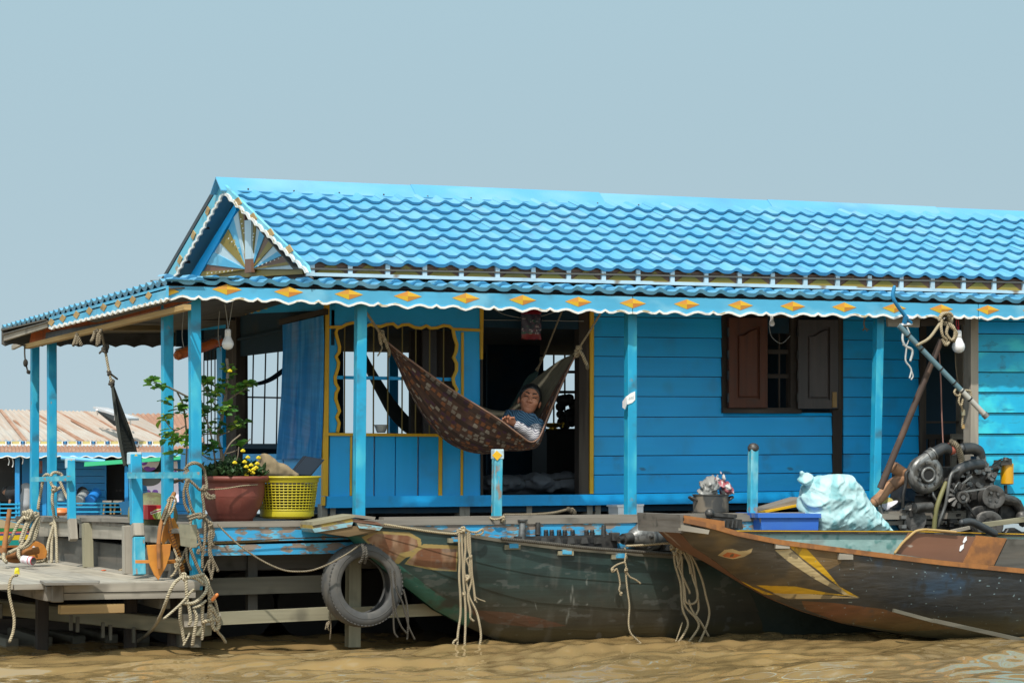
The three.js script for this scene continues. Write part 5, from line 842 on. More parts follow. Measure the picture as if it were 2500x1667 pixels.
  // pulleys on the front face, axes towards the camera and to the left
  const wheel = (u, v, z, r, w, mat, grooves, name) => { const c = P(u, v, z), a = V(-0.28, 0.02, 0.96).normalize(), prof = [[0.002, 0], [r * 0.92, 0], [r, 0.008]]; for (let i = 0; i < grooves; i++) { const y0 = 0.01 + (w - 0.02) * i / grooves, d = (w - 0.02) / grooves; prof.push([r, y0], [r * 0.86, y0 + d * 0.35], [r * 0.86, y0 + d * 0.65], [r, y0 + d * 0.98]); } prof.push([r, w - 0.004], [r * 0.94, w], [r * 0.55, w], [r * 0.5, w - 0.012], [0.002, w - 0.012]); const g = lathe(prof, 30); place(g, c.clone().addScaledVector(a, -w), a); return en(name, mat, g); };
  wheel(2428, 1213, z0 + 0.27, 0.105, 0.15, M.dullMetal, 2, 'pump_pulley');
  { const c = P(2428, 1213, z0 + 0.27), a = V(-0.28, 0.02, 0.96).normalize(), s = V(0.96, 0, 0.28); for (let i = 0; i < 4; i++) { const t = i * 1.57 + 0.6, p = c.clone().addScaledVector(s, Math.cos(t) * 0.045).addScaledVector(V(0, 1, 0), Math.sin(t) * 0.045); en('bolt', M.greyMetal, cyl(p.clone().addScaledVector(a, -0.015), p.clone().addScaledVector(a, 0.008), 0.013, undefined, 6)); } }
  wheel(2354, 1214, z0 + 0.26, 0.055, 0.06, M.dullMetal, 1, 'alternator_pulley');
  { // alternator fan blades
    const c = P(2343, 1208, z0 + 0.2), a = V(-0.28, 0.02, 0.96).normalize(), s = V(0.96, 0, 0.28); const g = [];
    for (let i = 0; i < 12; i++) { const t = i / 12 * 6.283, r0 = c.clone().addScaledVector(s, Math.cos(t) * 0.045).addScaledVector(V(0, 1, 0), Math.sin(t) * 0.045), r1 = c.clone().addScaledVector(s, Math.cos(t) * 0.115).addScaledVector(V(0, 1, 0), Math.sin(t) * 0.115); g.push(beam(r0, r1, 0.028, 0.01, a.clone().applyAxisAngle(r1.clone().sub(r0).normalize(), 0.5))); }
    en('alternator_fan', M.dullMetal, g); en('alternator', M.blackMetal, cyl(c.clone().addScaledVector(a, -0.2), c.clone().addScaledVector(a, -0.03), 0.12, 0.1, 20)); en('pulley_hub', M.greyMetal, cyl(P(2354, 1214, z0 + 0.24), P(2353, 1214, z0 + 0.29), 0.022, 0.018, 10)); }
  wheel(2418, 1282, z0 + 0.3, 0.125, 0.13, M.dullMetal, 3, 'crank_pulley'); wheel(2400, 1270, z0 + 0.2, 0.13, 0.05, M.blackMetal, 1, 'crank_damper');
  en('drive_belt', M.greyMetal, beam(P(2352, 1201, z0 + 0.24), P(2424, 1190, z0 + 0.24), 0.01, 0.016)); en('drive_belt', M.blackMetal, beam(P(2358, 1226, z0 + 0.22), P(2388, 1268, z0 + 0.2), 0.012, 0.018));
  en('belt_guard', M.blackMetal, outline([[2360, 1184], [2376, 1178], [2388, 1196], [2386, 1220], [2374, 1222]], z0 + 0.1, 0.1, { bevel: 0.008 }));
  // water pump side and pipes at the right
  en('water_pump', M.dullMetal, tube([P(2440, 1216, z0 + 0.15), P(2460, 1220, z0 + 0.14), P(2480, 1226, z0 + 0.1), P(2494, 1250, z0 + 0.08), P(2498, 1275, z0 + 0.08)], 0.045, { k: 12, n: 24 }), tube([P(2445, 1210, z0 + 0.1), P(2470, 1216, z0 + 0.08), P(2490, 1226, z0 + 0.08)], 0.025, { k: 8 }), ball(P(2496, 1262, z0 + 0.1), 0.06));
  en('front_cover', M.blackMetal, outline([[2442, 1225], [2485, 1228], [2495, 1262], [2470, 1275], [2440, 1270]], z0 + 0.05, 0.2, { bevel: 0.01 }));
  // yellow filter on its bracket
  en('fuel_filter', plain([0.62, 0.31, 0.005], 0.35, { clearcoat: 0.5 }), lathe([[0.002, 0], [0.055, 0.002], [0.06, 0.012], [0.06, 0.18], [0.056, 0.19], [0.002, 0.19]], 22).translate(P(2460, 1183, z0 - 0.05).x, P(2460, 1183, z0 - 0.05).y, z0 - 0.05));
  en('filter_head', M.dullMetal, blk([[2446, 1123], [2472, 1123], [2473, 1134], [2444, 1136]], z0 + 0.02, 0.12), cyl(P(2457, 1124, z0), P(2458, 1117, z0), 0.03, 0.025, 10), cyl(P(2466, 1124, z0), P(2466, 1119, z0), 0.02, 0.02, 8));
  en('filter_bracket', M.blackMetal, blk([[2408, 1141], [2446, 1132], [2446, 1140], [2410, 1146]], z0, 0.04), blk([[2430, 1142], [2446, 1136], [2436, 1158], [2430, 1158]], z0 - 0.02, 0.03)); en('filter_stem', M.blackMetal, cyl(P(2456, 1184, z0 - 0.05), P(2458, 1212, z0 - 0.05), 0.016, 0.014, 8));
  en('fuel_line', M.black, tube([P(2425, 1135, z0 + 0.03), P(2435, 1126, z0 + 0.05), P(2448, 1120, z0 + 0.03)], 0.006, { k: 6 }));
  en('fuel_line', M.greyMetal, tube([P(2328, 1202, z0 + 0.2), P(2335, 1188, z0 + 0.22), P(2342, 1177, z0 + 0.2)], 0.007, { k: 6 }), beam(P(2349, 1182, z0 + 0.15), P(2374, 1162, z0 + 0.15), 0.014, 0.014), tube([P(2276, 1195, z0 + 0.1), P(2280, 1210, z0 + 0.12), P(2286, 1220, z0 + 0.12)], 0.014, { k: 7 }));
  en('flywheel_arch', M.greyMetal, tube([P(2148, 1236, z0 + 0.02), P(2156, 1262, z0 + 0.02), P(2163, 1300, z0 + 0.02)], 0.02, { k: 8 }));
  en('engine_bed', M.dullMetal, beam(P(2160, 1255, z0 - 0.05), P(2210, 1252, z0 - 0.05), 0.1, 0.05)); en('engine_bed', M.skirt, blk([[2166, 1262], [2205, 1262], [2208, 1300], [2164, 1300]], z0 - 0.1, 0.2));
  en('starter_motor', M.dullMetal, cyl(P(2234, 1240, z0 + 0.14), P(2275, 1236, z0 + 0.14), 0.045, 0.04, 14));
  en('cover_plate', M.blackMetal, outline([[2455, 1300], [2462, 1290], [2478, 1288], [2500, 1300], [2560, 1300], [2560, 1325], [2450, 1318]], z0 + 0.35, 0.04, { bevel: 0.008 }));
  en('tiller_hose', M.hose, tube([P(2350, 1276, z0 + 0.5), P(2372, 1274, z0 + 0.5), P(2400, 1287, z0 + 0.5), P(2430, 1303, z0 + 0.5)], 0.034, { k: 10, n: 24 }));
  en('prop_stick', M.mossWood, beam(P(2398, 1282, z0 + 0.45), P(2620, 1252, z0 + 0.4), 0.03, 0.045)); en('prop_stick', M.greyWood, beam(P(2322, 1298, z0 + 0.35), P(2368, 1288, z0 + 0.35), 0.03, 0.03));
}
// small machine parts lying in the green boat
{
  const z = 1.72, t = thing('cylinder_head', 'black engine cylinder head with a row of valve springs in the green boat', 'engine part');
  const en = (n, m, ...g) => add(n, g.flat(9), m, t);
  en('casting', M.blackMetal, blk([[1262, 1310], [1505, 1305], [1508, 1338], [1262, 1334]], z, 0.16));
  for (let i = 0; i < 5; i++) { const u = 1314 + i * 33; en('port', M.black, rect(u - 4, 1316, u + 5, 1325, z + 0.006, 0.02)); en('boss', M.dullMetal, blk([[u + 8, 1312], [u + 20, 1312], [u + 24, 1326], [u + 6, 1328]], z + 0.02, 0.05)); }
  for (const u of [1313, 1333, 1347, 1365, 1379, 1398, 1432, 1446]) { const b = P(u, 1309, z - 0.06); const pts = []; for (let k = 0; k <= 40; k++) { const a = k / 40 * 5 * 6.28; pts.push(V(b.x + Math.cos(a) * 0.016, b.y - 0.01 + k / 40 * 0.055, b.z + Math.sin(a) * 0.016)); } en('valve_spring', M.blackMetal, tube(pts, 0.0045, { k: 5, n: 80 })); en('valve_cap', M.dullMetal, cyl(b.clone().add(V(0, 0.044, 0)), b.clone().add(V(0, 0.054, 0)), 0.019, 0.017, 10)); }
  en('water_neck', M.greyMetal, cyl(P(1274, 1318, z - 0.03), P(1276, 1276, z - 0.03), 0.034, 0.026, 12), cyl(P(1276, 1272, z - 0.03), P(1276, 1268, z - 0.03), 0.042, 0.042, 12)); en('stud', M.dullMetal, cyl(P(1313, 1305, z - 0.05), P(1313, 1275, z - 0.05), 0.024, 0.02, 10)); en('rocker_bracket', M.dullMetal, cyl(P(1474, 1310, z - 0.02), P(1474, 1282, z - 0.02), 0.024, 0.018, 10), bx(0.07, 0.07, 0.08, P(1500, 1308, z).x, P(1500, 1310, z).y, z));
  const g = thing('gearbox_housing', 'grey bell-shaped gearbox housing with splined shaft in the green boat', 'engine part');
  const a = P(1511, 1317, z + 0.1), d = V(0.98, 0.06, -0.35).normalize(), at = s => a.clone().addScaledVector(d, s);
  add('shaft', [cyl(at(0), at(0.06), 0.022, 0.024, 12), cyl(at(0.05), at(0.16), 0.046, 0.05, 16)], M.dullMetal, g); add('housing', [place(lathe([[0.05, 0], [0.075, 0.03], [0.1, 0.09], [0.12, 0.14], [0.135, 0.15], [0.135, 0.18], [0.11, 0.2], [0.12, 0.25], [0.12, 0.3], [0.01, 0.31]], 24), at(0.14), d)], M.greyMetal, g); for (let i = 0; i < 8; i++) { const t2 = i / 8 * 6.28, p = at(0.29).add(V(0, Math.cos(t2) * 0.125, Math.sin(t2) * 0.125)); add('bolt', cyl(p, p.clone().addScaledVector(d, 0.03), 0.013, undefined, 6), M.dullMetal, g); }
  const s = thing('scrap_parts', 'pile of black scrap machine parts behind the brown bow', 'scrap');
  const er = rng(17); for (let i = 0; i < 26; i++) { const u = 1570 + er() * 90, v = 1312 + er() * 32, p = P(u, v, 1.75 - er() * 0.2); add('scrap_piece', er() < 0.5 ? bx(0.04 + er() * 0.07, 0.03 + er() * 0.05, 0.06, p.x, p.y, p.z) : cyl(p, p.clone().add(V(er() * 0.1 - 0.05, er() * 0.05, 0.05)), 0.012 + er() * 0.02, undefined, 8), er() < 0.6 ? M.blackMetal : M.dullMetal, s); }
  const b = thing('second_cylinder_head', 'black engine cylinder head lying behind the brown bow', 'engine part');
  add('casting', [blk([[1735, 1263], [1812, 1268], [1815, 1292], [1738, 1286]], 1.74, 0.14)], M.blackMetal, b); for (let i = 0; i < 6; i++) add('fin', blk([[1748 + i * 10, 1270], [1752 + i * 10, 1270], [1750 + i * 10, 1288], [1746 + i * 10, 1288]], 1.76, 0.05), M.dullMetal, b); add('bracket', [ball(P(1733, 1253, 1.72), 0.04), blk([[1740, 1250], [1800, 1256], [1800, 1264], [1740, 1260]], 1.72, 0.1)], M.dullMetal, b);
}

// ---------------------------------------------------------------- the neighbouring floating house, far behind on the left
const FD = 60;
function Q(u, v, dz = 0) { const d = dirOf(u, v); return camPos.clone().addScaledVector(d, (FD - dz) / d.dot(FH)); }
const farB = new THREE.Matrix4().makeBasis(RT, V(0, 1, 0), FH.clone().negate()), farBi = farB.clone().invert();
function fo(px, dz, t, o = {}) { // outline on a plane facing the lake at the far house, dz metres nearer
  const l = px.map(([u, v]) => Q(u, v, dz).applyMatrix4(farBi)), s = new THREE.Shape(l.map(p => new THREE.Vector2(p.x, p.y)));
  const g = new THREE.ExtrudeGeometry(s, { depth: t, bevelEnabled: false, curveSegments: 1 }); g.translate(0, 0, l[0].z - t); g.applyMatrix4(farB); return g;
}
const fr = (u0, v0, u1, v1, dz, t) => fo([[u0, v0], [u1, v0], [u1, v1], [u0, v1]], dz, t);
const ft = (pts, r, o) => tube(pts.map(p => Q(p[0], p[1], p[2] || 0)), r, Object.assign({ k: 6 }, o));
{
  const h = thing('distant_floating_house', 'distant blue floating house under a rusty corrugated roof at far left', 'house');
  const fp = (n, m, ...g) => add(n, g.flat(9), m, h);
  const sheetA = grime(61, [0.36, 0.32, 0.28], { second: [0.33, 0.23, 0.17], rough: 0.6, m: 3, lo: 0.4 }), sheetB = grime(62, [0.27, 0.14, 0.09], { second: [0.36, 0.27, 0.21], rough: 0.75, m: 2, amt: 0.5 });
  const rL = grime(63, [0.24, 0.11, 0.06], { second: [0.33, 0.21, 0.15], rough: 0.8, m: 1 });
  const corr = (tl, tr, br, bl, n, amp) => { // corrugated sheet between four corners
    const pos = [], uv = [], idx = [], nr = 2; const up = V(0, 1, 0);
    for (let i = 0; i <= n * 4; i++) for (let j = 0; j <= nr; j++) { const s = i / (n * 4), t = j / nr, a = tl.clone().lerp(tr, s), b = bl.clone().lerp(br, s), p = a.lerp(b, t).addScaledVector(up, amp * Math.sin(i / 4 * 6.283)); pos.push(p.x, p.y, p.z); uv.push(s * 14, t * 3); if (i && j) { const d = i * (nr + 1) + j, c = d - 1, b2 = d - nr - 1, a2 = b2 - 1; idx.push(a2, b2, c, b2, d, c); } }
    const g = new THREE.BufferGeometry(); g.setAttribute('position', new THREE.Float32BufferAttribute(pos, 3)); g.setAttribute('uv', new THREE.Float32BufferAttribute(uv, 2)); g.setIndex(idx); g.computeVertexNormals(); g.userData.keepUV = true; return g; };
  for (const m of [sheetA, sheetB, rL]) m.side = THREE.DoubleSide;
  // main roof, sheet by sheet: pale sheets, rusty laps running askew
  const top = [[-160, 1000], [0, 1000], [72, 1001], [136, 1003], [204, 1004], [250, 1006]], bot = [[-60, 1075], [60, 1075], [200, 1076], [272, 1077], [330, 1078], [420, 1079]];
  for (let i = 0; i < 5; i++) { fp('roof_sheet', sheetA, corr(Q(...top[i], -2.2), Q(...top[i + 1], -2.2), Q(...bot[i + 1], 0), Q(...bot[i], 0), 7, 0.018)); fp('sheet_lap', rL, hexa([Q(top[i + 1][0] - 4, top[i + 1][1] - 0.4, -2.17), Q(top[i + 1][0] + 5, top[i + 1][1] - 0.4, -2.17), Q(bot[i + 1][0] + 5, bot[i + 1][1] - 1, 0.03), Q(bot[i + 1][0] - 5, bot[i + 1][1] - 1, 0.03)], V(0, -0.02, 0))); }
  for (const [a, b] of [[-60, 0], [30, 128], [92, 226], [170, 300]]) fp('sheet_lap', rL, hexa([Q(a, 1025, -1.4), Q(a + 6, 1025, -1.4), Q(b - 26, 1077, 0.03), Q(b - 33, 1077, 0.03)], V(0, -0.02, 0)));
  fp('roof_end', sheetA, corr(Q(252, 1006, -2.3), Q(330, 1013, -4), Q(452, 1078, -3), Q(420, 1079, 0), 8, 0.018));
  fp('roof_end', sheetB, corr(Q(320, 1010, -4.5), Q(470, 1009, -4.5), Q(500, 1082, -3), Q(372, 1058, -3), 12, 0.02));
  // frieze and lower skirt
  fp('frieze_board', plain([0.45, 0.38, 0.15], 0.6), fr(-60, 1077, 425, 1084, 0.05, 0.06)); fp('frieze_rail', M.white, fr(-60, 1084, 425, 1088, 0.1, 0.06));
  for (let u = -22; u < 420; u += 34.5) { fp('frieze_panel', M.white, fr(u - 1, 1077, u + 15, 1085, 0.09, 0.04)); fp('frieze_panel', plain([0.01, 0.03, 0.09], 0.6), fr(u + 2, 1077, u + 12, 1084, 0.11, 0.03)); fp('frieze_panel', plain([0.05, 0.25, 0.5], 0.6), fo([[u + 2, 1077], [u + 7, 1081], [u + 12, 1077]], 0.12, 0.02), fo([[u + 2, 1084], [u + 7, 1081], [u + 12, 1084]], 0.12, 0.02)); }
  fp('lower_roof', sheetB, corr(Q(-60, 1088, 0.1), Q(480, 1089, 0.1), Q(500, 1108, 1.1), Q(-60, 1106, 1.1), 60, 0.022));
  const sc = [[-60, 1104]]; for (let u = 500; u >= -60; u -= 4) sc.push([-u + 440, 1117 + 2.2 * Math.cos((440 - u) / 16 * 6.283 / 2)]); sc.push([500, 1104]);
  fp('fascia', plain([0.1, 0.33, 0.55], 0.5), fo(sc, 1.1, 0.03)); const ed = []; for (let u = -60; u <= 500; u += 4) ed.push([u, 1116.5 + 2.2 * Math.cos(u / 16 * 6.283 / 2)]);
  fp('fascia_edge', M.white, fo([...ed, ...ed.slice().reverse().map(([u, v]) => [u, v - 2.4])], 1.13, 0.03));
  // walls, posts, doors
  const wb = paint(64, [0.004, 0.23, 0.55], { dirt: 0.2 });
  for (let v = 1112; v < 1262; v += 17) fp('wall_board', wb, fo([[95, v], [256, v], [256, v + 16], [95, v + 16]], -0.02, 0.05));
  for (let v = 1112; v < 1262; v += 17) fp('wall_board', wb, fo([[316, v], [500, v], [500, v + 16], [316, v + 16]], -0.02, 0.05)); fp('wall_board', wb, fr(52, 1112, 95, 1262, -0.03, 0.05));
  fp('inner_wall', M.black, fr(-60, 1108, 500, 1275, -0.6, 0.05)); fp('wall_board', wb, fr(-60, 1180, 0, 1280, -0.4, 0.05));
  fp('porch_post', wb, fr(35, 1112, 46, 1268, 0.9, 0.1), fr(102, 1112, 112, 1262, 0.4, 0.1), fr(303, 1112, 312, 1225, 0.9, 0.1)); fp('door_frame', wb, fr(254, 1130, 258, 1228, 0, 0.06));
  fp('wall_picture', grime(65, [0.35, 0.1, 0.08], { second: [0.3, 0.3, 0.25] }), fr(92, 1125, 104, 1155, 0.05, 0.02));
  fp('deck', M.greyWood, fr(-60, 1264, 500, 1276, 0.9, 2.2));
  for (const [u0, u1, dz] of [[-60, 47, 1], [136, 300, 1]]) { for (const v of u0 < 0 ? [1229, 1239, 1250, 1261] : [1227, 1236, 1247.5, 1258]) fp('railing_bar', plain([0.01, 0.28, 0.52], 0.5), fr(u0, v, u1, v + 3.6, dz, 0.03)); for (const u of u0 < 0 ? [38, 45] : [137, 246, 297]) fp('railing_post', plain([0.01, 0.28, 0.52], 0.5), fr(u - 2, 1226, u + 2.5, 1263, dz - 0.02, 0.04)); }
  fp('awning', plain([0.01, 0.26, 0.1], 0.6, { side: THREE.DoubleSide }), hexa([Q(205, 1128, 1.6), Q(450, 1112, 1.2), Q(450, 1120, 1.8), Q(204, 1138, 1.9)], V(0, -0.01, 0))); fp('rolled_screen', plain([0.1, 0.35, 0.62], 0.5), cyl(Q(148, 1118, 1.3), Q(255, 1127, 1.3), 0.05, 0.05, 8));
  fp('wall_clutter', M.black, fr(-40, 1115, 34, 1225, -0.3, 0.2)); for (const [u, v] of [[18, 1125], [28, 1130], [52, 1122]]) fp('hanging_cord', M.whitePlastic, ft([[u, 1116, 1], [u + 3, v, 1], [u + 1, v + 10, 1]], 0.012));

  const solar = thing('solar_panel', 'grey solar panel on struts above the distant rusty roof', 'solar panel');
  add('panel', hexa([Q(226, 992, -0.6), Q(262, 995, -0.2), Q(338, 1021, 0.3), Q(312, 1021, 0.9)], V(0, -0.05, 0)), plain([0.45, 0.46, 0.48], 0.3), solar); add('panel_back', hexa([Q(236, 1002, -0.7), Q(278, 1014, -0.5), Q(300, 1042, -0.4), Q(278, 1036, -0.6)], V(0, -0.03, 0)), plain([0.03, 0.04, 0.045], 0.6), solar);
  for (const [a, b, c, d] of [[235, 1000, 237, 1012], [280, 1015, 278, 1032], [316, 1022, 318, 1036]]) add('strut', cyl(Q(a, b, -0.4), Q(c, d, -0.6), 0.02, 0.02, 6), M.whitePlastic, solar);
  const clothT = texPair(128, 1, (u, v) => { let c = [0.68, 0.62, 0.74]; for (let i = 0; i < 9; i++) { const x = hash(i, 1, 3), y = hash(i, 2, 3); if (Math.hypot((u - x) * 1.1, (v - y)) < 0.07 + 0.05 * hash(i, 3, 3)) c = [0.2, 0.08, 0.4]; } return [c, 0.5, 0.9]; });
  for (const k of ['map', 'bumpMap']) clothT[k].repeat.set(1 / 0.8, 1 / 0.8);
  const laundry = thing('hanging_cloth', 'white cloth with purple dots hung on the distant porch', 'laundry'); add('cloth', [fo([[340, 1128], [432, 1126], [436, 1225], [400, 1228], [362, 1215], [352, 1160]], 1.3, 0.01)], Object.assign(stdMat(clothT, { side: THREE.DoubleSide }), {}), laundry);
  const jars = [['blue_barrel', 'blue plastic barrel tilted on the distant porch', 'barrel', plain([0.02, 0.2, 0.6], 0.35), 214, 1200, 240, 1222], ['grey_barrel', 'grey plastic barrel tilted beside the blue one on the distant porch', 'barrel', plain([0.28, 0.3, 0.3], 0.5), 186, 1204, 211, 1222]];
  for (const [n, l, c, m, u0, v0, u1, v1] of jars) { const t = thing(n, l, c); add('drum', cyl(Q((u0 + u1) / 2 + 8, v0 + 2, 0.4), Q(u0 + 6, v1, 0.7), 0.12, 0.12, 14), m, t); add('drum_lid', cyl(Q(u0 + 7, v1 - 2, 0.68), Q(u0 + 4, v1 + 1, 0.72), 0.128, 0.128, 14), m, t); }
  const wk = thing('grey_wok', 'brown-grey round basin leaning on the distant wall', 'basin'); add('basin', place(lathe([[0.01, 0], [0.08, 0.01], [0.13, 0.04], [0.15, 0.09]], 20), Q(196, 1205, 0.2), V(0.3, 0.2, 1)), M.dullMetal, wk);
  for (const [u, l] of [[258, 'left wooden stool behind the distant railing'], [284, 'right wooden stool behind the distant railing']]) { const t = thing('wooden_stool', l, 'stool', 'wooden stools on the distant porch'); add('seat', fr(u - 9, 1222, u + 13, 1227, 0.6, 0.2), M.greyWood, t); add('leg', fo([[u - 6, 1227], [u - 2, 1227], [u - 5, 1255], [u - 9, 1255]], 0.6, 0.03), M.tanWood, t); add('leg', fo([[u + 8, 1227], [u + 12, 1227], [u + 13, 1255], [u + 9, 1255]], 0.6, 0.03), M.tanWood, t); }
  const tp = thing('blue_tarp', 'blue tarp draped over the end of the distant railing', 'tarp'); add('cloth', fo([[288, 1226], [318, 1222], [326, 1226], [326, 1256], [300, 1257], [293, 1240]], 1.06, 0.02), plain([0.02, 0.2, 0.45], 0.6), tp);
  const jug = thing('water_jug', 'clear grey water jug behind the distant railing', 'jug'); { const b = Q(148, 1224, 0.4); add('bottle', lathe([[0.002, 0], [0.085, 0.005], [0.09, 0.03], [0.09, 0.15], [0.06, 0.19], [0.03, 0.21], [0.03, 0.24], [0.002, 0.24]], 16).translate(b.x, b.y, b.z), plain([0.3, 0.38, 0.42], 0.2), jug); }
  // person bending over on the far porch, seen between the posts
  const pe = thing('person', 'person in dark top and pale grey trousers bending over on the distant porch', 'person');
  const hd = Q(12, 1199, 0.5), sh = Q(26, 1203, 0.5), hip = Q(62, 1196, 0.5), kn = Q(60, 1232, 0.6), foot = Q(52, 1262, 0.55), kn2 = Q(66, 1232, 0.4), ft2 = Q(62, 1262, 0.4), hn = Q(22, 1228, 0.6);
  const fig = p => smin(smin(smin(smin(ell(p, hd, V(0.075, 0.09, 0.085)), cap(p, hd, sh, 0.045, 0.06), 0.04), cap(p, sh, hip, 0.12, 0.13), 0.05), smin(smin(cap(p, hip, kn, 0.11, 0.075), cap(p, kn, foot, 0.07, 0.05), 0.03), smin(cap(p, hip, kn2, 0.11, 0.075), cap(p, kn2, ft2, 0.07, 0.05), 0.03), 0.03), 0.05), cap(p, sh, hn, 0.05, 0.03), 0.03);
  const lo = V(Math.min(hd.x, hip.x), foot.y, Math.min(hd.z, hip.z)).sub(V(0.35, 0.1, 0.35)), hi = V(Math.max(hd.x, hip.x), hd.y, Math.max(hd.z, hip.z)).add(V(0.35, 0.35, 0.35));
  add('body', sdfMesh(fig, lo, hi, 0.022), plain([0.24, 0.12, 0.075], 0.6), pe);
  add('trousers', sdfMesh(p => Math.max(smin(smin(cap(p, hip, kn, 0.155, 0.115), cap(p, kn, foot, 0.11, 0.09), 0.03), smin(cap(p, hip, kn2, 0.155, 0.115), cap(p, kn2, ft2, 0.11, 0.09), 0.03), 0.03), p.x - hip.x - 9), lo, hi, 0.022), plain([0.33, 0.34, 0.36], 0.9), pe);
  add('shirt', sdfMesh(p => smin(cap(p, sh, sh.clone().lerp(hip, 0.8), 0.155, 0.15), cap(p, sh, sh.clone().lerp(hn, 0.5), 0.075, 0.06), 0.03), lo, hi, 0.022), plain([0.02, 0.022, 0.025], 0.9), pe);
  add('hair', sdfMesh(p => Math.max(ell(p, hd.clone().add(V(0, 0.012, -0.01)), V(0.084, 0.096, 0.09)), -(p.y - hd.y + 0.02 - (p.z - hd.z) * 0.5)), lo, hi, 0.02), plain([0.01, 0.01, 0.01], 0.7), pe);
}

// ---------------------------------------------------------------- things on the deck and the landing
// tyre fender
{
  const t = thing('tyre', 'old grey car tyre hung as a fender under the green bow', 'tyre'), c = P(884, 1428, 1.8), w = 0.085;
  const prof = []; for (const [r, y] of [[0.225, -w * 0.5], [0.218, -w * 0.75], [0.235, -w], [0.28, -w * 1.06], [0.312, -w * 0.92], [0.328, -w * 0.7], [0.333, -w * 0.3], [0.334, 0], [0.333, w * 0.3], [0.328, w * 0.7], [0.312, w * 0.92], [0.28, w * 1.06], [0.235, w], [0.218, w * 0.75], [0.225, w * 0.5], [0.26, w * 0.8], [0.3, w * 0.65], [0.315, 0], [0.3, -w * 0.65], [0.26, -w * 0.8], [0.225, -w * 0.5]]) prof.push([r, y]);
  const ax = V(0.12, 0.06, 1).normalize();
  add('casing', place(lathe(prof, 56, { us: 1.3, vs: 0.5 }), c, ax), M.rubber, t);
  const tr = []; for (let i = 0; i < 64; i++) for (const s of [-1, 1]) { const b = bx(0.008, 0.042, 0.02, 0, 0, 0, 0.002); b.translate(0.3225, s * w * 0.66, 0); b.rotateY(i / 64 * 6.2832 + (s > 0 ? 0.05 : 0)); tr.push(uvBox(b)); }
  const trd = add('tread', place(merge(tr), c, ax), M.rubber, t); trd.geometry.userData.keepUV = true; trd.userData.kind = 'stuff';
  { const q = new THREE.TorusGeometry(0.27, 0.004, 5, 60); q.rotateX(Math.PI / 2); q.translate(0, w * 1.04, 0); q.userData.keepUV = true; add('sidewall_ring', place(q, c.clone(), ax), M.rubber, t); }
}
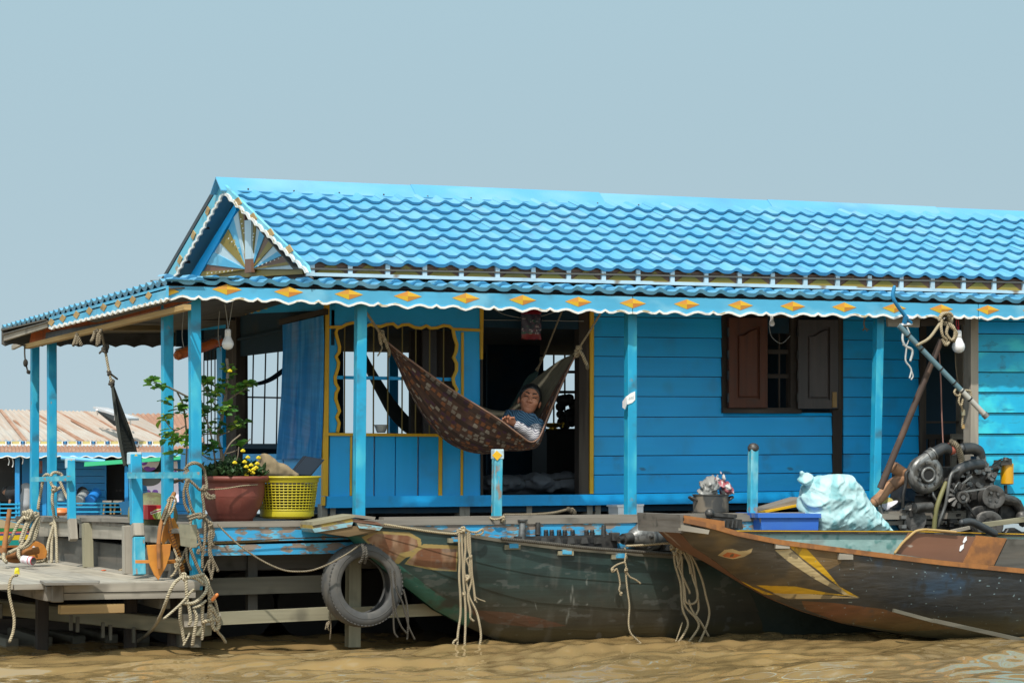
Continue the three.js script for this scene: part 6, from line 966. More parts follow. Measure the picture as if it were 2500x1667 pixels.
// potted shrub
{
  const b = P(566, 1273, 1.22), t = thing('potted_shrub', 'leafy shrub with yellow flowers in a brown-red plastic pot', 'potted plant');
  const potM = grime(71, [0.17, 0.042, 0.03], { second: [0.23, 0.07, 0.05], rough: 0.55, amt: 0.5 });
  add('pot', lathe([[0.002, 0], [0.165, 0], [0.17, 0.03], [0.195, 0.055], [0.2, 0.075], [0.235, 0.13], [0.25, 0.19], [0.251, 0.2], [0.255, 0.21], [0.258, 0.31], [0.262, 0.315], [0.29, 0.325], [0.295, 0.345], [0.293, 0.36], [0.275, 0.365], [0.262, 0.35], [0.24, 0.3], [0.01, 0.3]], 40).translate(b.x, b.y, b.z), potM, t);
  add('soil', lathe([[0.002, 0.335], [0.15, 0.33], [0.255, 0.315]], 20).translate(b.x, b.y, b.z), plain([0.03, 0.024, 0.016], 0.95), t);
  add('pot_cord', rope([[505, 1195, 1.52], [545, 1193, 1.52], [590, 1186, 1.51], [628, 1183, 1.45]], 0.005), M.rope, t);
  const bark = grime(72, [0.19, 0.15, 0.11], { second: [0.1, 0.08, 0.06] }), zs = 1.22;
  const stems = [[[536, 1160, 1.22], [540, 1110, 1.2], [531, 1065, 1.2], [541, 1020, 1.22], [551, 960, 1.24], [556, 905, 1.25], [553, 878, 1.25]], [[528, 1165, 1.2], [521, 1100, 1.25], [508, 1040, 1.3], [480, 985, 1.36], [440, 960, 1.42], [400, 940, 1.46]], [[548, 1160, 1.25], [545, 1120, 1.3], [560, 1085, 1.34], [585, 1062, 1.36]], [[452, 1160, 1.3], [455, 1090, 1.3], [452, 1030, 1.34], [445, 985, 1.36], [432, 958, 1.4]], [[541, 1020, 1.22], [515, 975, 1.28], [500, 950, 1.3], [492, 935, 1.3]], [[545, 985, 1.24], [580, 960, 1.3], [603, 945, 1.32]], [[531, 1065, 1.2], [570, 1048, 1.26], [596, 1030, 1.3]], [[540, 1110, 1.2], [575, 1100, 1.28], [610, 1072, 1.32]], [[452, 1040, 1.34], [425, 1050, 1.4], [405, 1030, 1.44], [398, 1010, 1.44]], [[455, 1080, 1.3], [478, 1060, 1.36], [470, 1040, 1.4]], [[549, 965, 1.24], [520, 940, 1.26], [505, 925, 1.28]], [[540, 1120, 1.24], [510, 1120, 1.3], [480, 1100, 1.34]], [[536, 1060, 1.24], [500, 1060, 1.3], [488, 1075, 1.34], [505, 1100, 1.3]], [[560, 1150, 1.3], [578, 1120, 1.36], [582, 1092, 1.38]]];
  stems.forEach((s, i) => add('stem', rope(s, i < 1 ? 0.014 : i < 4 ? 0.0075 : 0.005, { k: 6 }), bark, t));
  const leafG = (l, w) => { const g = new THREE.BufferGeometry(); const pos = [], idx = [], n = 4; for (let i = 0; i <= n; i++) { const s = i / n, ww = w * Math.sin(Math.PI * Math.pow(s, 0.8)) + 0.0008; pos.push(-ww, 0.25 * ww, s * l, 0, -0.12 * l * s * s, s * l, ww, 0.25 * ww, s * l); if (i) { const a = (i - 1) * 3; idx.push(a, a + 3, a + 1, a + 1, a + 3, a + 4, a + 1, a + 4, a + 2, a + 2, a + 4, a + 5); } } g.setAttribute('position', new THREE.Float32BufferAttribute(pos, 3)); g.setIndex(idx); g.computeVertexNormals(); g.setAttribute('uv', new THREE.Float32BufferAttribute(new Float32Array(pos.length / 3 * 2), 2)); return g; };
  const leaves = [leafG(0.055, 0.018), leafG(0.075, 0.022), leafG(0.045, 0.016)], lm = [[0.05, 0.17, 0.02], [0.12, 0.3, 0.03], [0.03, 0.1, 0.02], [0.25, 0.36, 0.04], [0.34, 0.3, 0.03]].map(c => plain(c, 0.5, { side: THREE.DoubleSide, transmission: 0.25, thickness: 0 }));
  const lr = rng(4242);
  const leafAt = (p, big, tone) => { const m = new THREE.Mesh(leaves[Math.floor(lr() * 3)], lm[tone]); m.name = 'leaf'; m.castShadow = true; m.position.copy(p); m.rotation.set(lr() * 1.4 - 0.9, lr() * 6.28, lr() * 1.2 - 0.6); m.scale.setScalar(big * (0.8 + 0.5 * lr())); t.add(m); };
  const clusters = [[368, 925, 9, 9, 5, 1.45, 1], [395, 945, 5, 12, 8, 1.45, 0], [405, 980, 6, 12, 12, 1.44, 0], [372, 935, 4, 8, 10, 1.44, 1], [415, 1060, 16, 22, 20, 1.42, 1], [440, 1075, 14, 22, 22, 1.4, 1], [470, 1060, 10, 14, 20, 1.38, 1], [400, 1020, 8, 12, 14, 1.44, 3], [425, 1110, 6, 8, 20, 1.4, 1], [440, 1000, 10, 18, 20, 1.4, 0], [460, 980, 8, 14, 16, 1.38, 2], [505, 930, 10, 18, 14, 1.3, 2], [520, 960, 9, 20, 20, 1.28, 2], [556, 900, 10, 10, 22, 1.25, 1], [545, 940, 8, 14, 16, 1.26, 0], [585, 948, 16, 18, 14, 1.3, 1], [600, 940, 8, 12, 8, 1.32, 0], [510, 1000, 12, 26, 22, 1.3, 2], [535, 1040, 10, 22, 22, 1.26, 2], [500, 1050, 10, 18, 20, 1.3, 2], [560, 1000, 8, 14, 18, 1.28, 0], [588, 1030, 9, 12, 14, 1.3, 2], [545, 1000, 6, 12, 14, 1.28, 1], [570, 1040, 6, 14, 12, 1.3, 3], [500, 1100, 10, 18, 26, 1.3, 2], [490, 1000, 8, 10, 20, 1.32, 2], [520, 1090, 8, 20, 20, 1.28, 0], [584, 1085, 5, 8, 10, 1.36, 0]];
  for (const [u, v, n, su, sv, z, tone] of clusters) for (let i = 0; i < n * 1.9; i++) leafAt(P(u + (lr() + lr() - 1) * su, v + (lr() + lr() - 1) * sv, z + (lr() - 0.5) * 0.1), 1, lr() < 0.6 ? tone : Math.floor(lr() * 4));
  const under = []; for (let i = 0; i < 420; i++) { const a = lr() * 6.28, r = Math.sqrt(lr()) * 0.27, g = leaves[i % 3].clone(); g.rotateX(-0.4 - lr() * 0.9); g.rotateY(lr() * 6.28); const hgt = 0.34 + lr() * 0.13 * (1.3 - r * 3); g.translate(b.x + Math.cos(a) * r, b.y + hgt, b.z + Math.sin(a) * r); g.userData.keepUV = true; under.push(g); }
  const u2 = add('undergrowth', under, plain([0.022, 0.06, 0.014], 0.6, { side: THREE.DoubleSide }), t); u2.userData.kind = 'stuff';
  const fl = plain([0.62, 0.48, 0.01], 0.6); for (const [u, v] of [[596, 1128], [604, 1117], [600, 1140], [612, 1136], [618, 1146], [607, 1150], [624, 1142], [616, 1155], [627, 1132], [630, 1118], [592, 1101], [572, 1130], [600, 1160], [560, 906]]) { const p = P(u, v, 1.45 - (u > 640 ? 0.15 : 0)); add('flower', [0, 1, 2].map(k => ball(p.clone().add(V((k - 1) * 0.008, k === 1 ? 0.008 : 0, 0.004)), 0.013, 1, 0.75, 1, 7)), fl, t); }
}
// yellow basket with things in it
{
  const b = P(700, 1266, 1.15), t = thing('yellow_basket', 'yellow perforated plastic laundry basket beside the plant pot', 'basket'), H = 0.345, r0 = 0.205, r1 = 0.252, ym = plain([0.48, 0.4, 0.018], 0.45);
  const rad = h => r0 + (r1 - r0) * Math.pow(h / H, 0.8), ring = (h, hh, d) => lathe([[rad(h) - d, h - hh], [rad(h) + 0.004, h - hh], [rad(h) + 0.004, h + hh], [rad(h) - d, h + hh], [rad(h) - d, h - hh]], 44).translate(b.x, b.y, b.z);
  const rows = 11; for (let i = 0; i <= rows; i++) { const h = 0.05 + (H - 0.1) * i / rows; add('basket_ring', ring(h, i === 0 ? 0.03 : 0.0042, 0.006), ym, t); }
  add('basket_rim', [lathe([[r1 - 0.004, H - 0.05], [r1 + 0.005, H - 0.05], [r1 + 0.006, H - 0.018], [r1 + 0.02, H - 0.016], [r1 + 0.022, H], [r1 - 0.008, H], [r1 - 0.004, H - 0.05]], 44).translate(b.x, b.y, b.z)], ym, t); add('basket_base', lathe([[0.002, 0.004], [r0 - 0.01, 0.004], [r0, 0.03]], 36).translate(b.x, b.y, b.z), ym, t);
  const ribs = []; for (let i = 0; i < 44; i++) { const a = i / 44 * 6.2832, f = h => V(b.x + Math.cos(a) * rad(h), b.y + h, b.z + Math.sin(a) * rad(h)); ribs.push(beam(f(0.03), f(0.17), 0.0065, 0.006, V(Math.cos(a), 0, Math.sin(a)), 0), beam(f(0.17), f(H - 0.02), 0.007, 0.006, V(Math.cos(a), 0, Math.sin(a)), 0)); }
  add('basket_rib', ribs, ym, t);
  const s = thing('tan_sack', 'limp tan cloth sack in the yellow basket', 'sack'), n = (p, f) => vn(p.x * f + 90, (p.y + p.z) * f + 90, 999, 999, 7) - 0.5;
  const pb = pillow([[632, 1164], [628, 1150], [640, 1112], [648, 1114], [668, 1128], [690, 1138], [720, 1158], [716, 1166]], 1.12, 0.035, 0.1), s0 = P(630, 1170, 1.1), s1 = P(722, 1108, 1.1);
  add('cloth', sdfMesh(p => pb(p) + 0.012 - 0.03 * rid((p.x + p.y) * 8 + 60, (p.y - p.x * 0.4 + p.z) * 5 + 60, 7) * 0.8 - 0.01 * rid(p.x * 20 + 60, (p.y + p.z) * 16 + 60, 9), V(s0.x - 0.08, s0.y - 0.08, 0.96), V(s1.x + 0.08, s1.y + 0.08, 1.28), 0.011), grime(73, [0.26, 0.2, 0.12], { second: [0.15, 0.11, 0.07], rough: 0.95 }), s);
  const k = thing('dark_case', 'dark navy case sticking out of the yellow basket', 'case'); add('case_body', blk([[745, 1113], [792, 1122], [757, 1164], [708, 1160]], 1.2, 0.06), plain([0.012, 0.018, 0.03], 0.5), k); add('dark_liner', lathe([[0.002, 0.03], [0.17, 0.03], [0.215, 0.28], [0.002, 0.3]], 24).translate(b.x, b.y, b.z), plain([0.012, 0.012, 0.014], 0.8), k); add('case_lid', blk([[748, 1115], [789, 1123], [756, 1160], [712, 1157]], 1.207, 0.01), plain([0.015, 0.026, 0.045], 0.35), k);  // dark liner added inside so the basket holes look dark
}
// blue curtain on the side opening
{
  const t = thing('blue_curtain', 'faded blue cloth curtain hung on the side doorway rail', 'curtain'), L = [[689, 793], [690, 850], [688, 900], [686, 960], [683, 1000], [678, 1060], [673, 1122]], Rr = [[789, 770], [791, 830], [790, 900], [789, 980], [787, 1050], [785, 1090], [784, 1118]];
  const pos = [], uv = [], idx = [], nv = 40, nu = 44, at = (a, s) => { const x = s * (a.length - 1), i = Math.min(a.length - 2, Math.floor(x)), f = x - i; return [a[i][0] + (a[i + 1][0] - a[i][0]) * f, a[i][1] + (a[i + 1][1] - a[i][1]) * f]; };
  for (let j = 0; j <= nv; j++) for (let i = 0; i <= nu; i++) { const s = j / nv, f = i / nu, l = at(L, s), r = at(Rr, s), u = l[0] + (r[0] - l[0]) * f, v = l[1] + (r[1] - l[1]) * f, x = XW - 0.07 + 0.011 * Math.sin(f * 13 + s * 1.5) + 0.006 * Math.sin(f * 31 + s * 3) + 0.04 * (vn(f * 5, s * 4, 99, 99, 3) - 0.5); const p = PX(u, v, x); pos.push(p.x, p.y, p.z); uv.push(f * 1.2, s * 1.5); if (i && j) { const d = j * (nu + 1) + i, c = d - 1, b = d - nu - 1, a = b - 1; idx.push(a, c, b, b, c, d); } }
  const g = new THREE.BufferGeometry(); g.setAttribute('position', new THREE.Float32BufferAttribute(pos, 3)); g.setAttribute('uv', new THREE.Float32BufferAttribute(uv, 2)); g.setIndex(idx); g.computeVertexNormals(); g.userData.keepUV = true;
  const tx = texPair(256, 1.5, (u, v) => { const n = fbm(u, v, 8, 4, 741, 4), w = fbm(u, v, 4, 60, 747, 3), k = fbm(u, v, 30, 3, 749, 3); let c = mix3([0.012, 0.2, 0.52], [0.05, 0.28, 0.6], sst(0.4, 0.7, k)); c = mix3(c, [0.18, 0.3, 0.55], sst(0.55, 0.8, n) * 0.6); return [c.map(x => x * (0.85 + 0.3 * w)), w, 0.9]; });
  add('cloth', g, stdMat(tx, { side: THREE.DoubleSide, bump: 0.003 }), t);
}
// light bulbs
function bulb(name, label, u, v0, v1, z, wires) {
  const t = thing(name, label, 'light bulb'), a = P(u, v0, z), h = a.y - P(u, v1, z).y, r = h * 0.29;
  add('glass', lathe([[0.001, -h], [r * 0.5, -h * 0.97], [r * 0.85, -h * 0.88], [r, -h * 0.74], [r * 0.93, -h * 0.62], [r * 0.65, -h * 0.45], [r * 0.5, -h * 0.34], [r * 0.48, -h * 0.3], [0.001, -h * 0.3]], 20).translate(a.x, a.y, a.z), M.bulb, t);
  add('socket', lathe([[0.001, -h * 0.34], [r * 0.52, -h * 0.34], [r * 0.5, -h * 0.05], [r * 0.3, 0], [0.001, 0]], 14).translate(a.x, a.y, a.z), M.whitePlastic, t);
  for (const [pts, m] of wires) add('wire', rope(pts, 0.004, { k: 5 }), m, t);
}
const redWire = plain([0.45, 0.03, 0.05], 0.5), greyWire = plain([0.25, 0.26, 0.26], 0.6);
bulb('light_bulb', 'large white bulb hanging by red wires near the rusty pole', 2341, 806, 862, 1.66, [[[[2341, 808, 1.66], [2336, 790, 1.67], [2338, 765, 1.7]], redWire], [[[2342, 808, 1.66], [2341, 785, 1.68], [2336, 762, 1.7]], redWire], [[[2333, 858, 1.6], [2335, 900, 1.55], [2341, 935, 1.5]], M.ropeOld]]);
bulb('light_bulb', 'white bulb hanging in front of the dark side doorway', 555.5, 803, 854, 1.3, [[[[556, 806, 1.3], [553, 775, 1.3], [548, 742, 1.4]], greyWire], [[[556, 806, 1.3], [562, 770, 1.3], [568, 735, 1.4]], greyWire]]);
bulb('light_bulb', 'small white bulb under the eave above the shuttered window', 1885, 772, 797, 1.2, [[[[1885, 774, 1.2], [1884, 762, 1.3], [1887, 750, 1.5]], greyWire], [[[1878, 795, 0.5], [1885, 822, 0.5], [1908, 838, 0.5], [1930, 820, 0.5]], greyWire]]);
// poles in front of the rough doorway
{ const t = thing('grey_pole', 'long grey pipe slanting across the rough doorway', 'pole'), a = P(2196, 795, 1.9), b = P(2411, 1018, 2.1), at = s => a.clone().lerp(b, s); add('tube', cyl(a, at(0.7), 0.024, 0.024, 12), plain([0.09, 0.16, 0.19], 0.4), t); add('tube', cyl(at(0.7), b, 0.024, 0.024, 12), plain([0.36, 0.35, 0.32], 0.45), t); add('end_ring', cyl(at(0.965), b, 0.031, 0.031, 12), M.greyMetal, t); for (const s of [0.1, 0.25, 0.47, 0.62, 0.71, 0.8]) add('tie', cyl(at(s), at(s + 0.012), 0.027, 0.027, 10), M.black, t); }
{ const t = thing('rusty_pole', 'dark rusty iron pole leaning up to the rope knot', 'pole'); add('tube', cyl(P(2299, 830, 1.85), P(2150, 1192, 1.75), 0.026, 0.03, 12), grime(75, [0.055, 0.035, 0.028], { second: [0.12, 0.07, 0.045], rough: 0.8 }), t); }
{ const t = thing('blue_bracket', 'bent blue pipe bracket over the eave edge', 'bracket'), m = plain([0.01, 0.17, 0.36], 0.4); add('tube', rope([[2184.5, 701, 1.9], [2181, 722, 1.9], [2187, 738, 1.9], [2206, 765, 1.88], [2225, 788, 1.86]], 0.017, { k: 10, n: 30 }), m, t); add('brace', beam(P(2212, 770, 1.88), P(2209, 790, 1.86), 0.03, 0.03), m, t); add('foot_plate', [blk([[2206, 789], [2228, 787], [2229, 792], [2204, 794]], 1.87, 0.06), beam(P(2219, 775, 1.88), P(2230, 776, 1.88), 0.02, 0.02)], M.whitePlastic, t); }
// rope tangle on the header, and streamers
function tangle(name, label, cu, cv, z, su, sv, n, r, mat, seed, tails) {
  const t = thing(name, label, 'rope'), q = rng(seed);
  for (let i = 0; i < n; i++) { const a0 = q() * 6.28, k = 0.55 + q() * 0.5, pts = []; for (let j = 0; j < 7; j++) { const a = a0 + j / 7 * 6.28; pts.push(P(cu + Math.cos(a) * su * k + (q() - 0.5) * su * 0.5, cv + Math.sin(a) * sv * k + (q() - 0.5) * sv * 0.4, z + (q() - 0.5) * 0.12)); } add('coil', tube(pts, r * (0.85 + q() * 0.3), { closed: true, n: 34, k: 6 }), mat, t); }
  for (const p of tails || []) add('strand', rope(p, r, { k: 6 }), mat, t);
  return t;
}
tangle('rope_knot', 'thick beige rope knotted round the door header above the rusty pole', 2310, 778, 1.82, 14, 14, 5, 0.014, M.rope, 91, [[[2300, 780, 1.9], [2299, 800, 1.92], [2303, 820, 1.92], [2312, 830, 1.9], [2306, 838, 1.9]], [[2318, 790, 1.88], [2330, 800, 1.9], [2332, 820, 1.9], [2324, 830, 1.9], [2312, 815, 1.9], [2316, 795, 1.9]], [[2320, 795, 1.9], [2336, 812, 1.9], [2330, 834, 1.88]], [[2296, 790, 1.9], [2270, 825, 1.95], [2240, 843, 2.0]], [[2326, 770, 1.9], [2318, 764, 1.9], [2302, 768, 1.9], [2294, 782, 1.9]], [[2302, 830, 1.92], [2310, 842, 1.92], [2318, 836, 1.9]]]);
{ const t = thing('cloth_streamers', 'frayed pale cloth strips dangling from the grey pole', 'streamers'), m = grime(76, [0.4, 0.42, 0.42], { rough: 0.9 }); for (const [p, r] of [[[[2206, 812, 1.9], [2205, 830, 1.92], [2212, 845, 1.92], [2226, 852, 1.92], [2229, 862, 1.92], [2224, 880, 1.92]], 0.012], [[[2214, 850, 1.92], [2212, 880, 1.92], [2222, 895, 1.92], [2226, 905, 1.92], [2222, 922, 1.92]], 0.009], [[[2222, 825, 1.92], [2214, 843, 1.92], [2206, 842, 1.92]], 0.006], [[[2216, 800, 1.9], [2224, 818, 1.92], [2230, 825, 1.92]], 0.008], [[[2226, 905, 1.92], [2230, 918, 1.92], [2226, 926, 1.92]], 0.008]]) add('strip', rope(p, r, { k: 5 }), m, t); }
{ const t = thing('hanging_rope', 'thin reddish cord hanging straight down in the rough doorway', 'cord'); add('cord', rope([[2294, 860, 1.3], [2298, 930, 1.3], [2300, 1000, 1.3], [2304, 1092, 1.3]], 0.007, { k: 5 }), grime(77, [0.3, 0.15, 0.12], {}), t); }
{ const t = thing('key_rope', 'knotted rope with wooden floats hanging from the grey pole', 'rope'); for (const p of [[[2336, 948, 2.02], [2331, 958, 2.04], [2340, 966, 2.04], [2352, 955, 2.04], [2344, 948, 2.04]], [[2346, 960, 2.04], [2342, 980, 2.04], [2348, 990, 2.04], [2352, 975, 2.04]], [[2352, 952, 2.04], [2370, 955, 2.04], [2372, 970, 2.04]], [[2348, 990, 2.03], [2352, 1010, 2.0], [2350, 1040, 1.98]]]) add('strand', rope(p, 0.01, { k: 6 }), M.rope, t); add('float', cyl(P(2352, 1000, 2.0), P(2353, 1014, 2.0), 0.02, 0.02, 8), M.mossWood, t); add('float', cyl(P(2352, 1036, 1.98), P(2353, 1046, 1.98), 0.016, 0.016, 8), M.tanWood, t); }
{ const t = thing('frayed_cord', 'frayed brown cord hanging under the eave left of the rough doorway', 'cord'); add('cord', rope([[2113, 772, 1.5], [2110, 790, 1.5], [2112, 800, 1.5], [2108, 806, 1.5]], 0.007), M.ropeOld, t); add('frayed_end', [rope([[2112, 800, 1.5], [2118, 808, 1.5]], 0.005), rope([[2112, 800, 1.5], [2122, 805, 1.5]], 0.004)], M.ropeOld, t); }
// pale sack
{
  const t = thing('pale_sack', 'bulging pale turquoise sack tied at the neck beside the engine', 'sack'), z = 1.62, c = [[2000, 1215, 0.13], [2045, 1215, 0.17], [2090, 1258, 0.16], [2128, 1287, 0.075], [2005, 1268, 0.13], [2050, 1275, 0.15]].map(([u, v, r]) => [P(u, v, z), r]);
  const nk = P(1986, 1178, z), tf = P(1968, 1170, z), tf2 = P(1961, 1160, z), pz = z;
  const base = pillow([[1985, 1176], [2004, 1166], [2048, 1160], [2066, 1163], [2084, 1186], [2108, 1222], [2138, 1262], [2164, 1298], [1992, 1299], [1977, 1268], [1966, 1238], [1964, 1216], [1974, 1192]], z, 0.12, 0.19);
  const f = p => { let d = base(p); d = smin(d, cap(p, c[0][0], nk, 0.06, 0.028), 0.04); d = smin(d, cap(p, nk, tf, 0.028, 0.05), 0.02); d = smin(d, cap(p, tf, tf2, 0.046, 0.03), 0.02); const wx = p.x + 0.12 * vn(p.y * 6 + 30, p.z * 6 + 30, 999, 999, 2), a = (wx + p.y * 0.8), b = (p.y - wx * 0.7 + p.z * 0.6); return d + 0.016 - 0.022 * rid(a * 4 + 70, b * 9 + 80, 21) - 0.013 * rid(a * 9 + 40, b * 17 + 30, 25) - 0.007 * rid(b * 20 + 60, a * 30 + 60, 27); };
  add('cloth', sdfMesh(f, V(tf2.x - 0.12, c[4][0].y - 0.18, z - 0.26), V(c[3][0].x + 0.16, tf2.y + 0.12, z + 0.26), 0.009), grime(78, [0.4, 0.6, 0.62], { second: [0.16, 0.42, 0.46], rough: 0.65, amt: 0.7, m: 0.35, lo: 0.5, hi: 0.7 }), t);  // teal second tone paints fold shadows into the cloth
  const tie = new THREE.TorusGeometry(0.036, 0.008, 6, 16); tie.rotateY(1.2); tie.translate(nk.x, nk.y, nk.z); tie.userData.keepUV = true; add('tie', tie, plain([0.5, 0.35, 0.3], 0.7), t);
}
{ const t = thing('rice_bag', 'yellow and white printed bag lying behind the exhaust pipe', 'bag'), a = P(2215, 1205, 1.2), b = P(2170, 1232, 1.25), n = p => (vn(p.x * 22 + 50, p.y * 22 + p.z * 20 + 50, 999, 999, 31) - 0.5) * 0.03; add('sack_body', sdfMesh(p => ell(p, a, V(0.1, 0.11, 0.1)) + n(p), a.clone().sub(V(0.16, 0.16, 0.16)), a.clone().add(V(0.16, 0.16, 0.16)), 0.014), plain([0.4, 0.34, 0.06], 0.6), t); add('sack_top', sdfMesh(p => ell(p, P(2207, 1180, 1.22), V(0.06, 0.05, 0.06)) + n(p), P(2207, 1180, 1.22).sub(V(0.1, 0.1, 0.1)), P(2207, 1180, 1.22).add(V(0.1, 0.1, 0.1)), 0.012), plain([0.6, 0.62, 0.68], 0.6), t); const t2 = thing('white_bag', 'white and olive plastic bag crumpled below the exhaust pipe', 'bag'); add('bag_body', sdfMesh(p => ell(p, P(2186, 1236, 1.3), V(0.1, 0.055, 0.1)) + n(p), P(2186, 1236, 1.3).sub(V(0.16, 0.12, 0.16)), P(2186, 1236, 1.3).add(V(0.16, 0.12, 0.16)), 0.012), plain([0.62, 0.62, 0.7], 0.5), t2); add('bag_end', sdfMesh(p => ell(p, b, V(0.06, 0.07, 0.08)) + n(p), b.clone().sub(V(0.12, 0.12, 0.12)), b.clone().add(V(0.12, 0.12, 0.12)), 0.012), plain([0.34, 0.3, 0.1], 0.6), t2); }
// pot with plastic bags, tray, poles and blocks on the deck
{
  const b = P(1736, 1252, 1.15), t = thing('cooking_pot', 'sooty two-handled cooking pot on the deck', 'pot'); add('pot_body', lathe([[0.002, 0], [0.15, 0], [0.155, 0.01], [0.155, 0.15], [0.163, 0.155], [0.163, 0.162], [0.148, 0.162], [0.148, 0.02], [0.002, 0.02]], 30).translate(b.x, b.y, b.z), grime(79, [0.05, 0.05, 0.048], { second: [0.24, 0.2, 0.15], rough: 0.6, lo: 0.5, hi: 0.65 }), t); for (const s of [-1, 1]) add('handle', tube([V(b.x + s * 0.155, b.y + 0.11, b.z - 0.03), V(b.x + s * 0.2, b.y + 0.135, b.z - 0.02), V(b.x + s * 0.2, b.y + 0.135, b.z + 0.03), V(b.x + s * 0.155, b.y + 0.11, b.z + 0.04)], 0.011, { k: 6 }), M.dullMetal, t);
  const n = (p, f) => vn(p.x * f + p.z * 9 + 90, p.y * f + p.z * f * 0.5 + 90, 999, 999, 33) - 0.5;
  for (const [nm, l, u, v, rx, ry, tilt, col, s2] of [['grey_bag', 'crumpled grey plastic bag of rubbish in the sooty pot', 1731, 1190, 0.085, 0.1, 0.15, [0.26, 0.26, 0.25], [0.06, 0.06, 0.055]], ['red_white_bag', 'crumpled red and white plastic bag in the sooty pot', 1768, 1184, 0.05, 0.115, -0.4, [0.45, 0.44, 0.43], [0.3, 0.03, 0.05]]]) { const c = P(u, v, 1.15), q = thing(nm, l, 'bag'); add('plastic', sdfMesh(p => { const d = p.clone().sub(c); const x = d.x * Math.cos(tilt) - d.y * Math.sin(tilt), y = d.x * Math.sin(tilt) + d.y * Math.cos(tilt); return ell(V(x, y, d.z), V(0, 0, 0), V(rx, ry, 0.07)) + n(p, 26) * 0.05 + n(p, 60) * 0.02; }, c.clone().sub(V(0.18, 0.18, 0.14)), c.clone().add(V(0.18, 0.18, 0.14)), 0.01), grime(tilt > 0 ? 80 : 81, col, { second: s2, rough: 0.35, lo: 0.52, hi: 0.6, amt: 0.85, m: 0.15 }), q); }
  const tr = thing('blue_tray', 'blue painted tray with a lid beside the pale sack', 'tray'), bl = paint(82, [0.03, 0.13, 0.52], { fade: [0.06, 0.2, 0.5], wear: 0.3, wood: [0.3, 0.27, 0.24] }), z = 1.8; add('lid', blk([[1851, 1253], [2006, 1254], [2006, 1264], [1852, 1264]], z + 0.02, 0.4), bl, tr); add('tray_side', blk([[1858, 1264], [2000, 1264], [1998, 1297], [1861, 1297]], z, 0.34), bl, tr); add('tray_wing', [blk([[2006, 1258], [2060, 1274], [2060, 1283], [2006, 1266]], z - 0.1, 0.2), blk([[2008, 1268], [2048, 1282], [2046, 1297], [2008, 1297]], z - 0.12, 0.2)], bl, tr);
  const pk = thing('lean_plank', 'worn plank leaning on the deck with a yellow edge behind the tray', 'plank'); add('board', blk([[1856, 1246], [1964, 1214], [1970, 1226], [1858, 1252]], 1.2, 0.25), M.deckWood, pk); add('edge', blk([[1852, 1250], [1966, 1228], [1967, 1233], [1853, 1255]], 1.24, 0.05), M.yellow, pk);
  const wb = thing('white_box', 'white plastic box on the deck behind the middle porch post', 'box'); add('box_body', blk([[1509, 1236], [1571, 1233], [1571, 1256], [1510, 1257]], 0.7, 0.2), M.whitePlastic, wb); add('box_lid', blk([[1507, 1233], [1573, 1230.5], [1573, 1235], [1507, 1237.5]], 0.71, 0.22), M.whitePlastic, wb);
  const rb = thing('deck_rope', 'grey rope lying on the deck below the doorway sill', 'rope'); add('strand', rope([[1230, 1257, 1.1], [1300, 1256, 1.05], [1350, 1252, 1.0], [1385, 1244, 0.95], [1400, 1243, 0.95], [1405, 1254, 0.95]], 0.012), M.ropeOld, rb); add('knot', [0, 1, 2].map(i => ball(P(1388 + i * 7, 1243 + i * 4, 0.96), 0.022)), M.ropeOld, rb);
  const ob = thing('orange_tub', 'small orange plastic tub on the deck at the left', 'tub'); add('tub', lathe([[0.002, 0], [0.075, 0], [0.085, 0.04], [0.086, 0.05], [0.075, 0.085], [0.002, 0.09]], 22).translate(P(147, 1265, 0).x, 0, 0).translate(PX(147, 1262, -3.2).x - P(147, 1265, 0).x, PX(147, 1262, -3.2).y, PX(147, 1262, -3.2).z), plain([0.75, 0.22, 0.06], 0.4), ob); add('lid_band', lathe([[0.087, 0.036], [0.092, 0.04], [0.092, 0.05], [0.087, 0.054]], 22).translate(PX(147, 1262, -3.2).x, PX(147, 1262, -3.2).y, PX(147, 1262, -3.2).z), plain([0.7, 0.25, 0.1], 0.4), ob);
  const sl = thing('white_sandal', 'small white sandal beside the orange tub', 'sandal'); add('sole', bx(0.1, 0.02, 0.05, PX(163, 1264, -3.25).x, PX(163, 1263, -3.25).y, PX(163, 1264, -3.25).z), M.whitePlastic, sl); add('strap', tube([PX(158, 1263, -3.22), PX(162, 1257, -3.22), PX(167, 1263, -3.22)], 0.01), plain([0.5, 0.35, 0.28], 0.6), sl);
}
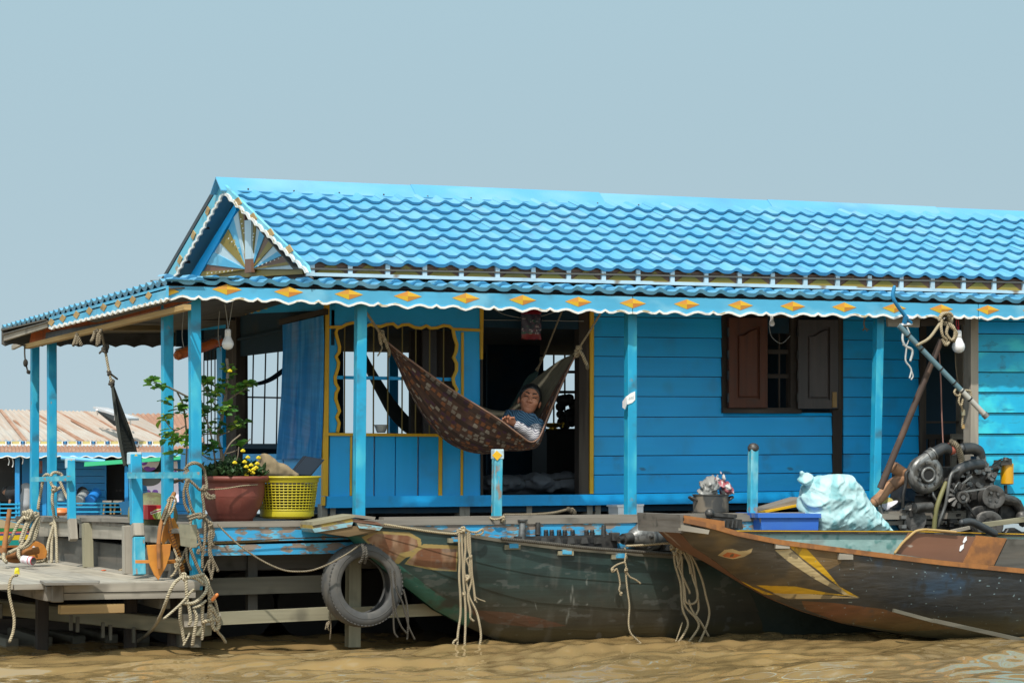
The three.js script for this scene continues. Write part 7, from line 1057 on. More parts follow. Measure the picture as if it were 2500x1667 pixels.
// carton and round basket lid at the left end of the deck
{
  const cv = document.createElement('canvas'); cv.width = 128; cv.height = 96; const x = cv.getContext('2d'); x.fillStyle = '#b8202a'; x.fillRect(0, 0, 128, 96); x.fillStyle = '#c9bb3a'; x.beginPath(); x.ellipse(80, 62, 44, 40, 0, 0, 7); x.fill(); x.fillStyle = '#6f8f3a'; x.beginPath(); x.ellipse(84, 66, 34, 32, 0, 0, 7); x.fill(); x.strokeStyle = '#d8cfa0'; x.lineWidth = 4; for (let i = 0; i < 5; i++) { x.beginPath(); x.moveTo(50 + i * 14, 30); x.lineTo(76 + i * 12, 94); x.stroke(); } x.save(); x.translate(66, 44); x.rotate(-0.28); x.fillStyle = '#e6ddd0'; x.fillRect(-46, -11, 96, 20); x.fillStyle = '#a02028'; x.fillRect(-40, -5, 84, 8); x.restore();
  const tx = new THREE.CanvasTexture(cv); tx.colorSpace = THREE.SRGBColorSpace;
  const t = thing('red_carton', 'red fruit carton with a yellow-green round print on the deck', 'carton'); const g = blk([[360, 1234], [398, 1234], [399, 1267], [361, 1267]], 0.75, 0.004); g.computeBoundingBox(); const bb = g.boundingBox, p = g.attributes.position, uv = new Float32Array(p.count * 2); for (let i = 0; i < p.count; i++) { uv[2 * i] = (p.getX(i) - bb.min.x) / (bb.max.x - bb.min.x); uv[2 * i + 1] = (p.getY(i) - bb.min.y) / (bb.max.y - bb.min.y); } g.setAttribute('uv', new THREE.BufferAttribute(uv, 2)); g.userData.keepUV = true; add('printed_front', g, new THREE.MeshPhysicalMaterial({ map: tx, roughness: 0.6 }), t); add('carton_body', blk([[360, 1233.5], [399, 1233.5], [400, 1268], [361, 1268]], 0.745, 0.25), plain([0.4, 0.03, 0.03], 0.7), t);
  const h = thing('round_lid', 'large round olive basket lid leaning behind the red carton', 'lid'); add('lid', place(lathe([[0.002, 0.1], [0.08, 0.09], [0.15, 0.055], [0.2, 0.0], [0.205, 0], [0.155, 0.065], [0.08, 0.1], [0.002, 0.11]], 30), P(372, 1256, 0.45), V(-0.15, 0.5, 1)), grime(83, [0.13, 0.14, 0.06], { second: [0.08, 0.06, 0.03], m: 0.3 }), h);
}
// interior things seen through openings
{
  const t = thing('white_bowl', 'small white bowl standing on the yellow window sill', 'bowl'), b = P(930, 1056, 0.2); add('bowl', lathe([[0.001, 0], [0.035, 0], [0.04, 0.01], [0.055, 0.05], [0.06, 0.06], [0.055, 0.06], [0.04, 0.018], [0.001, 0.012]], 22).translate(b.x, b.y, b.z), plain([0.62, 0.66, 0.68], 0.3), t); add('bowl_rim', lathe([[0.058, 0.06], [0.065, 0.064], [0.06, 0.068], [0.055, 0.062]], 22).translate(b.x, b.y, b.z), plain([0.68, 0.7, 0.7], 0.3), t);
  const sk = grime(84, [0.075, 0.085, 0.1], { second: [0.04, 0.045, 0.055], rough: 0.85 }), n = p => (vn(p.x * 14 + 50, p.y * 14 + p.z * 14 + 50, 999, 999, 41) - 0.5) * 0.05;
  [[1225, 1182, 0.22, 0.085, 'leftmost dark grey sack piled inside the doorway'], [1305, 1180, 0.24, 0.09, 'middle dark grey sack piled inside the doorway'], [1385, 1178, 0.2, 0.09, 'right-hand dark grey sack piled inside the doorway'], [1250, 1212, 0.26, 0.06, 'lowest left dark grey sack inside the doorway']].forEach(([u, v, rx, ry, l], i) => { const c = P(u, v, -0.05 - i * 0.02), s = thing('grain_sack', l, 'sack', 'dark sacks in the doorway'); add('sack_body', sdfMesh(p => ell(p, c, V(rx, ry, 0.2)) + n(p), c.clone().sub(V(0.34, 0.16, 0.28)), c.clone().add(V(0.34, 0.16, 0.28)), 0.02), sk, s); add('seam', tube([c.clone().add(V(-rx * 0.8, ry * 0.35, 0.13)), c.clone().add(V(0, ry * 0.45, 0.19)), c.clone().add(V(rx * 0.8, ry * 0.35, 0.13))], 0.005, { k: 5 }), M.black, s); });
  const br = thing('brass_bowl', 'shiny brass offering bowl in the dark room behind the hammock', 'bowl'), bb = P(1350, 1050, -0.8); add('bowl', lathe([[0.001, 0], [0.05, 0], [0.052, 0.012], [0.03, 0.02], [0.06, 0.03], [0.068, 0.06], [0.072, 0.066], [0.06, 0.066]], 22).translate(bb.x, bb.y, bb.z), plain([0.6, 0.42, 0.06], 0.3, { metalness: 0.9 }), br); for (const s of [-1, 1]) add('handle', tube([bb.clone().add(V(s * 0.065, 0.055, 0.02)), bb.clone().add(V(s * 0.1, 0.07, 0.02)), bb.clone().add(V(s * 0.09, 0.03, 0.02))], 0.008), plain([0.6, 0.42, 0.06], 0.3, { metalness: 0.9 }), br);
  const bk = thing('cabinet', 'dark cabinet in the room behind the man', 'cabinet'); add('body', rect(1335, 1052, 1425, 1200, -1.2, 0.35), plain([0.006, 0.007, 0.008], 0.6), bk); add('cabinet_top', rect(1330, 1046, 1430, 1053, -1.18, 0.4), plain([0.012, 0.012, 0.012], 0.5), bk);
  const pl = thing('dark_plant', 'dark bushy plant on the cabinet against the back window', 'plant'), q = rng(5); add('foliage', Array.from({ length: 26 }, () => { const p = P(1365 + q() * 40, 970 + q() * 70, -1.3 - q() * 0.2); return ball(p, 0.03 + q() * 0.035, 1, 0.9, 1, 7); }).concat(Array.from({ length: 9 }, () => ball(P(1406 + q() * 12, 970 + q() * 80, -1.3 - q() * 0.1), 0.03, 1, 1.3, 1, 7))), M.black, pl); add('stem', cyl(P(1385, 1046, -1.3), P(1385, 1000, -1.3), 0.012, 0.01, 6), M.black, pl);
  const cvs = document.createElement('canvas'); cvs.width = 64; cvs.height = 96; const x = cvs.getContext('2d'); x.fillStyle = '#2e2030'; x.fillRect(0, 0, 64, 96); x.fillStyle = '#7a1020'; x.fillRect(0, 0, 64, 20); x.fillRect(0, 78, 64, 18); const rq = rng(9); for (let i = 0; i < 60; i++) { x.fillStyle = ['#1d4a35', '#8a7c80', '#5a2138', '#243038', '#a59c9c'][Math.floor(rq() * 5)]; x.fillRect(rq() * 60, 24 + rq() * 52, 3 + rq() * 10, 2 + rq() * 5); }
  const tx = new THREE.CanvasTexture(cvs); tx.colorSpace = THREE.SRGBColorSpace; const pg = new THREE.PlaneGeometry(0.19, 0.28, 12, 14), pa = pg.attributes.position; for (let i = 0; i < pa.count; i++) { const a = pa.getX(i) / 0.095, b = pa.getY(i) / 0.14; pa.setZ(i, 0.03 * (1 - a * a) * (1 - b * b * b * b) + 0.004 * Math.sin(a * 9 + b * 7)); } pg.computeVertexNormals(); pg.userData.keepUV = true; const pb = pg.clone(); pb.scale(1, 1, -1); pb.userData.keepUV = true; const c = P(1297, 790, 0.42); for (const g of [pg, pb]) g.translate(c.x, c.y, c.z);
  const pk = thing('snack_packet', 'red and green foil packet hanging at the top of the doorway', 'packet'); add('foil', [pg, pb], new THREE.MeshPhysicalMaterial({ map: tx, roughness: 0.35, side: THREE.DoubleSide }), pk); add('string', rope([[1297, 758, 0.42], [1297, 735, 0.42]], 0.003), greyWire, pk);
  const w = thing('ceiling_wire', 'slack wire strung across the top of the doorway', 'wire'); add('wire', rope([[1182, 781, 0.3], [1300, 782, 0.3], [1425, 784, 0.3]], 0.004, { k: 5 }), greyWire, w); add('slack_loop', rope([[1200, 752, 0.4], [1240, 770, 0.4], [1300, 776, 0.4], [1370, 757, 0.4]], 0.004, { k: 5 }), greyWire, w);
}
{ // paper notice stuck to the middle post
  const t = thing('paper_notice', 'torn white paper notice stuck to the middle porch post', 'notice'); const cv = document.createElement('canvas'); cv.width = 64; cv.height = 64; const x = cv.getContext('2d'); x.fillStyle = '#dfe0e0'; x.fillRect(0, 0, 64, 64); x.fillStyle = '#8d9aa0'; x.font = 'italic bold 22px sans-serif'; x.save(); x.translate(6, 40); x.rotate(-0.12); x.fillText('ami', 8, 4); x.restore();
  const tx = new THREE.CanvasTexture(cv); tx.colorSpace = THREE.SRGBColorSpace; const g = outline([[1530, 968], [1540, 960], [1551, 955], [1551, 976], [1544, 983], [1531, 988]], ZP + 0.048, 0.003); g.computeBoundingBox(); const b = g.boundingBox, p = g.attributes.position, uv = new Float32Array(p.count * 2); for (let i = 0; i < p.count; i++) { uv[2 * i] = (p.getX(i) - b.min.x) / (b.max.x - b.min.x); uv[2 * i + 1] = (p.getY(i) - b.min.y) / (b.max.y - b.min.y); } g.setAttribute('uv', new THREE.BufferAttribute(uv, 2)); g.userData.keepUV = true; add('paper', g, new THREE.MeshPhysicalMaterial({ map: tx, roughness: 0.7 }), t);
  add('folded_flap', outline([[1520, 980], [1529, 967], [1529, 990], [1526, 999], [1520, 995]], P(1530, 970, ZP).x - 0.046, 0.003, { axis: 'x' }), M.whitePlastic, t);
}
{ const t = thing('orange_rolled_tarp', 'orange and blue rolled tarp hung under the left eave', 'tarp'); add('roll', rope([[434, 867, 0.9], [460, 858, 0.8], [500, 846, 0.6], [533, 833, 0.4]], 0.042, { k: 10 }), M.orangeTarp, t); add('cover', blk([[442, 850], [540, 818], [540, 828], [446, 860]], 0.5, 0.2), M.hose, t); for (const u of [442, 530]) add('cord', rope([[u + 8, 856, 0.7], [u + 2, 820, 0.7], [u + 5, 760, 0.8]], 0.004), greyWire, t); }

// ---------------------------------------------------------------- ropes
function knotGeo(p, k) { return [0, 1, 2].map(i => { const g = new THREE.TorusGeometry(k * 0.55, k * 0.42, 7, 14), uv = g.attributes.uv; for (let j = 0; j < uv.count; j++) uv.setXY(j, uv.getX(j) * k * 3.4, uv.getY(j)); g.rotateX(R() * 3); g.rotateY(i * 1.1 + R()); g.translate(p.x + (R() - 0.5) * k * 0.5, p.y + (i - 1) * k * 0.45, p.z); g.userData.keepUV = true; return g; }); }
function ropes(name, label, mat, r, strands, knots) { const t = thing(name, label, 'rope'); for (const s of strands) { const o = typeof s[0] === 'number' ? s[0] : null, p = o ? s.slice(1) : s; add('strand', rope(p, (o || r) * 0.84, { k: 7, n: p.length * 7 }), mat, t); } for (const [u, v, z, k] of knots || []) add('knot', knotGeo(P(u, v, z), (k || r * 2) * 0.85), mat, t); return t; }
// corner post: a heavy lashing with many turns
ropes('post_lashing', 'tangled old brown rope lashed round the front corner post', M.ropeOld, 0.0135, [
  [[452, 1152, 1.66], [458, 1136, 1.68], [472, 1129, 1.7], [488, 1134, 1.68], [495, 1142, 1.62]], [[450, 1146, 1.66], [462, 1134, 1.69], [480, 1132, 1.7], [496, 1144, 1.64], [500, 1160, 1.62], [504, 1185, 1.64], [500, 1194, 1.66]], [[454, 1150, 1.68], [456, 1165, 1.7], [452, 1185, 1.7], [448, 1200, 1.69], [449, 1225, 1.68], [454, 1240, 1.68], [460, 1250, 1.68]], [[458, 1148, 1.69], [459, 1175, 1.7], [456, 1195, 1.7], [460, 1215, 1.7], [466, 1240, 1.7], [474, 1255, 1.69]],
  [[462, 1172, 1.7], [475, 1184, 1.7], [488, 1196, 1.69], [496, 1190, 1.68]], [[493, 1192, 1.67], [493, 1210, 1.68], [497, 1235, 1.68], [497, 1260, 1.68], [500, 1290, 1.7], [499, 1320, 1.7], [494, 1352, 1.7], [493, 1385, 1.69]],
  [[498, 1196, 1.67], [508, 1208, 1.68], [519, 1213, 1.68]], [[497, 1200, 1.67], [504, 1214, 1.68], [512, 1218, 1.68]],
  [[458, 1262, 1.7], [475, 1256, 1.72], [490, 1254, 1.7]], [[462, 1268, 1.71], [480, 1262, 1.72], [494, 1262, 1.7], [505, 1270, 1.7], [512, 1278, 1.7]], [[470, 1258, 1.71], [488, 1264, 1.72], [502, 1258, 1.7]],
  [0.016, [466, 1266, 1.7], [462, 1290, 1.72], [461, 1318, 1.72], [464, 1340, 1.72], [472, 1362, 1.71], [482, 1385, 1.7], [490, 1402, 1.69]], [[464, 1302, 1.71], [474, 1299, 1.72], [482, 1296, 1.7]], [[458, 1334, 1.71], [470, 1335, 1.72], [482, 1330, 1.71], [487, 1322, 1.7]], [[482, 1296, 1.71], [484, 1315, 1.71], [490, 1335, 1.71], [496, 1352, 1.7]],
  [[455, 1336, 1.7], [455, 1358, 1.7], [460, 1378, 1.7], [465, 1390, 1.69]], [0.008, [453, 1338, 1.69], [445, 1358, 1.68], [438, 1372, 1.67]],
  [[512, 1284, 1.7], [516, 1300, 1.71], [514, 1325, 1.71], [510, 1345, 1.71], [513, 1362, 1.71]], [[514, 1286, 1.7], [509, 1310, 1.71], [512, 1340, 1.71], [518, 1365, 1.71], [528, 1385, 1.7], [531, 1394, 1.7]], [[518, 1290, 1.7], [521, 1305, 1.7], [515, 1322, 1.71], [520, 1332, 1.71]], [[513, 1362, 1.71], [509, 1385, 1.7], [514, 1402, 1.7], [516, 1414, 1.7]], [[517, 1366, 1.71], [520, 1385, 1.7], [516, 1405, 1.7]], [0.007, [508, 1368, 1.7], [500, 1385, 1.69], [496, 1394, 1.69]]],
  [[500, 1192, 1.67, 0.03], [520, 1214, 1.68, 0.022], [487, 1262, 1.72, 0.022], [514, 1282, 1.71, 0.03], [484, 1346, 1.71, 0.02], [456, 1172, 1.7, 0.022]]);
ropes('rail_lashing', 'dark cord and orange rope tied over the short rail by the corner post', M.ropeOld, 0.0095, [[[404, 1150, 1.0], [405, 1162, 1.02], [412, 1172, 1.02], [424, 1178, 1.0], [440, 1172, 1.0], [452, 1170, 1.1]], [[406, 1148, 1.0], [424, 1146, 1.0], [446, 1148, 1.0]], [[415, 1176, 1.0], [432, 1172, 1.02], [446, 1176, 1.0]]]);
// rope from the post to the bow
ropes('mooring_rope', 'grey rope sagging from the corner post to the green bow', M.ropeOld, 0.0085, [[[531, 1280, 1.74], [555, 1305, 1.78], [590, 1336, 1.85], [640, 1369, 1.9], [690, 1391, 1.95], [730, 1395, 1.98], [765, 1391, 2.0], [806, 1375, 2.02], [850, 1350, 2.0], [878, 1330, 1.9]]]);
ropes('deck_edge_cord', 'thin dark cord along the peeling blue skirt boards', M.ropeDark, 0.006, [[[500, 1323, 1.7], [600, 1320, 1.7], [720, 1314, 1.7], [850, 1310, 1.72]]]);
// lower coil at the landing
ropes('landing_rope', 'pale rope looped over the landing platform end and trailing into the water', M.ropePale, 0.0165, [
  [[496, 1402, 1.9], [480, 1406, 1.93], [460, 1410, 1.94], [446, 1408, 1.93], [428, 1420, 1.93], [415, 1440, 1.94], [404, 1470, 1.9], [392, 1500, 1.75], [375, 1530, 1.5], [350, 1555, 1.15], [318, 1573, 0.85], [280, 1586, 0.5]], [[453, 1410, 1.93], [454, 1435, 1.94], [456, 1465, 1.93], [462, 1490, 1.92], [464, 1515, 1.91], [461, 1524, 1.9]], [[486, 1406, 1.9], [500, 1418, 1.9], [504, 1436, 1.92], [498, 1450, 1.93], [482, 1466, 1.92], [466, 1473, 1.93], [446, 1472, 1.93]], [0.012, [473, 1438, 1.94], [462, 1448, 1.94], [450, 1464, 1.94], [430, 1484, 1.95], [400, 1510, 1.96]], [0.013, [470, 1484, 1.92], [488, 1478, 1.92], [502, 1466, 1.92]], [[472, 1488, 1.91], [479, 1505, 1.91], [476, 1530, 1.9], [472, 1555, 1.88], [469, 1574, 1.85]], [[440, 1480, 1.9], [439, 1510, 1.88], [443, 1535, 1.86], [450, 1570, 1.84]], [[494, 1478, 1.9], [493, 1505, 1.88], [496, 1530, 1.86], [492, 1560, 1.84]], [[460, 1409, 1.92], [480, 1412, 1.93], [496, 1424, 1.93]], [0.01, [447, 1575, 1.85], [458, 1555, 1.86], [462, 1545, 1.86]]], [[450, 1408, 1.93, 0.032]]);
ropes('knotted_rope', 'thick knotted rope with an orange end hanging off the landing end', M.rope, 0.019, [[[497, 1406, 1.85], [506, 1420, 1.88], [510, 1445, 1.9], [512, 1470, 1.9], [510, 1495, 1.9], [508, 1512, 1.88]], [[513, 1475, 1.91], [514, 1500, 1.92], [518, 1525, 1.92], [525, 1538, 1.92], [533, 1530, 1.92], [532, 1512, 1.92], [524, 1496, 1.92], [517, 1482, 1.92]], [0.014, [505, 1420, 1.88], [520, 1455, 1.88], [530, 1490, 1.88], [530, 1515, 1.88], [530, 1540, 1.86], [542, 1555, 1.84], [550, 1568, 1.82]], [[494, 1520, 1.9], [505, 1516, 1.92], [524, 1512, 1.92], [534, 1514, 1.9]]], [[515, 1464, 1.92, 0.03], [514, 1486, 1.92, 0.028], [533, 1512, 1.92, 0.026]]);
{ const t = thing('orange_rope_end', 'short bright orange rope end sticking out of the knot', 'rope'); add('strand', rope([[518, 1464, 1.94], [524, 1457, 1.95], [529, 1452, 1.95]], 0.014), plain([0.65, 0.2, 0.05], 0.7), t); }
ropes('platform_rope', 'rope hanging over the left edge of the landing into the water', M.rope, 0.014, [[[40, 1404, 1.9], [28, 1408, 1.92], [22, 1424, 1.93], [21, 1450, 1.93], [27, 1480, 1.94], [33, 1510, 1.95], [31, 1540, 1.97], [22, 1566, 2.0]]]);
{ const t = thing('bottle_top', 'tiny yellow bottle top on the landing edge', 'cap'); add('cap', cyl(PY(40, 1400, 0.595), PY(40, 1397, 0.6).setY(0.62), 0.022, 0.02, 12), plain([0.65, 0.55, 0.02], 0.5), t); add('liner', cyl(PY(40, 1400, 0.6).setY(0.62), PY(40, 1400, 0.6).setY(0.626), 0.014, 0.014, 10), plain([0.5, 0.4, 0.02], 0.5), t); }
// ropes over the boats
ropes('bow_rope', 'bundle of long beige ropes hanging down the green boat side', M.rope, 0.0115, [
  [[938, 1280, 2.0], [1000, 1290, 2.03], [1060, 1299, 2.05], [1110, 1303, 2.06], [1120, 1296, 2.06]], [[1120, 1294, 2.06], [1121, 1330, 2.07], [1122, 1370, 2.08], [1121, 1410, 2.09], [1124, 1460, 2.1], [1124, 1500, 2.1], [1118, 1545, 2.12], [1116, 1580, 2.14]], [[1126, 1294, 2.06], [1128, 1340, 2.07], [1130, 1390, 2.08], [1132, 1430, 2.09], [1136, 1480, 2.1], [1136, 1530, 2.12], [1134, 1582, 2.14]], [[1134, 1296, 2.06], [1136, 1340, 2.07], [1133, 1390, 2.08], [1140, 1430, 2.08], [1147, 1460, 2.09], [1162, 1490, 2.1], [1170, 1520, 2.12], [1174, 1555, 2.13], [1167, 1590, 2.15]], [[1141, 1298, 2.06], [1143, 1340, 2.07], [1150, 1365, 2.08], [1152, 1400, 2.08], [1156, 1430, 2.08], [1160, 1466, 2.09]], [[1146, 1300, 2.06], [1148, 1350, 2.07], [1146, 1390, 2.08], [1150, 1420, 2.08], [1142, 1455, 2.09], [1148, 1490, 2.1], [1148, 1508, 2.1], [1156, 1516, 2.1]], [0.008, [1150, 1360, 2.07], [1139, 1366, 2.08], [1145, 1384, 2.08]], [0.013, [1116, 1296, 2.05], [1130, 1292, 2.07], [1146, 1298, 2.05]], [[1116, 1560, 2.14], [1107, 1568, 2.14], [1106, 1584, 2.14]], [0.006, [1158, 1455, 2.09], [1168, 1462, 2.09], [1184, 1468, 2.09]], [0.006, [1158, 1458, 2.09], [1164, 1470, 2.09]], [[1150, 1299, 2.04], [1165, 1299, 2.04], [1178, 1292, 2.03], [1176, 1303, 2.03], [1160, 1306, 2.04]]], [[1142, 1412, 2.09, 0.028], [1133, 1450, 2.09, 0.022], [1148, 1360, 2.08, 0.02], [1130, 1295, 2.07, 0.03]]);
ropes('tied_rope', 'two short brown cords tied to the green gunwale', M.rope, 0.009, [[[1526, 1338, 2.02], [1528, 1355, 2.04], [1526, 1370, 2.05], [1529, 1385, 2.05], [1528, 1400, 2.05], [1532, 1440, 2.06], [1537, 1480, 2.07], [1535, 1520, 2.08], [1540, 1545, 2.09], [1556, 1562, 2.1], [1568, 1573, 2.11]], [[1526, 1372, 2.05], [1508, 1378, 2.05], [1494, 1388, 2.05], [1496, 1396, 2.05], [1506, 1388, 2.05]], [[1506, 1388, 2.05], [1511, 1405, 2.05], [1514, 1425, 2.05], [1512, 1440, 2.05], [1516, 1448, 2.05]], [[1530, 1396, 2.06], [1538, 1408, 2.06], [1552, 1415, 2.06], [1564, 1424, 2.06]]], [[1529, 1392, 2.06, 0.02], [1516, 1449, 2.05, 0.016], [1495, 1390, 2.05, 0.016]]);
ropes('rope_bundle', 'large bundle of pale ropes knotted at the green gunwale under the brown bow', M.rope, 0.0115, [
  [[1530, 1333, 2.02], [1580, 1330, 2.06], [1630, 1326, 2.12], [1648, 1332, 2.16]], [[1638, 1338, 2.14], [1645, 1350, 2.16], [1648, 1375, 2.16], [1655, 1400, 2.16], [1662, 1425, 2.16], [1664, 1455, 2.16], [1668, 1490, 2.16], [1680, 1520, 2.16], [1672, 1545, 2.15], [1652, 1575, 2.12]], [[1640, 1336, 2.14], [1654, 1355, 2.17], [1662, 1390, 2.17], [1668, 1420, 2.17], [1670, 1450, 2.17], [1674, 1480, 2.17], [1700, 1510, 2.17], [1706, 1530, 2.16], [1690, 1556, 2.14], [1672, 1578, 2.12]], [[1652, 1335, 2.16], [1664, 1360, 2.18], [1666, 1400, 2.18], [1672, 1440, 2.18], [1676, 1470, 2.18], [1696, 1472, 2.18], [1704, 1450, 2.18], [1692, 1410, 2.18], [1684, 1375, 2.18], [1676, 1348, 2.17]], [[1662, 1335, 2.17], [1674, 1345, 2.18], [1690, 1360, 2.18], [1705, 1390, 2.18], [1716, 1420, 2.18], [1724, 1455, 2.18], [1732, 1490, 2.17], [1728, 1520, 2.16], [1712, 1560, 2.14], [1700, 1576, 2.12]], [[1658, 1345, 2.17], [1662, 1365, 2.18], [1654, 1385, 2.18]], [[1668, 1345, 2.18], [1682, 1375, 2.18], [1686, 1400, 2.18]], [[1650, 1345, 2.17], [1660, 1390, 2.18], [1682, 1440, 2.18], [1684, 1448, 2.18]], [[1682, 1465, 2.18], [1690, 1490, 2.17], [1712, 1520, 2.16], [1730, 1552, 2.14]], [[1680, 1345, 2.18], [1692, 1380, 2.18], [1700, 1430, 2.18], [1706, 1482, 2.17], [1700, 1500, 2.17]], [0.007, [1666, 1520, 2.15], [1658, 1545, 2.14], [1648, 1572, 2.12]]],
  [[1642, 1336, 2.16, 0.03], [1656, 1338, 2.18, 0.034], [1668, 1342, 2.18, 0.03], [1648, 1350, 2.17, 0.026], [1680, 1346, 2.18, 0.026], [1690, 1352, 2.18, 0.02]]);
ropes('gunwale_pole', 'long black pole lying along the green boat gunwale', M.ropeDark, 0.018, [[[1225, 1315, 2.0], [1330, 1326, 2.03], [1440, 1338, 2.04], [1560, 1347, 2.03], [1660, 1354, 2.02], [1760, 1360, 2.0]]]).userData.category = 'pole';
ropes('tyre_rope', 'dark ropes hanging from the tyre into the water', M.ropeDark, 0.009, [[[952, 1390, 1.95], [955, 1420, 1.95], [960, 1460, 1.95], [968, 1500, 1.94], [980, 1530, 1.92], [992, 1545, 1.9]], [[962, 1395, 1.93], [968, 1440, 1.93], [982, 1470, 1.92], [990, 1500, 1.91], [998, 1530, 1.9], [1012, 1560, 1.88]], [[956, 1430, 1.94], [960, 1490, 1.93], [962, 1540, 1.9], [970, 1555, 1.89]], [[985, 1440, 1.9], [994, 1480, 1.9], [996, 1520, 1.9], [994, 1560, 1.88]], [0.016, [884, 1330, 1.96], [888, 1348, 2.0], [884, 1366, 1.98], [878, 1374, 1.95]], [0.016, [892, 1336, 1.96], [894, 1355, 2.0], [890, 1374, 1.96]]]);
ropes('board_cord', 'small frayed cord hanging from the lower mossy board left of the tyre', M.ropeOld, 0.007, [[[806, 1482, 1.7], [806, 1510, 1.7], [807, 1535, 1.7], [805, 1560, 1.68]], [[803, 1516, 1.71], [797, 1525, 1.71], [794, 1536, 1.71]], [[804, 1518, 1.71], [800, 1530, 1.72], [802, 1538, 1.71]]], [[799, 1524, 1.71, 0.018]]);
ropes('short_post_tie', 'tan rope tied round the foot of the middle short post', M.rope, 0.011, [[[1196, 1264, 1.66], [1206, 1268, 1.7], [1220, 1266, 1.7], [1230, 1260, 1.66]], [[1222, 1268, 1.68], [1230, 1262, 1.68], [1230, 1272, 1.68], [1224, 1274, 1.68]]], [[1226, 1268, 1.68, 0.024]]);
// ropes on the left landing
ropes('coiled_rope', 'coil of cream rope hanging on the left end of the deck', M.ropePale, 0.019, [[[92, 1254, -1.3], [75, 1256, -1.25], [62, 1258, -1.2], [50, 1270, -1.2], [42, 1280, -1.2], [30, 1305, -1.2], [18, 1325, -1.2], [8, 1336, -1.2]], [[92, 1257, -1.28], [78, 1266, -1.22], [68, 1280, -1.2], [58, 1305, -1.18], [50, 1330, -1.15], [44, 1338, -1.15], [30, 1345, -1.12], [12, 1352, -1.1], [0, 1362, -1.1]], [[93, 1260, -1.28], [84, 1275, -1.22], [76, 1295, -1.2], [68, 1318, -1.16], [52, 1336, -1.14], [36, 1342, -1.12], [20, 1350, -1.1]], [[92, 1264, -1.28], [88, 1280, -1.24], [84, 1300, -1.22], [78, 1318, -1.2], [66, 1332, -1.16], [50, 1340, -1.14]], [[94, 1265, -1.28], [91, 1285, -1.25], [86, 1306, -1.22], [80, 1320, -1.2]], [[86, 1252, -1.27], [70, 1262, -1.23], [64, 1276, -1.2], [56, 1296, -1.18], [48, 1322, -1.16]], [[44, 1340, -1.05], [44, 1355, -1.02], [50, 1366, -1.0], [54, 1372, -0.98]], [[8, 1352, -1.05], [8, 1364, -1.02], [14, 1372, -1.0]]], [[62, 1258, -1.2, 0.05], [70, 1256, -1.2, 0.045]]);
ropes('rail_rope', 'long beige rope thrown over the left rail and hanging to the landing', M.ropePale, 0.017, [[[102, 1180, -2.5], [106, 1163, -2.45], [114, 1158, -2.4], [120, 1164, -2.4], [124, 1182, -2.4], [130, 1192, -2.38], [126, 1215, -2.36], [128, 1240, -2.34], [132, 1270, -2.3], [136, 1310, -2.2], [138, 1374, -2.1]], [[118, 1170, -2.4], [128, 1155, -2.4], [140, 1154, -2.4], [150, 1160, -2.4], [145, 1172, -2.38], [150, 1186, -2.36], [158, 1205, -2.34], [164, 1218, -2.3]], [[102, 1180, -2.5], [98, 1205, -2.5], [94, 1225, -2.5], [92, 1242, -2.5]], [[126, 1196, -2.36], [136, 1196, -2.36], [146, 1190, -2.36]], [[132, 1275, -2.3], [126, 1310, -2.25], [124, 1374, -2.1]], [[131, 1275, -2.3], [124, 1300, -2.26], [116, 1330, -2.2], [112, 1372, -2.12]], [[140, 1262, -2.3], [132, 1274, -2.3], [122, 1280, -2.3]]], [[130, 1194, -2.36, 0.035]]);
ropes('loose_coil', 'small flat coil of tan rope beside the drink can', M.rope, 0.015, [[[76, 1366, -1.6], [90, 1360, -1.6], [108, 1360, -1.6], [110, 1368, -1.5], [92, 1372, -1.5], [76, 1370, -1.5]], [[80, 1369, -1.52], [96, 1364, -1.52], [110, 1365, -1.5]], [[84, 1362, -1.6], [92, 1354, -1.6], [104, 1352, -1.6], [112, 1353, -1.6]], [[290, 1393, -0.2], [305, 1390, -0.2], [320, 1394, -0.2]], [[296, 1392, -0.25], [310, 1396, -0.2], [326, 1398, -0.2]]]);
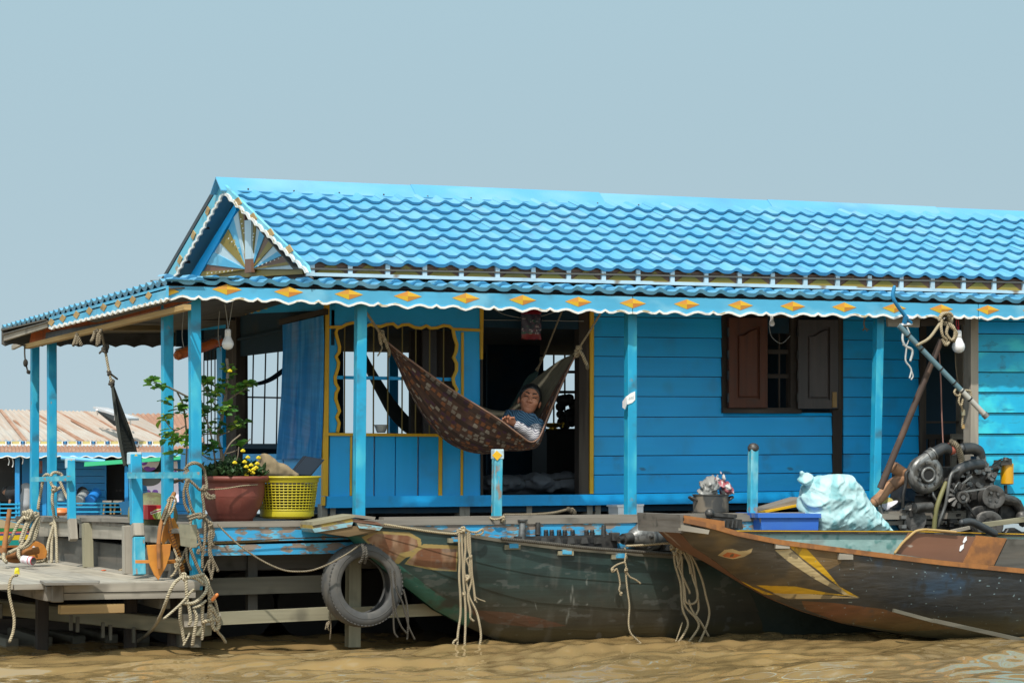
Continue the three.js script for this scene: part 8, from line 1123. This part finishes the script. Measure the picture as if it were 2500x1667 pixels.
// ---------------------------------------------------------------- anchors, can, rods
{
  const t = thing('orange_anchor', 'orange-painted iron anchor with a pointed spade blade on the landing', 'anchor'), z = 1.5, A = M.orangePaint, Rm = M.rust;
  add('blade', outline([[357, 1331], [387, 1329], [417, 1328], [414, 1355], [404, 1384], [386, 1416], [376, 1404], [364, 1378]], z + 0.1, 0.014, { bevel: 0.003 }), A, t); add('shank', cyl(P(388, 1388, z + 0.13), P(386, 1330, z + 0.13), 0.017, 0.017, 9), M.rust, t); add('shank', rope([[386, 1330, z + 0.12], [390, 1290, z + 0.08], [402, 1252, z + 0.02], [424, 1205, z - 0.05]], 0.018, { k: 8 }), M.rust, t);
  add('stock', beam(P(329, 1371, z + 0.05), P(366, 1371, z + 0.08), 0.03, 0.025), A, t); add('stock', beam(P(405, 1372, z), P(450, 1369, z - 0.05), 0.03, 0.03), A, t);
  add('plate', outline([[404, 1268], [424, 1264], [436, 1290], [440, 1330], [428, 1345], [410, 1315], [398, 1330], [392, 1320]], z, 0.02, { bevel: 0.003 }), A, t); const rb = [[410, 1262, z + 0.06], [416, 1290, z + 0.07], [426, 1325, z + 0.07], [438, 1365, z + 0.06], [446, 1395, z + 0.04]]; add('rebar', rope(rb, 0.019, { k: 8 }), Rm, t);
  for (let i = 0; i < 22; i++) { const s = i / 22, j = Math.min(3, Math.floor(s * 4)), f = s * 4 - j, u = rb[j][0] + (rb[j + 1][0] - rb[j][0]) * f, v = rb[j][1] + (rb[j + 1][1] - rb[j][1]) * f, zz = rb[j][2] + 0.004; add('rebar_rib', rope([[u - 4, v + 1, zz], [u, v - 1, zz + 0.018], [u + 4, v - 3.5, zz]], 0.006, { k: 5, n: 6 }), A, t); }
  ropes('anchor_rope', 'tan rope tied on the orange anchor', M.rope, 0.011, [[[408, 1222, 1.5], [418, 1212, 1.55], [428, 1220, 1.56], [424, 1236, 1.55], [410, 1252, 1.56], [402, 1270, 1.58]], [[412, 1218, 1.54], [406, 1240, 1.56], [396, 1268, 1.58]], [[420, 1218, 1.55], [412, 1246, 1.57], [400, 1280, 1.6]], [[427, 1225, 1.55], [420, 1246, 1.57], [408, 1262, 1.58]], [[424, 1340, 1.58], [432, 1362, 1.6], [434, 1380, 1.6], [424, 1400, 1.6], [416, 1408, 1.6]], [[446, 1364, 1.56], [436, 1372, 1.6], [426, 1382, 1.6], [436, 1390, 1.6], [440, 1408, 1.58]], [[430, 1370, 1.6], [440, 1376, 1.6], [430, 1386, 1.6]]], [[434, 1368, 1.6, 0.028], [431, 1380, 1.6, 0.026]]);
  const b = thing('rusty_anchor', 'rusty orange plate anchor lying at the far left of the landing', 'anchor'), zb = -1.5; add('plate', outline([[62, 1322], [75, 1320], [92, 1322], [106, 1330], [114, 1345], [112, 1364], [84, 1366], [60, 1364]], zb, 0.03, { bevel: 0.004 }), M.orangePaint, b); add('arm', cyl(P(12, 1358, zb + 0.15), P(92, 1343, zb + 0.1), 0.028, 0.032, 12), M.rust, b); add('arm', rope([[8, 1345, zb + 0.1], [14, 1362, zb + 0.12], [40, 1368, zb + 0.1], [62, 1362, zb + 0.08]], 0.026, { k: 9 }), M.rust, b); add('lug', cyl(P(81, 1336, zb + 0.03), P(81, 1336, zb + 0.05), 0.012, 0.012, 8), M.whitePlastic, b);
  const r = thing('rusty_rod', 'rusty iron rod standing at the far left', 'rod'); add('rod', cyl(P(22, 1243, -1.2), P(8, 1345, -1.1), 0.02, 0.024, 9), M.rust, r); add('rod_foot', cyl(P(8, 1338, -1.1), P(6, 1350, -1.1), 0.032, 0.034, 9), M.rust, r);
  const c = thing('drink_can', 'crushed white and red drink can lying on the landing', 'can'), c0 = P(55, 1366, -0.9), c1 = P(79, 1369, -0.8); add('can_body', cyl(c0, c1, 0.036, 0.036, 18), grime(86, [0.6, 0.58, 0.62], { second: [0.5, 0.3, 0.34], rough: 0.3, m: 0.15 }), c); const d = c1.clone().sub(c0).normalize(); add('can_rim', [cyl(c1, c1.clone().addScaledVector(d, 0.006), 0.036, 0.033, 18), cyl(c0.clone().lerp(c1, 0.68), c0.clone().lerp(c1, 0.76), 0.0368, 0.0368, 18)], plain([0.5, 0.06, 0.09], 0.35), c); add('can_lid', cyl(c1.clone().addScaledVector(d, 0.004), c1.clone().addScaledVector(d, 0.008), 0.03, 0.03, 18), M.greyMetal, c);
  const lf = thing('orange_leaf', 'small red-orange scrap lying on the landing planks', 'scrap'); add('scrap_piece', ball(PY(252, 1392, 0.6), 0.016, 1.5, 0.4, 1, 7), plain([0.5, 0.1, 0.03], 0.7), lf);
  const hc = thing('hook_cord', 'short dark cord hanging under the far left eave corner', 'cord'); add('cord', rope([[59, 842, -3.6], [59, 865, -3.6], [61, 882, -3.6], [66, 905, -3.6], [70, 912, -3.6]], 0.008), M.ropeDark, hc); add('knot', ball(P(61, 886, -3.6), 0.03, 0.8, 1.3, 1), M.ropeDark, hc); add('knot', ball(P(68, 908, -3.6), 0.02), M.ropeDark, hc);
  const er = thing('eave_rag', 'tan frayed rag strips tied to the left eave beam', 'rag'); for (const p of [[[186, 818, -0.8], [182, 830, -0.8], [178, 842, -0.8]], [[186, 818, -0.8], [192, 830, -0.8], [197, 842, -0.8]], [[186, 816, -0.8], [187, 832, -0.8], [186, 840, -0.8]], [[236, 806, -0.2], [242, 820, -0.2], [240, 838, -0.2]], [[246, 806, -0.2], [238, 818, -0.2], [236, 842, -0.2]], [[230, 810, -0.2], [226, 824, -0.2], [222, 832, -0.2]]]) add('strip', rope(p, 0.016, { k: 5 }), M.ropeOld, er);
}

// ---------------------------------------------------------------- hammocks and the man lying in one
function curve(px) { const c = new THREE.CatmullRomCurve3(px.map(p => P(...p)), false, 'centripetal'); return t => c.getPoint(t); }
function hammockCloth(N, B, F, nt, ns, wr) { // three long curves: near hem, belly, far hem
  const pos = [], uv = [], idx = []; const L = N(0).distanceTo(N(1)) * 1.3;
  for (let i = 0; i <= nt; i++) { const t = i / nt, a = N(t), b = B(t), f = F(t), c = b.clone().multiplyScalar(2).addScaledVector(a, -0.5).addScaledVector(f, -0.5), w = Math.min(1, Math.min(t, 1 - t) * 5);
    for (let j = 0; j <= ns; j++) { const s = j / ns, p = a.clone().multiplyScalar((1 - s) * (1 - s)).addScaledVector(c, 2 * s * (1 - s)).addScaledVector(f, s * s); const h = wr * (Math.sin(s * 46 + 3 * vn(t * 4 + 20, 3.3, 99, 99, 5)) * 0.5 + Math.sin(s * 23 + t * 5) + 1.4 * (vn(t * 7 + 9, s * 9 + 9, 99, 99, 8) - 0.5)) * (0.45 + 0.55 * w); p.z += h; p.y -= h * 0.5; pos.push(p.x, p.y, p.z); uv.push(t * L, s); if (i && j) { const d = i * (ns + 1) + j, q = d - 1, b2 = d - ns - 1, a2 = b2 - 1; idx.push(a2, b2, q, b2, d, q); } } }
  const g = new THREE.BufferGeometry(); g.setAttribute('position', new THREE.Float32BufferAttribute(pos, 3)); g.setAttribute('uv', new THREE.Float32BufferAttribute(uv, 2)); g.setIndex(idx); g.computeVertexNormals(); g.userData.keepUV = true; return g;
}
{
  const N = curve([[945, 836, 1.1], [985, 868, 1.16], [1040, 908, 1.24], [1100, 950, 1.3], [1160, 988, 1.33], [1220, 1026, 1.34], [1268, 1062, 1.33], [1296, 1080, 1.3], [1316, 1068, 1.26], [1334, 1024, 1.22], [1362, 958, 1.16], [1387, 903, 1.12], [1406, 866, 1.1]]);
  const B = curve([[945, 842, 1.1], [966, 885, 1.08], [1000, 960, 1.05], [1050, 1040, 1.02], [1105, 1088, 1.0], [1170, 1107, 1.0], [1225, 1098, 1.0], [1270, 1088, 1.02], [1308, 1074, 1.04], [1330, 1026, 1.06], [1360, 960, 1.08], [1386, 904, 1.1], [1405, 868, 1.1]]);
  const F = curve([[946, 836, 1.1], [985, 870, 1.0], [1040, 915, 0.9], [1100, 955, 0.8], [1160, 985, 0.74], [1205, 1000, 0.72], [1238, 1000, 0.72], [1262, 975, 0.74], [1290, 938, 0.78], [1325, 908, 0.86], [1355, 886, 0.95], [1380, 872, 1.04], [1403, 864, 1.1]]);
  const tx = texPair(512, 1, (u, v) => { // batik: dark brown ground, rows of rust and pale dabs running along the cloth
    const row = Math.floor(v * 32), uu = u * 32 + hash(row, 3, 9) * 5, cell = Math.floor(uu), h = hash(((cell % 32) + 32) % 32, row, 55), n = fbm(u, v, 26, 40, 951, 3), fx = uu - cell, fy = v * 32 - row, edge = fbm(u, v, 60, 60, 961, 2);
    let c = mix3([0.035, 0.018, 0.014], [0.08, 0.04, 0.026], n); const inn = Math.abs(fx - 0.5) < 0.34 + 0.25 * (edge - 0.5) && Math.abs(fy - 0.5) < 0.4 + 0.3 * (edge - 0.5), lines = Math.sin(v * 9 * 6.283) > 0.6;
    if (inn && h < 0.2) c = mix3([0.24, 0.21, 0.17], [0.13, 0.1, 0.08], n); else if (inn && h < 0.46) c = mix3([0.24, 0.085, 0.028], [0.12, 0.045, 0.022], n); else if (inn && h < 0.6) c = [0.05, 0.02, 0.035];
    if (lines) c = c.map(x => x * 0.5); if (v > 0.7) c = mix3([0.05, 0.046, 0.032], [0.09, 0.08, 0.055], fbm(u, v, 3, 60, 981, 3)); return [c, n, 0.9];
  });
  tx.map.repeat.set(0.75, 1); tx.bumpMap.repeat.set(0.75, 1);
  const t = thing('patterned_hammock', 'brown patterned cloth hammock slung across the porch with a man in it', 'hammock');
  add('cloth', hammockCloth(N, B, F, 90, 40, 0.006), stdMat(tx, { side: THREE.DoubleSide, bump: 0.004 }), t);
  add('hem', tube(Array.from({ length: 40 }, (_, i) => N(i / 39).add(V(0, 0.002, 0.006))), 0.007, { k: 6, n: 90 }), grime(95, [0.26, 0.15, 0.1], { second: [0.12, 0.06, 0.05] }), t);
  const ln = (p, r, n) => add(n || 'rope', rope(p, r, { k: 7 }), M.rope, t);
  ln([[893, 762, 1.5], [908, 784, 1.35], [924, 808, 1.2], [936, 826, 1.13], [946, 842, 1.1]], 0.011); ln([[924, 804, 1.2], [932, 812, 1.16], [938, 826, 1.13], [944, 842, 1.1], [950, 858, 1.12], [949, 870, 1.14]], 0.012); ln([[926, 808, 1.2], [927, 825, 1.16], [930, 840, 1.14]], 0.014); ln([[930, 812, 1.18], [940, 830, 1.14], [946, 850, 1.12]], 0.014); add('knot', knotGeo(P(930, 815, 1.17), 0.026), M.rope, t); add('knot', knotGeo(P(938, 830, 1.14), 0.024), M.rope, t); ln([[930, 838, 1.14], [932, 850, 1.15], [926, 862, 1.15], [922, 868, 1.15]], 0.006, 'cord');
  ln([[1467, 764, 1.4], [1445, 800, 1.3], [1425, 832, 1.2], [1412, 852, 1.12]], 0.009); add('knot', knotGeo(P(1412, 850, 1.13), 0.03), M.rope, t); add('knot', knotGeo(P(1409, 862, 1.12), 0.03), M.rope, t); ln([[1414, 856, 1.14], [1422, 866, 1.16], [1428, 880, 1.16], [1434, 892, 1.16]], 0.016); ln([[1404, 858, 1.13], [1412, 846, 1.15], [1420, 852, 1.15]], 0.01); add('tassel', ball(P(1434, 895, 1.16), 0.02, 0.9, 1.4, 1), M.rope, t);
}
{ // second, dark green hammock hanging just behind
  const t = thing('green_hammock', 'dark green hammock hanging just inside behind the man', 'hammock'), g = plain([0.02, 0.045, 0.04], 0.9, { side: THREE.DoubleSide });
  const N = curve([[1316, 904, 0.5], [1300, 930, 0.55], [1280, 965, 0.58], [1255, 1010, 0.6], [1215, 1050, 0.6], [1160, 1075, 0.6]]), B = curve([[1314, 908, 0.48], [1306, 940, 0.46], [1296, 980, 0.46], [1270, 1035, 0.46], [1220, 1075, 0.46], [1160, 1095, 0.46]]), F = curve([[1314, 904, 0.46], [1288, 920, 0.4], [1270, 950, 0.36], [1240, 1000, 0.34], [1205, 1035, 0.34], [1160, 1060, 0.34]]);
  add('cloth', hammockCloth(N, B, F, 40, 14, 0.004), g, t); for (const p of [[[1372, 760, 0.9], [1350, 815, 0.75], [1330, 865, 0.6], [1318, 890, 0.52], [1312, 906, 0.48]], [[1322, 878, 0.54], [1316, 892, 0.5], [1308, 903, 0.48]]]) add('rope', rope(p, 0.008), M.ropeOld, t); add('knot', ball(P(1321, 878, 0.54), 0.018, 0.9, 1.6, 1), M.ropeOld, t);
}
{ // dark hammock inside the front room and one strap seen through the side door
  const t = thing('room_hammock', 'black-green hammock slung inside the room behind the barred window', 'hammock'), g = plain([0.012, 0.018, 0.016], 0.95, { side: THREE.DoubleSide });
  const z = -1.4; add('cloth', hammockCloth(curve([[862, 810, z], [880, 838, z], [905, 885, z], [935, 935, z], [970, 985, z], [1012, 1030, z], [1060, 1060, z]]), curve([[862, 812, z - 0.03], [876, 860, z - 0.06], [895, 910, z - 0.1], [925, 970, z - 0.12], [955, 1020, z - 0.12], [1000, 1062, z - 0.12], [1060, 1085, z - 0.1]]), curve([[862, 812, z - 0.06], [878, 855, z - 0.2], [900, 900, z - 0.3], [930, 960, z - 0.34], [960, 1010, z - 0.34], [1005, 1050, z - 0.3], [1060, 1075, z - 0.2]]), 50, 12, 0.004), g, t); add('rope', rope([[862, 812, z - 0.03], [840, 780, z], [820, 750, z]], 0.012), M.ropeDark, t);
  const s = thing('navy_strap_hammock', 'narrow navy hammock strap curving across the side door opening', 'hammock'), z2 = -2.6; add('cloth', hammockCloth(curve([[590, 930, z2], [608, 932, z2], [630, 931, z2], [655, 922, z2], [680, 905, z2], [705, 885, z2]]), curve([[590, 936, z2], [608, 937, z2], [632, 936, z2], [658, 927, z2], [682, 911, z2], [705, 892, z2]]), curve([[590, 941, z2], [608, 941, z2], [634, 940, z2], [660, 932, z2], [684, 917, z2], [705, 898, z2]]), 30, 6, 0.002), plain([0.012, 0.03, 0.055], 0.9, { side: THREE.DoubleSide }), s); add('rope', rope([[590, 935, z2], [575, 920, z2], [560, 880, z2]], 0.01), M.ropeDark, s);
}
{ // netted hammock at the left end of the porch
  const t = thing('net_hammock', 'black net hammock hanging gathered at the left end of the porch', 'hammock'), nm = plain([0.03, 0.035, 0.03], 0.9), z = -0.6, lines = [];
  const A = P(273, 938, z), ends = [], mids = []; for (let i = 0; i <= 12; i++) { const s = i / 12; ends.push(P(306 + 30 * s, 1135 - 4 * s, z + 0.15 - 0.3 * s)); mids.push([P(283 + 6 * s, 990, z + 0.08 - 0.16 * s), P(292 + 22 * s, 1060, z + 0.13 - 0.26 * s)]); }
  const str = ends.map((e, i) => [A.clone(), mids[i][0], mids[i][1], e]); for (const s of str) lines.push(tube(s, 0.0065, { k: 5, n: 16 }));
  const cs = str.map(s => new THREE.CatmullRomCurve3(s)); for (let k = 1; k < 26; k++) { const q = k / 26; lines.push(tube(cs.map((c, i) => c.getPoint(Math.min(1, q + (i % 2) * 0.02))), 0.005, { k: 4, n: 26 })); }
  add('net', lines, nm, t); add('hem', [tube([A, P(278, 985, z + 0.05), P(287, 1050, z + 0.1), P(303, 1135, z + 0.14)], 0.013), tube([A, P(290, 985, z - 0.05), P(318, 1060, z - 0.1), P(338, 1131, z - 0.15)], 0.013)], nm, t); add('bight', hammockCloth(curve([[338, 1131, z - 0.15], [360, 1150, z], [382, 1140, z], [395, 1100, z], [404, 1040, z]]), curve([[322, 1134, z], [355, 1168, z], [385, 1158, z], [400, 1110, z], [406, 1040, z]]), curve([[306, 1135, z + 0.1], [350, 1185, z + 0.1], [388, 1178, z + 0.1], [404, 1120, z], [408, 1040, z]]), 30, 8, 0.004), plain([0.02, 0.024, 0.022], 0.95, { side: THREE.DoubleSide }), t);
  add('rope', rope([[256, 856, z], [262, 890, z], [268, 920, z], [273, 940, z]], 0.012), M.ropePale, t); add('rope', rope([[247, 812, z + 0.1], [252, 836, z], [257, 856, z]], 0.012), M.ropeOld, t); for (const [u, v, k] of [[255, 852, 0.034], [272, 936, 0.03], [266, 910, 0.022]]) add('knot', knotGeo(P(u, v, z), k), M.ropeDark, t); for (const p of [[[255, 852, z], [246, 858, z], [242, 862, z]], [[266, 910, z], [276, 918, z], [285, 925, z]], [[256, 850, z], [264, 846, z]]]) add('cord_end', rope(p, 0.009), M.ropeDark, t);
}
{ // the man
  const man = thing('person', 'man with short black hair resting in the patterned hammock in a navy and white shirt', 'person');
  const skin = grime(97, [0.42, 0.18, 0.105], { second: [0.33, 0.13, 0.08], rough: 0.55, amt: 0.35, bump: 0.0006 });
  const hc = P(1293, 978, 1.0); // head centre
  const up = P(1302, 940, 0.98).sub(P(1288, 1010, 1.02)).normalize(), fw0 = V(-0.42, -0.28, 0.88).normalize(), sd = new THREE.Vector3().crossVectors(up, fw0).normalize(), fw = new THREE.Vector3().crossVectors(sd, up).normalize();
  const loc = p => { const d = p.clone().sub(hc); return V(d.dot(sd), d.dot(up), d.dot(fw)); };
  const S = 1.1; const e = (q, x, y, z, a, b, c) => ell(q, V(x, y, z).multiplyScalar(S), V(a, b, c).multiplyScalar(S));
  const head = p => { const q = loc(p); let d = e(q, 0, 0.025, -0.012, 0.078, 0.098, 0.094); d = smin(d, e(q, 0, -0.045, 0.022, 0.06, 0.068, 0.064), 0.03); d = smin(d, e(q, 0, -0.09, 0.05, 0.028, 0.022, 0.024), 0.03); for (const s of [-1, 1]) { d = smin(d, e(q, s * 0.04, -0.022, 0.062, 0.026, 0.022, 0.018), 0.025); d = smin(d, e(q, s * 0.032, 0.03, 0.076, 0.03, 0.009, 0.013), 0.014); d = smin(d, e(q, s * 0.083, -0.012, -0.008, 0.01, 0.03, 0.018), 0.01); d = -smin(-d, e(q, s * 0.033, 0.008, 0.096, 0.021, 0.012, 0.015), 0.01); d = smin(d, e(q, s * 0.033, 0.007, 0.075, 0.016, 0.009, 0.011), 0.004); d = smin(d, e(q, s * 0.012, -0.034, 0.094, 0.01, 0.009, 0.011), 0.008); }
    d = smin(d, cap(q, V(0, 0.02, 0.084), V(0, -0.028, 0.105), 0.009, 0.013), 0.012); d = smin(d, e(q, 0, -0.06, 0.083, 0.024, 0.006, 0.01), 0.006); d = smin(d, e(q, 0, -0.07, 0.08, 0.02, 0.007, 0.01), 0.006); d = -smin(-d, e(q, 0, -0.0645, 0.094, 0.022, 0.0018, 0.01), 0.003); return d; };
  add('head', sdfMesh(head, hc.clone().sub(V(0.15, 0.17, 0.15)), hc.clone().add(V(0.15, 0.17, 0.15)), 0.004), skin, man);
  const hair = p => { const q = loc(p); const sc = e(q, 0, 0.034, -0.02, 0.09, 0.108, 0.102), n = (vn(q.x * 60 + 50, q.y * 60 + q.z * 60 + 50, 999, 999, 3) - 0.5) * 0.007; const cut = Math.min(0.056 - Math.abs(q.x) * 0.2 - q.y + (q.x > 0 ? 0 : 0), q.z - 0.02 - (q.y) * 0.5); return Math.max(sc + n, cut > 0 && q.z > 0.0 ? cut : -1, -q.y - 0.055 + (q.z > 0 ? q.z * 2 : 0)); };
  add('hair', sdfMesh(hair, hc.clone().sub(V(0.16, 0.16, 0.16)), hc.clone().add(V(0.16, 0.18, 0.16)), 0.005), plain([0.008, 0.008, 0.009], 0.5), man);
  const eyeM = plain([0.02, 0.014, 0.012], 0.3); for (const s of [-1, 1]) { const at = (x, y, z) => hc.clone().addScaledVector(sd, x * S).addScaledVector(up, y * S).addScaledVector(fw, z * S); add('eye', tube([at(s * 0.02, 0.004, 0.089), at(s * 0.033, 0.007, 0.09), at(s * 0.046, 0.004, 0.083)], 0.0046, { k: 6 }), eyeM, man); add('eyebrow', tube([at(s * 0.014, 0.03, 0.09), at(s * 0.032, 0.037, 0.089), at(s * 0.052, 0.03, 0.076)], 0.0052, { k: 6 }), plain([0.015, 0.012, 0.011], 0.8), man); }
  // body: neck, trunk, hips, legs, arms as one surface
  const nk = hc.clone().addScaledVector(up, -0.09).addScaledVector(fw, -0.01), ch = P(1276, 1038, 0.98), ab = P(1215, 1058, 1.0), hp = P(1150, 1066, 1.0), kn = P(1052, 970, 0.98), kn2 = P(1058, 978, 1.06), ft = P(1000, 888, 1.03), ft2 = P(1006, 896, 1.08), sR = P(1312, 1042, 1.1), sL = P(1252, 1016, 0.9), elb = P(1300, 1066, 1.2), wr = P(1264, 1040, 1.24), hd = P(1250, 1032, 1.24);
  const trunk = p => { let d = cap(p, nk, ch, 0.05, 0.08); d = smin(d, cap(p, sR, sL, 0.065, 0.06), 0.05); d = smin(d, cap(p, ch, ab, 0.115, 0.105), 0.05); d = smin(d, cap(p, ab, hp, 0.105, 0.11), 0.05); return d; };
  const arm = p => smin(cap(p, sR, elb, 0.052, 0.042), cap(p, elb, wr, 0.042, 0.028), 0.02), legs = p => Math.min(smin(cap(p, hp, kn, 0.075, 0.05), cap(p, kn, ft, 0.045, 0.03), 0.03), smin(cap(p, hp, kn2, 0.075, 0.05), cap(p, kn2, ft2, 0.045, 0.03), 0.03));
  const armL = p => smin(cap(p, sL, P(1232, 1040, 0.95), 0.05, 0.04), cap(p, P(1232, 1040, 0.95), P(1240, 1046, 1.12), 0.04, 0.028), 0.02);
  const body = p => smin(smin(smin(trunk(p), arm(p), 0.03), legs(p), 0.04), armL(p), 0.03);
  add('body', sdfMesh(body, V(ft.x - 0.15, hp.y - 0.2, 0.72), V(sR.x + 0.2, ft.y + 0.15, 1.36), 0.013), skin, man);
  const shirtT = texPair(256, 0.22, (u, v) => { const w = Math.sin((v * 12 + 0.8 * Math.sin(u * 12.566) * 0.4 + u * 6) * 6.283), n = fbm(u, v, 10, 10, 971, 3); return [w + (n - 0.5) > 0.25 ? [0.09, 0.19, 0.3] : [0.014, 0.05, 0.1], 0.5, 0.9]; }), sleeveT = texPair(256, 0.24, (u, v) => { const w = Math.sin((v * 14 + 0.35 * Math.sin(u * 25.13) + u * 5) * 6.283), n = fbm(u, v, 10, 10, 975, 3); return [w + (n - 0.5) * 1.2 > -0.35 ? [0.52, 0.5, 0.52] : [0.1, 0.1, 0.14], 0.5, 0.9]; });
  const inf = (f, k) => p => f(p) - k; add('shirt', sdfMesh(p => Math.max(inf(q => smin(trunk(q), armL(q), 0.03), 0.011)(p) + (vn(p.x * 20 + 9, p.y * 20 + p.z * 20 + 9, 999, 999, 4) - 0.5) * 0.008, loc(p).y + 0.1 + Math.max(0, loc(p).z) * 0.25), V(hp.x - 0.2, hp.y - 0.2, 0.72), V(sR.x + 0.2, nk.y + 0.1, 1.36), 0.01), stdMat(shirtT), man);
  add('sleeve', sdfMesh(p => Math.max(inf(arm, 0.014)(p) + (vn(p.x * 24 + 9, p.y * 24 + p.z * 24 + 9, 999, 999, 6) - 0.5) * 0.01, 0.02 - p.distanceTo(hd)), V(wr.x - 0.12, elb.y - 0.12, 0.95), V(sR.x + 0.14, sR.y + 0.14, 1.4), 0.009), stdMat(sleeveT), man);
  add('trousers', sdfMesh(p => Math.min(legs(p), cap(p, hp, P(1172, 1064, 1.0), 0.115, 0.112)) - 0.012, V(ft.x - 0.15, hp.y - 0.2, 0.72), V(hp.x + 0.25, ft.y + 0.12, 1.36), 0.016), plain([0.03, 0.032, 0.04], 0.9), man);
  // right hand lying on the hem: palm, four fingers, thumb
  const fd = P(1230, 1019, 1.27).sub(hd).normalize(), sdh = V(0.1, 0.75, 0.6), sN = sdh.addScaledVector(fd, -sdh.dot(fd)).normalize(), nN = new THREE.Vector3().crossVectors(fd, sN).normalize(), pt = (a, b, c) => hd.clone().addScaledVector(fd, a).addScaledVector(sN, b).addScaledVector(nN, c);
  const ch2 = [[-0.03, 0.064, 0.085], [-0.01, 0.07, 0.1], [0.01, 0.068, 0.095], [0.029, 0.06, 0.075]].map(([b, k, L]) => [pt(0.045, b * 0.9, 0), pt(k + 0.012, b, 0.012), pt(L, b, 0.0), pt(L + 0.012, b, -0.018)]);
  const hand = p => { let d = smin(cap(p, pt(-0.02, 0, 0), pt(0.04, -0.012, 0.002), 0.026, 0.022), cap(p, pt(0, 0.012, 0), pt(0.045, 0.02, 0), 0.022, 0.018), 0.015); let f = 9; for (const c of ch2) f = Math.min(f, smin(smin(cap(p, c[0], c[1], 0.0095, 0.009), cap(p, c[1], c[2], 0.009, 0.008), 0.004), cap(p, c[2], c[3], 0.008, 0.007), 0.004)); f = Math.min(f, smin(cap(p, pt(0.0, 0.026, 0.004), pt(0.03, 0.046, -0.006), 0.012, 0.01), cap(p, pt(0.03, 0.046, -0.006), pt(0.055, 0.042, -0.016), 0.01, 0.008), 0.006)); return smin(d, f, 0.008); };
  add('hand', sdfMesh(hand, hd.clone().sub(V(0.15, 0.12, 0.12)), hd.clone().add(V(0.12, 0.15, 0.12)), 0.004), skin, man);
}

renderer.render(scene, camera);
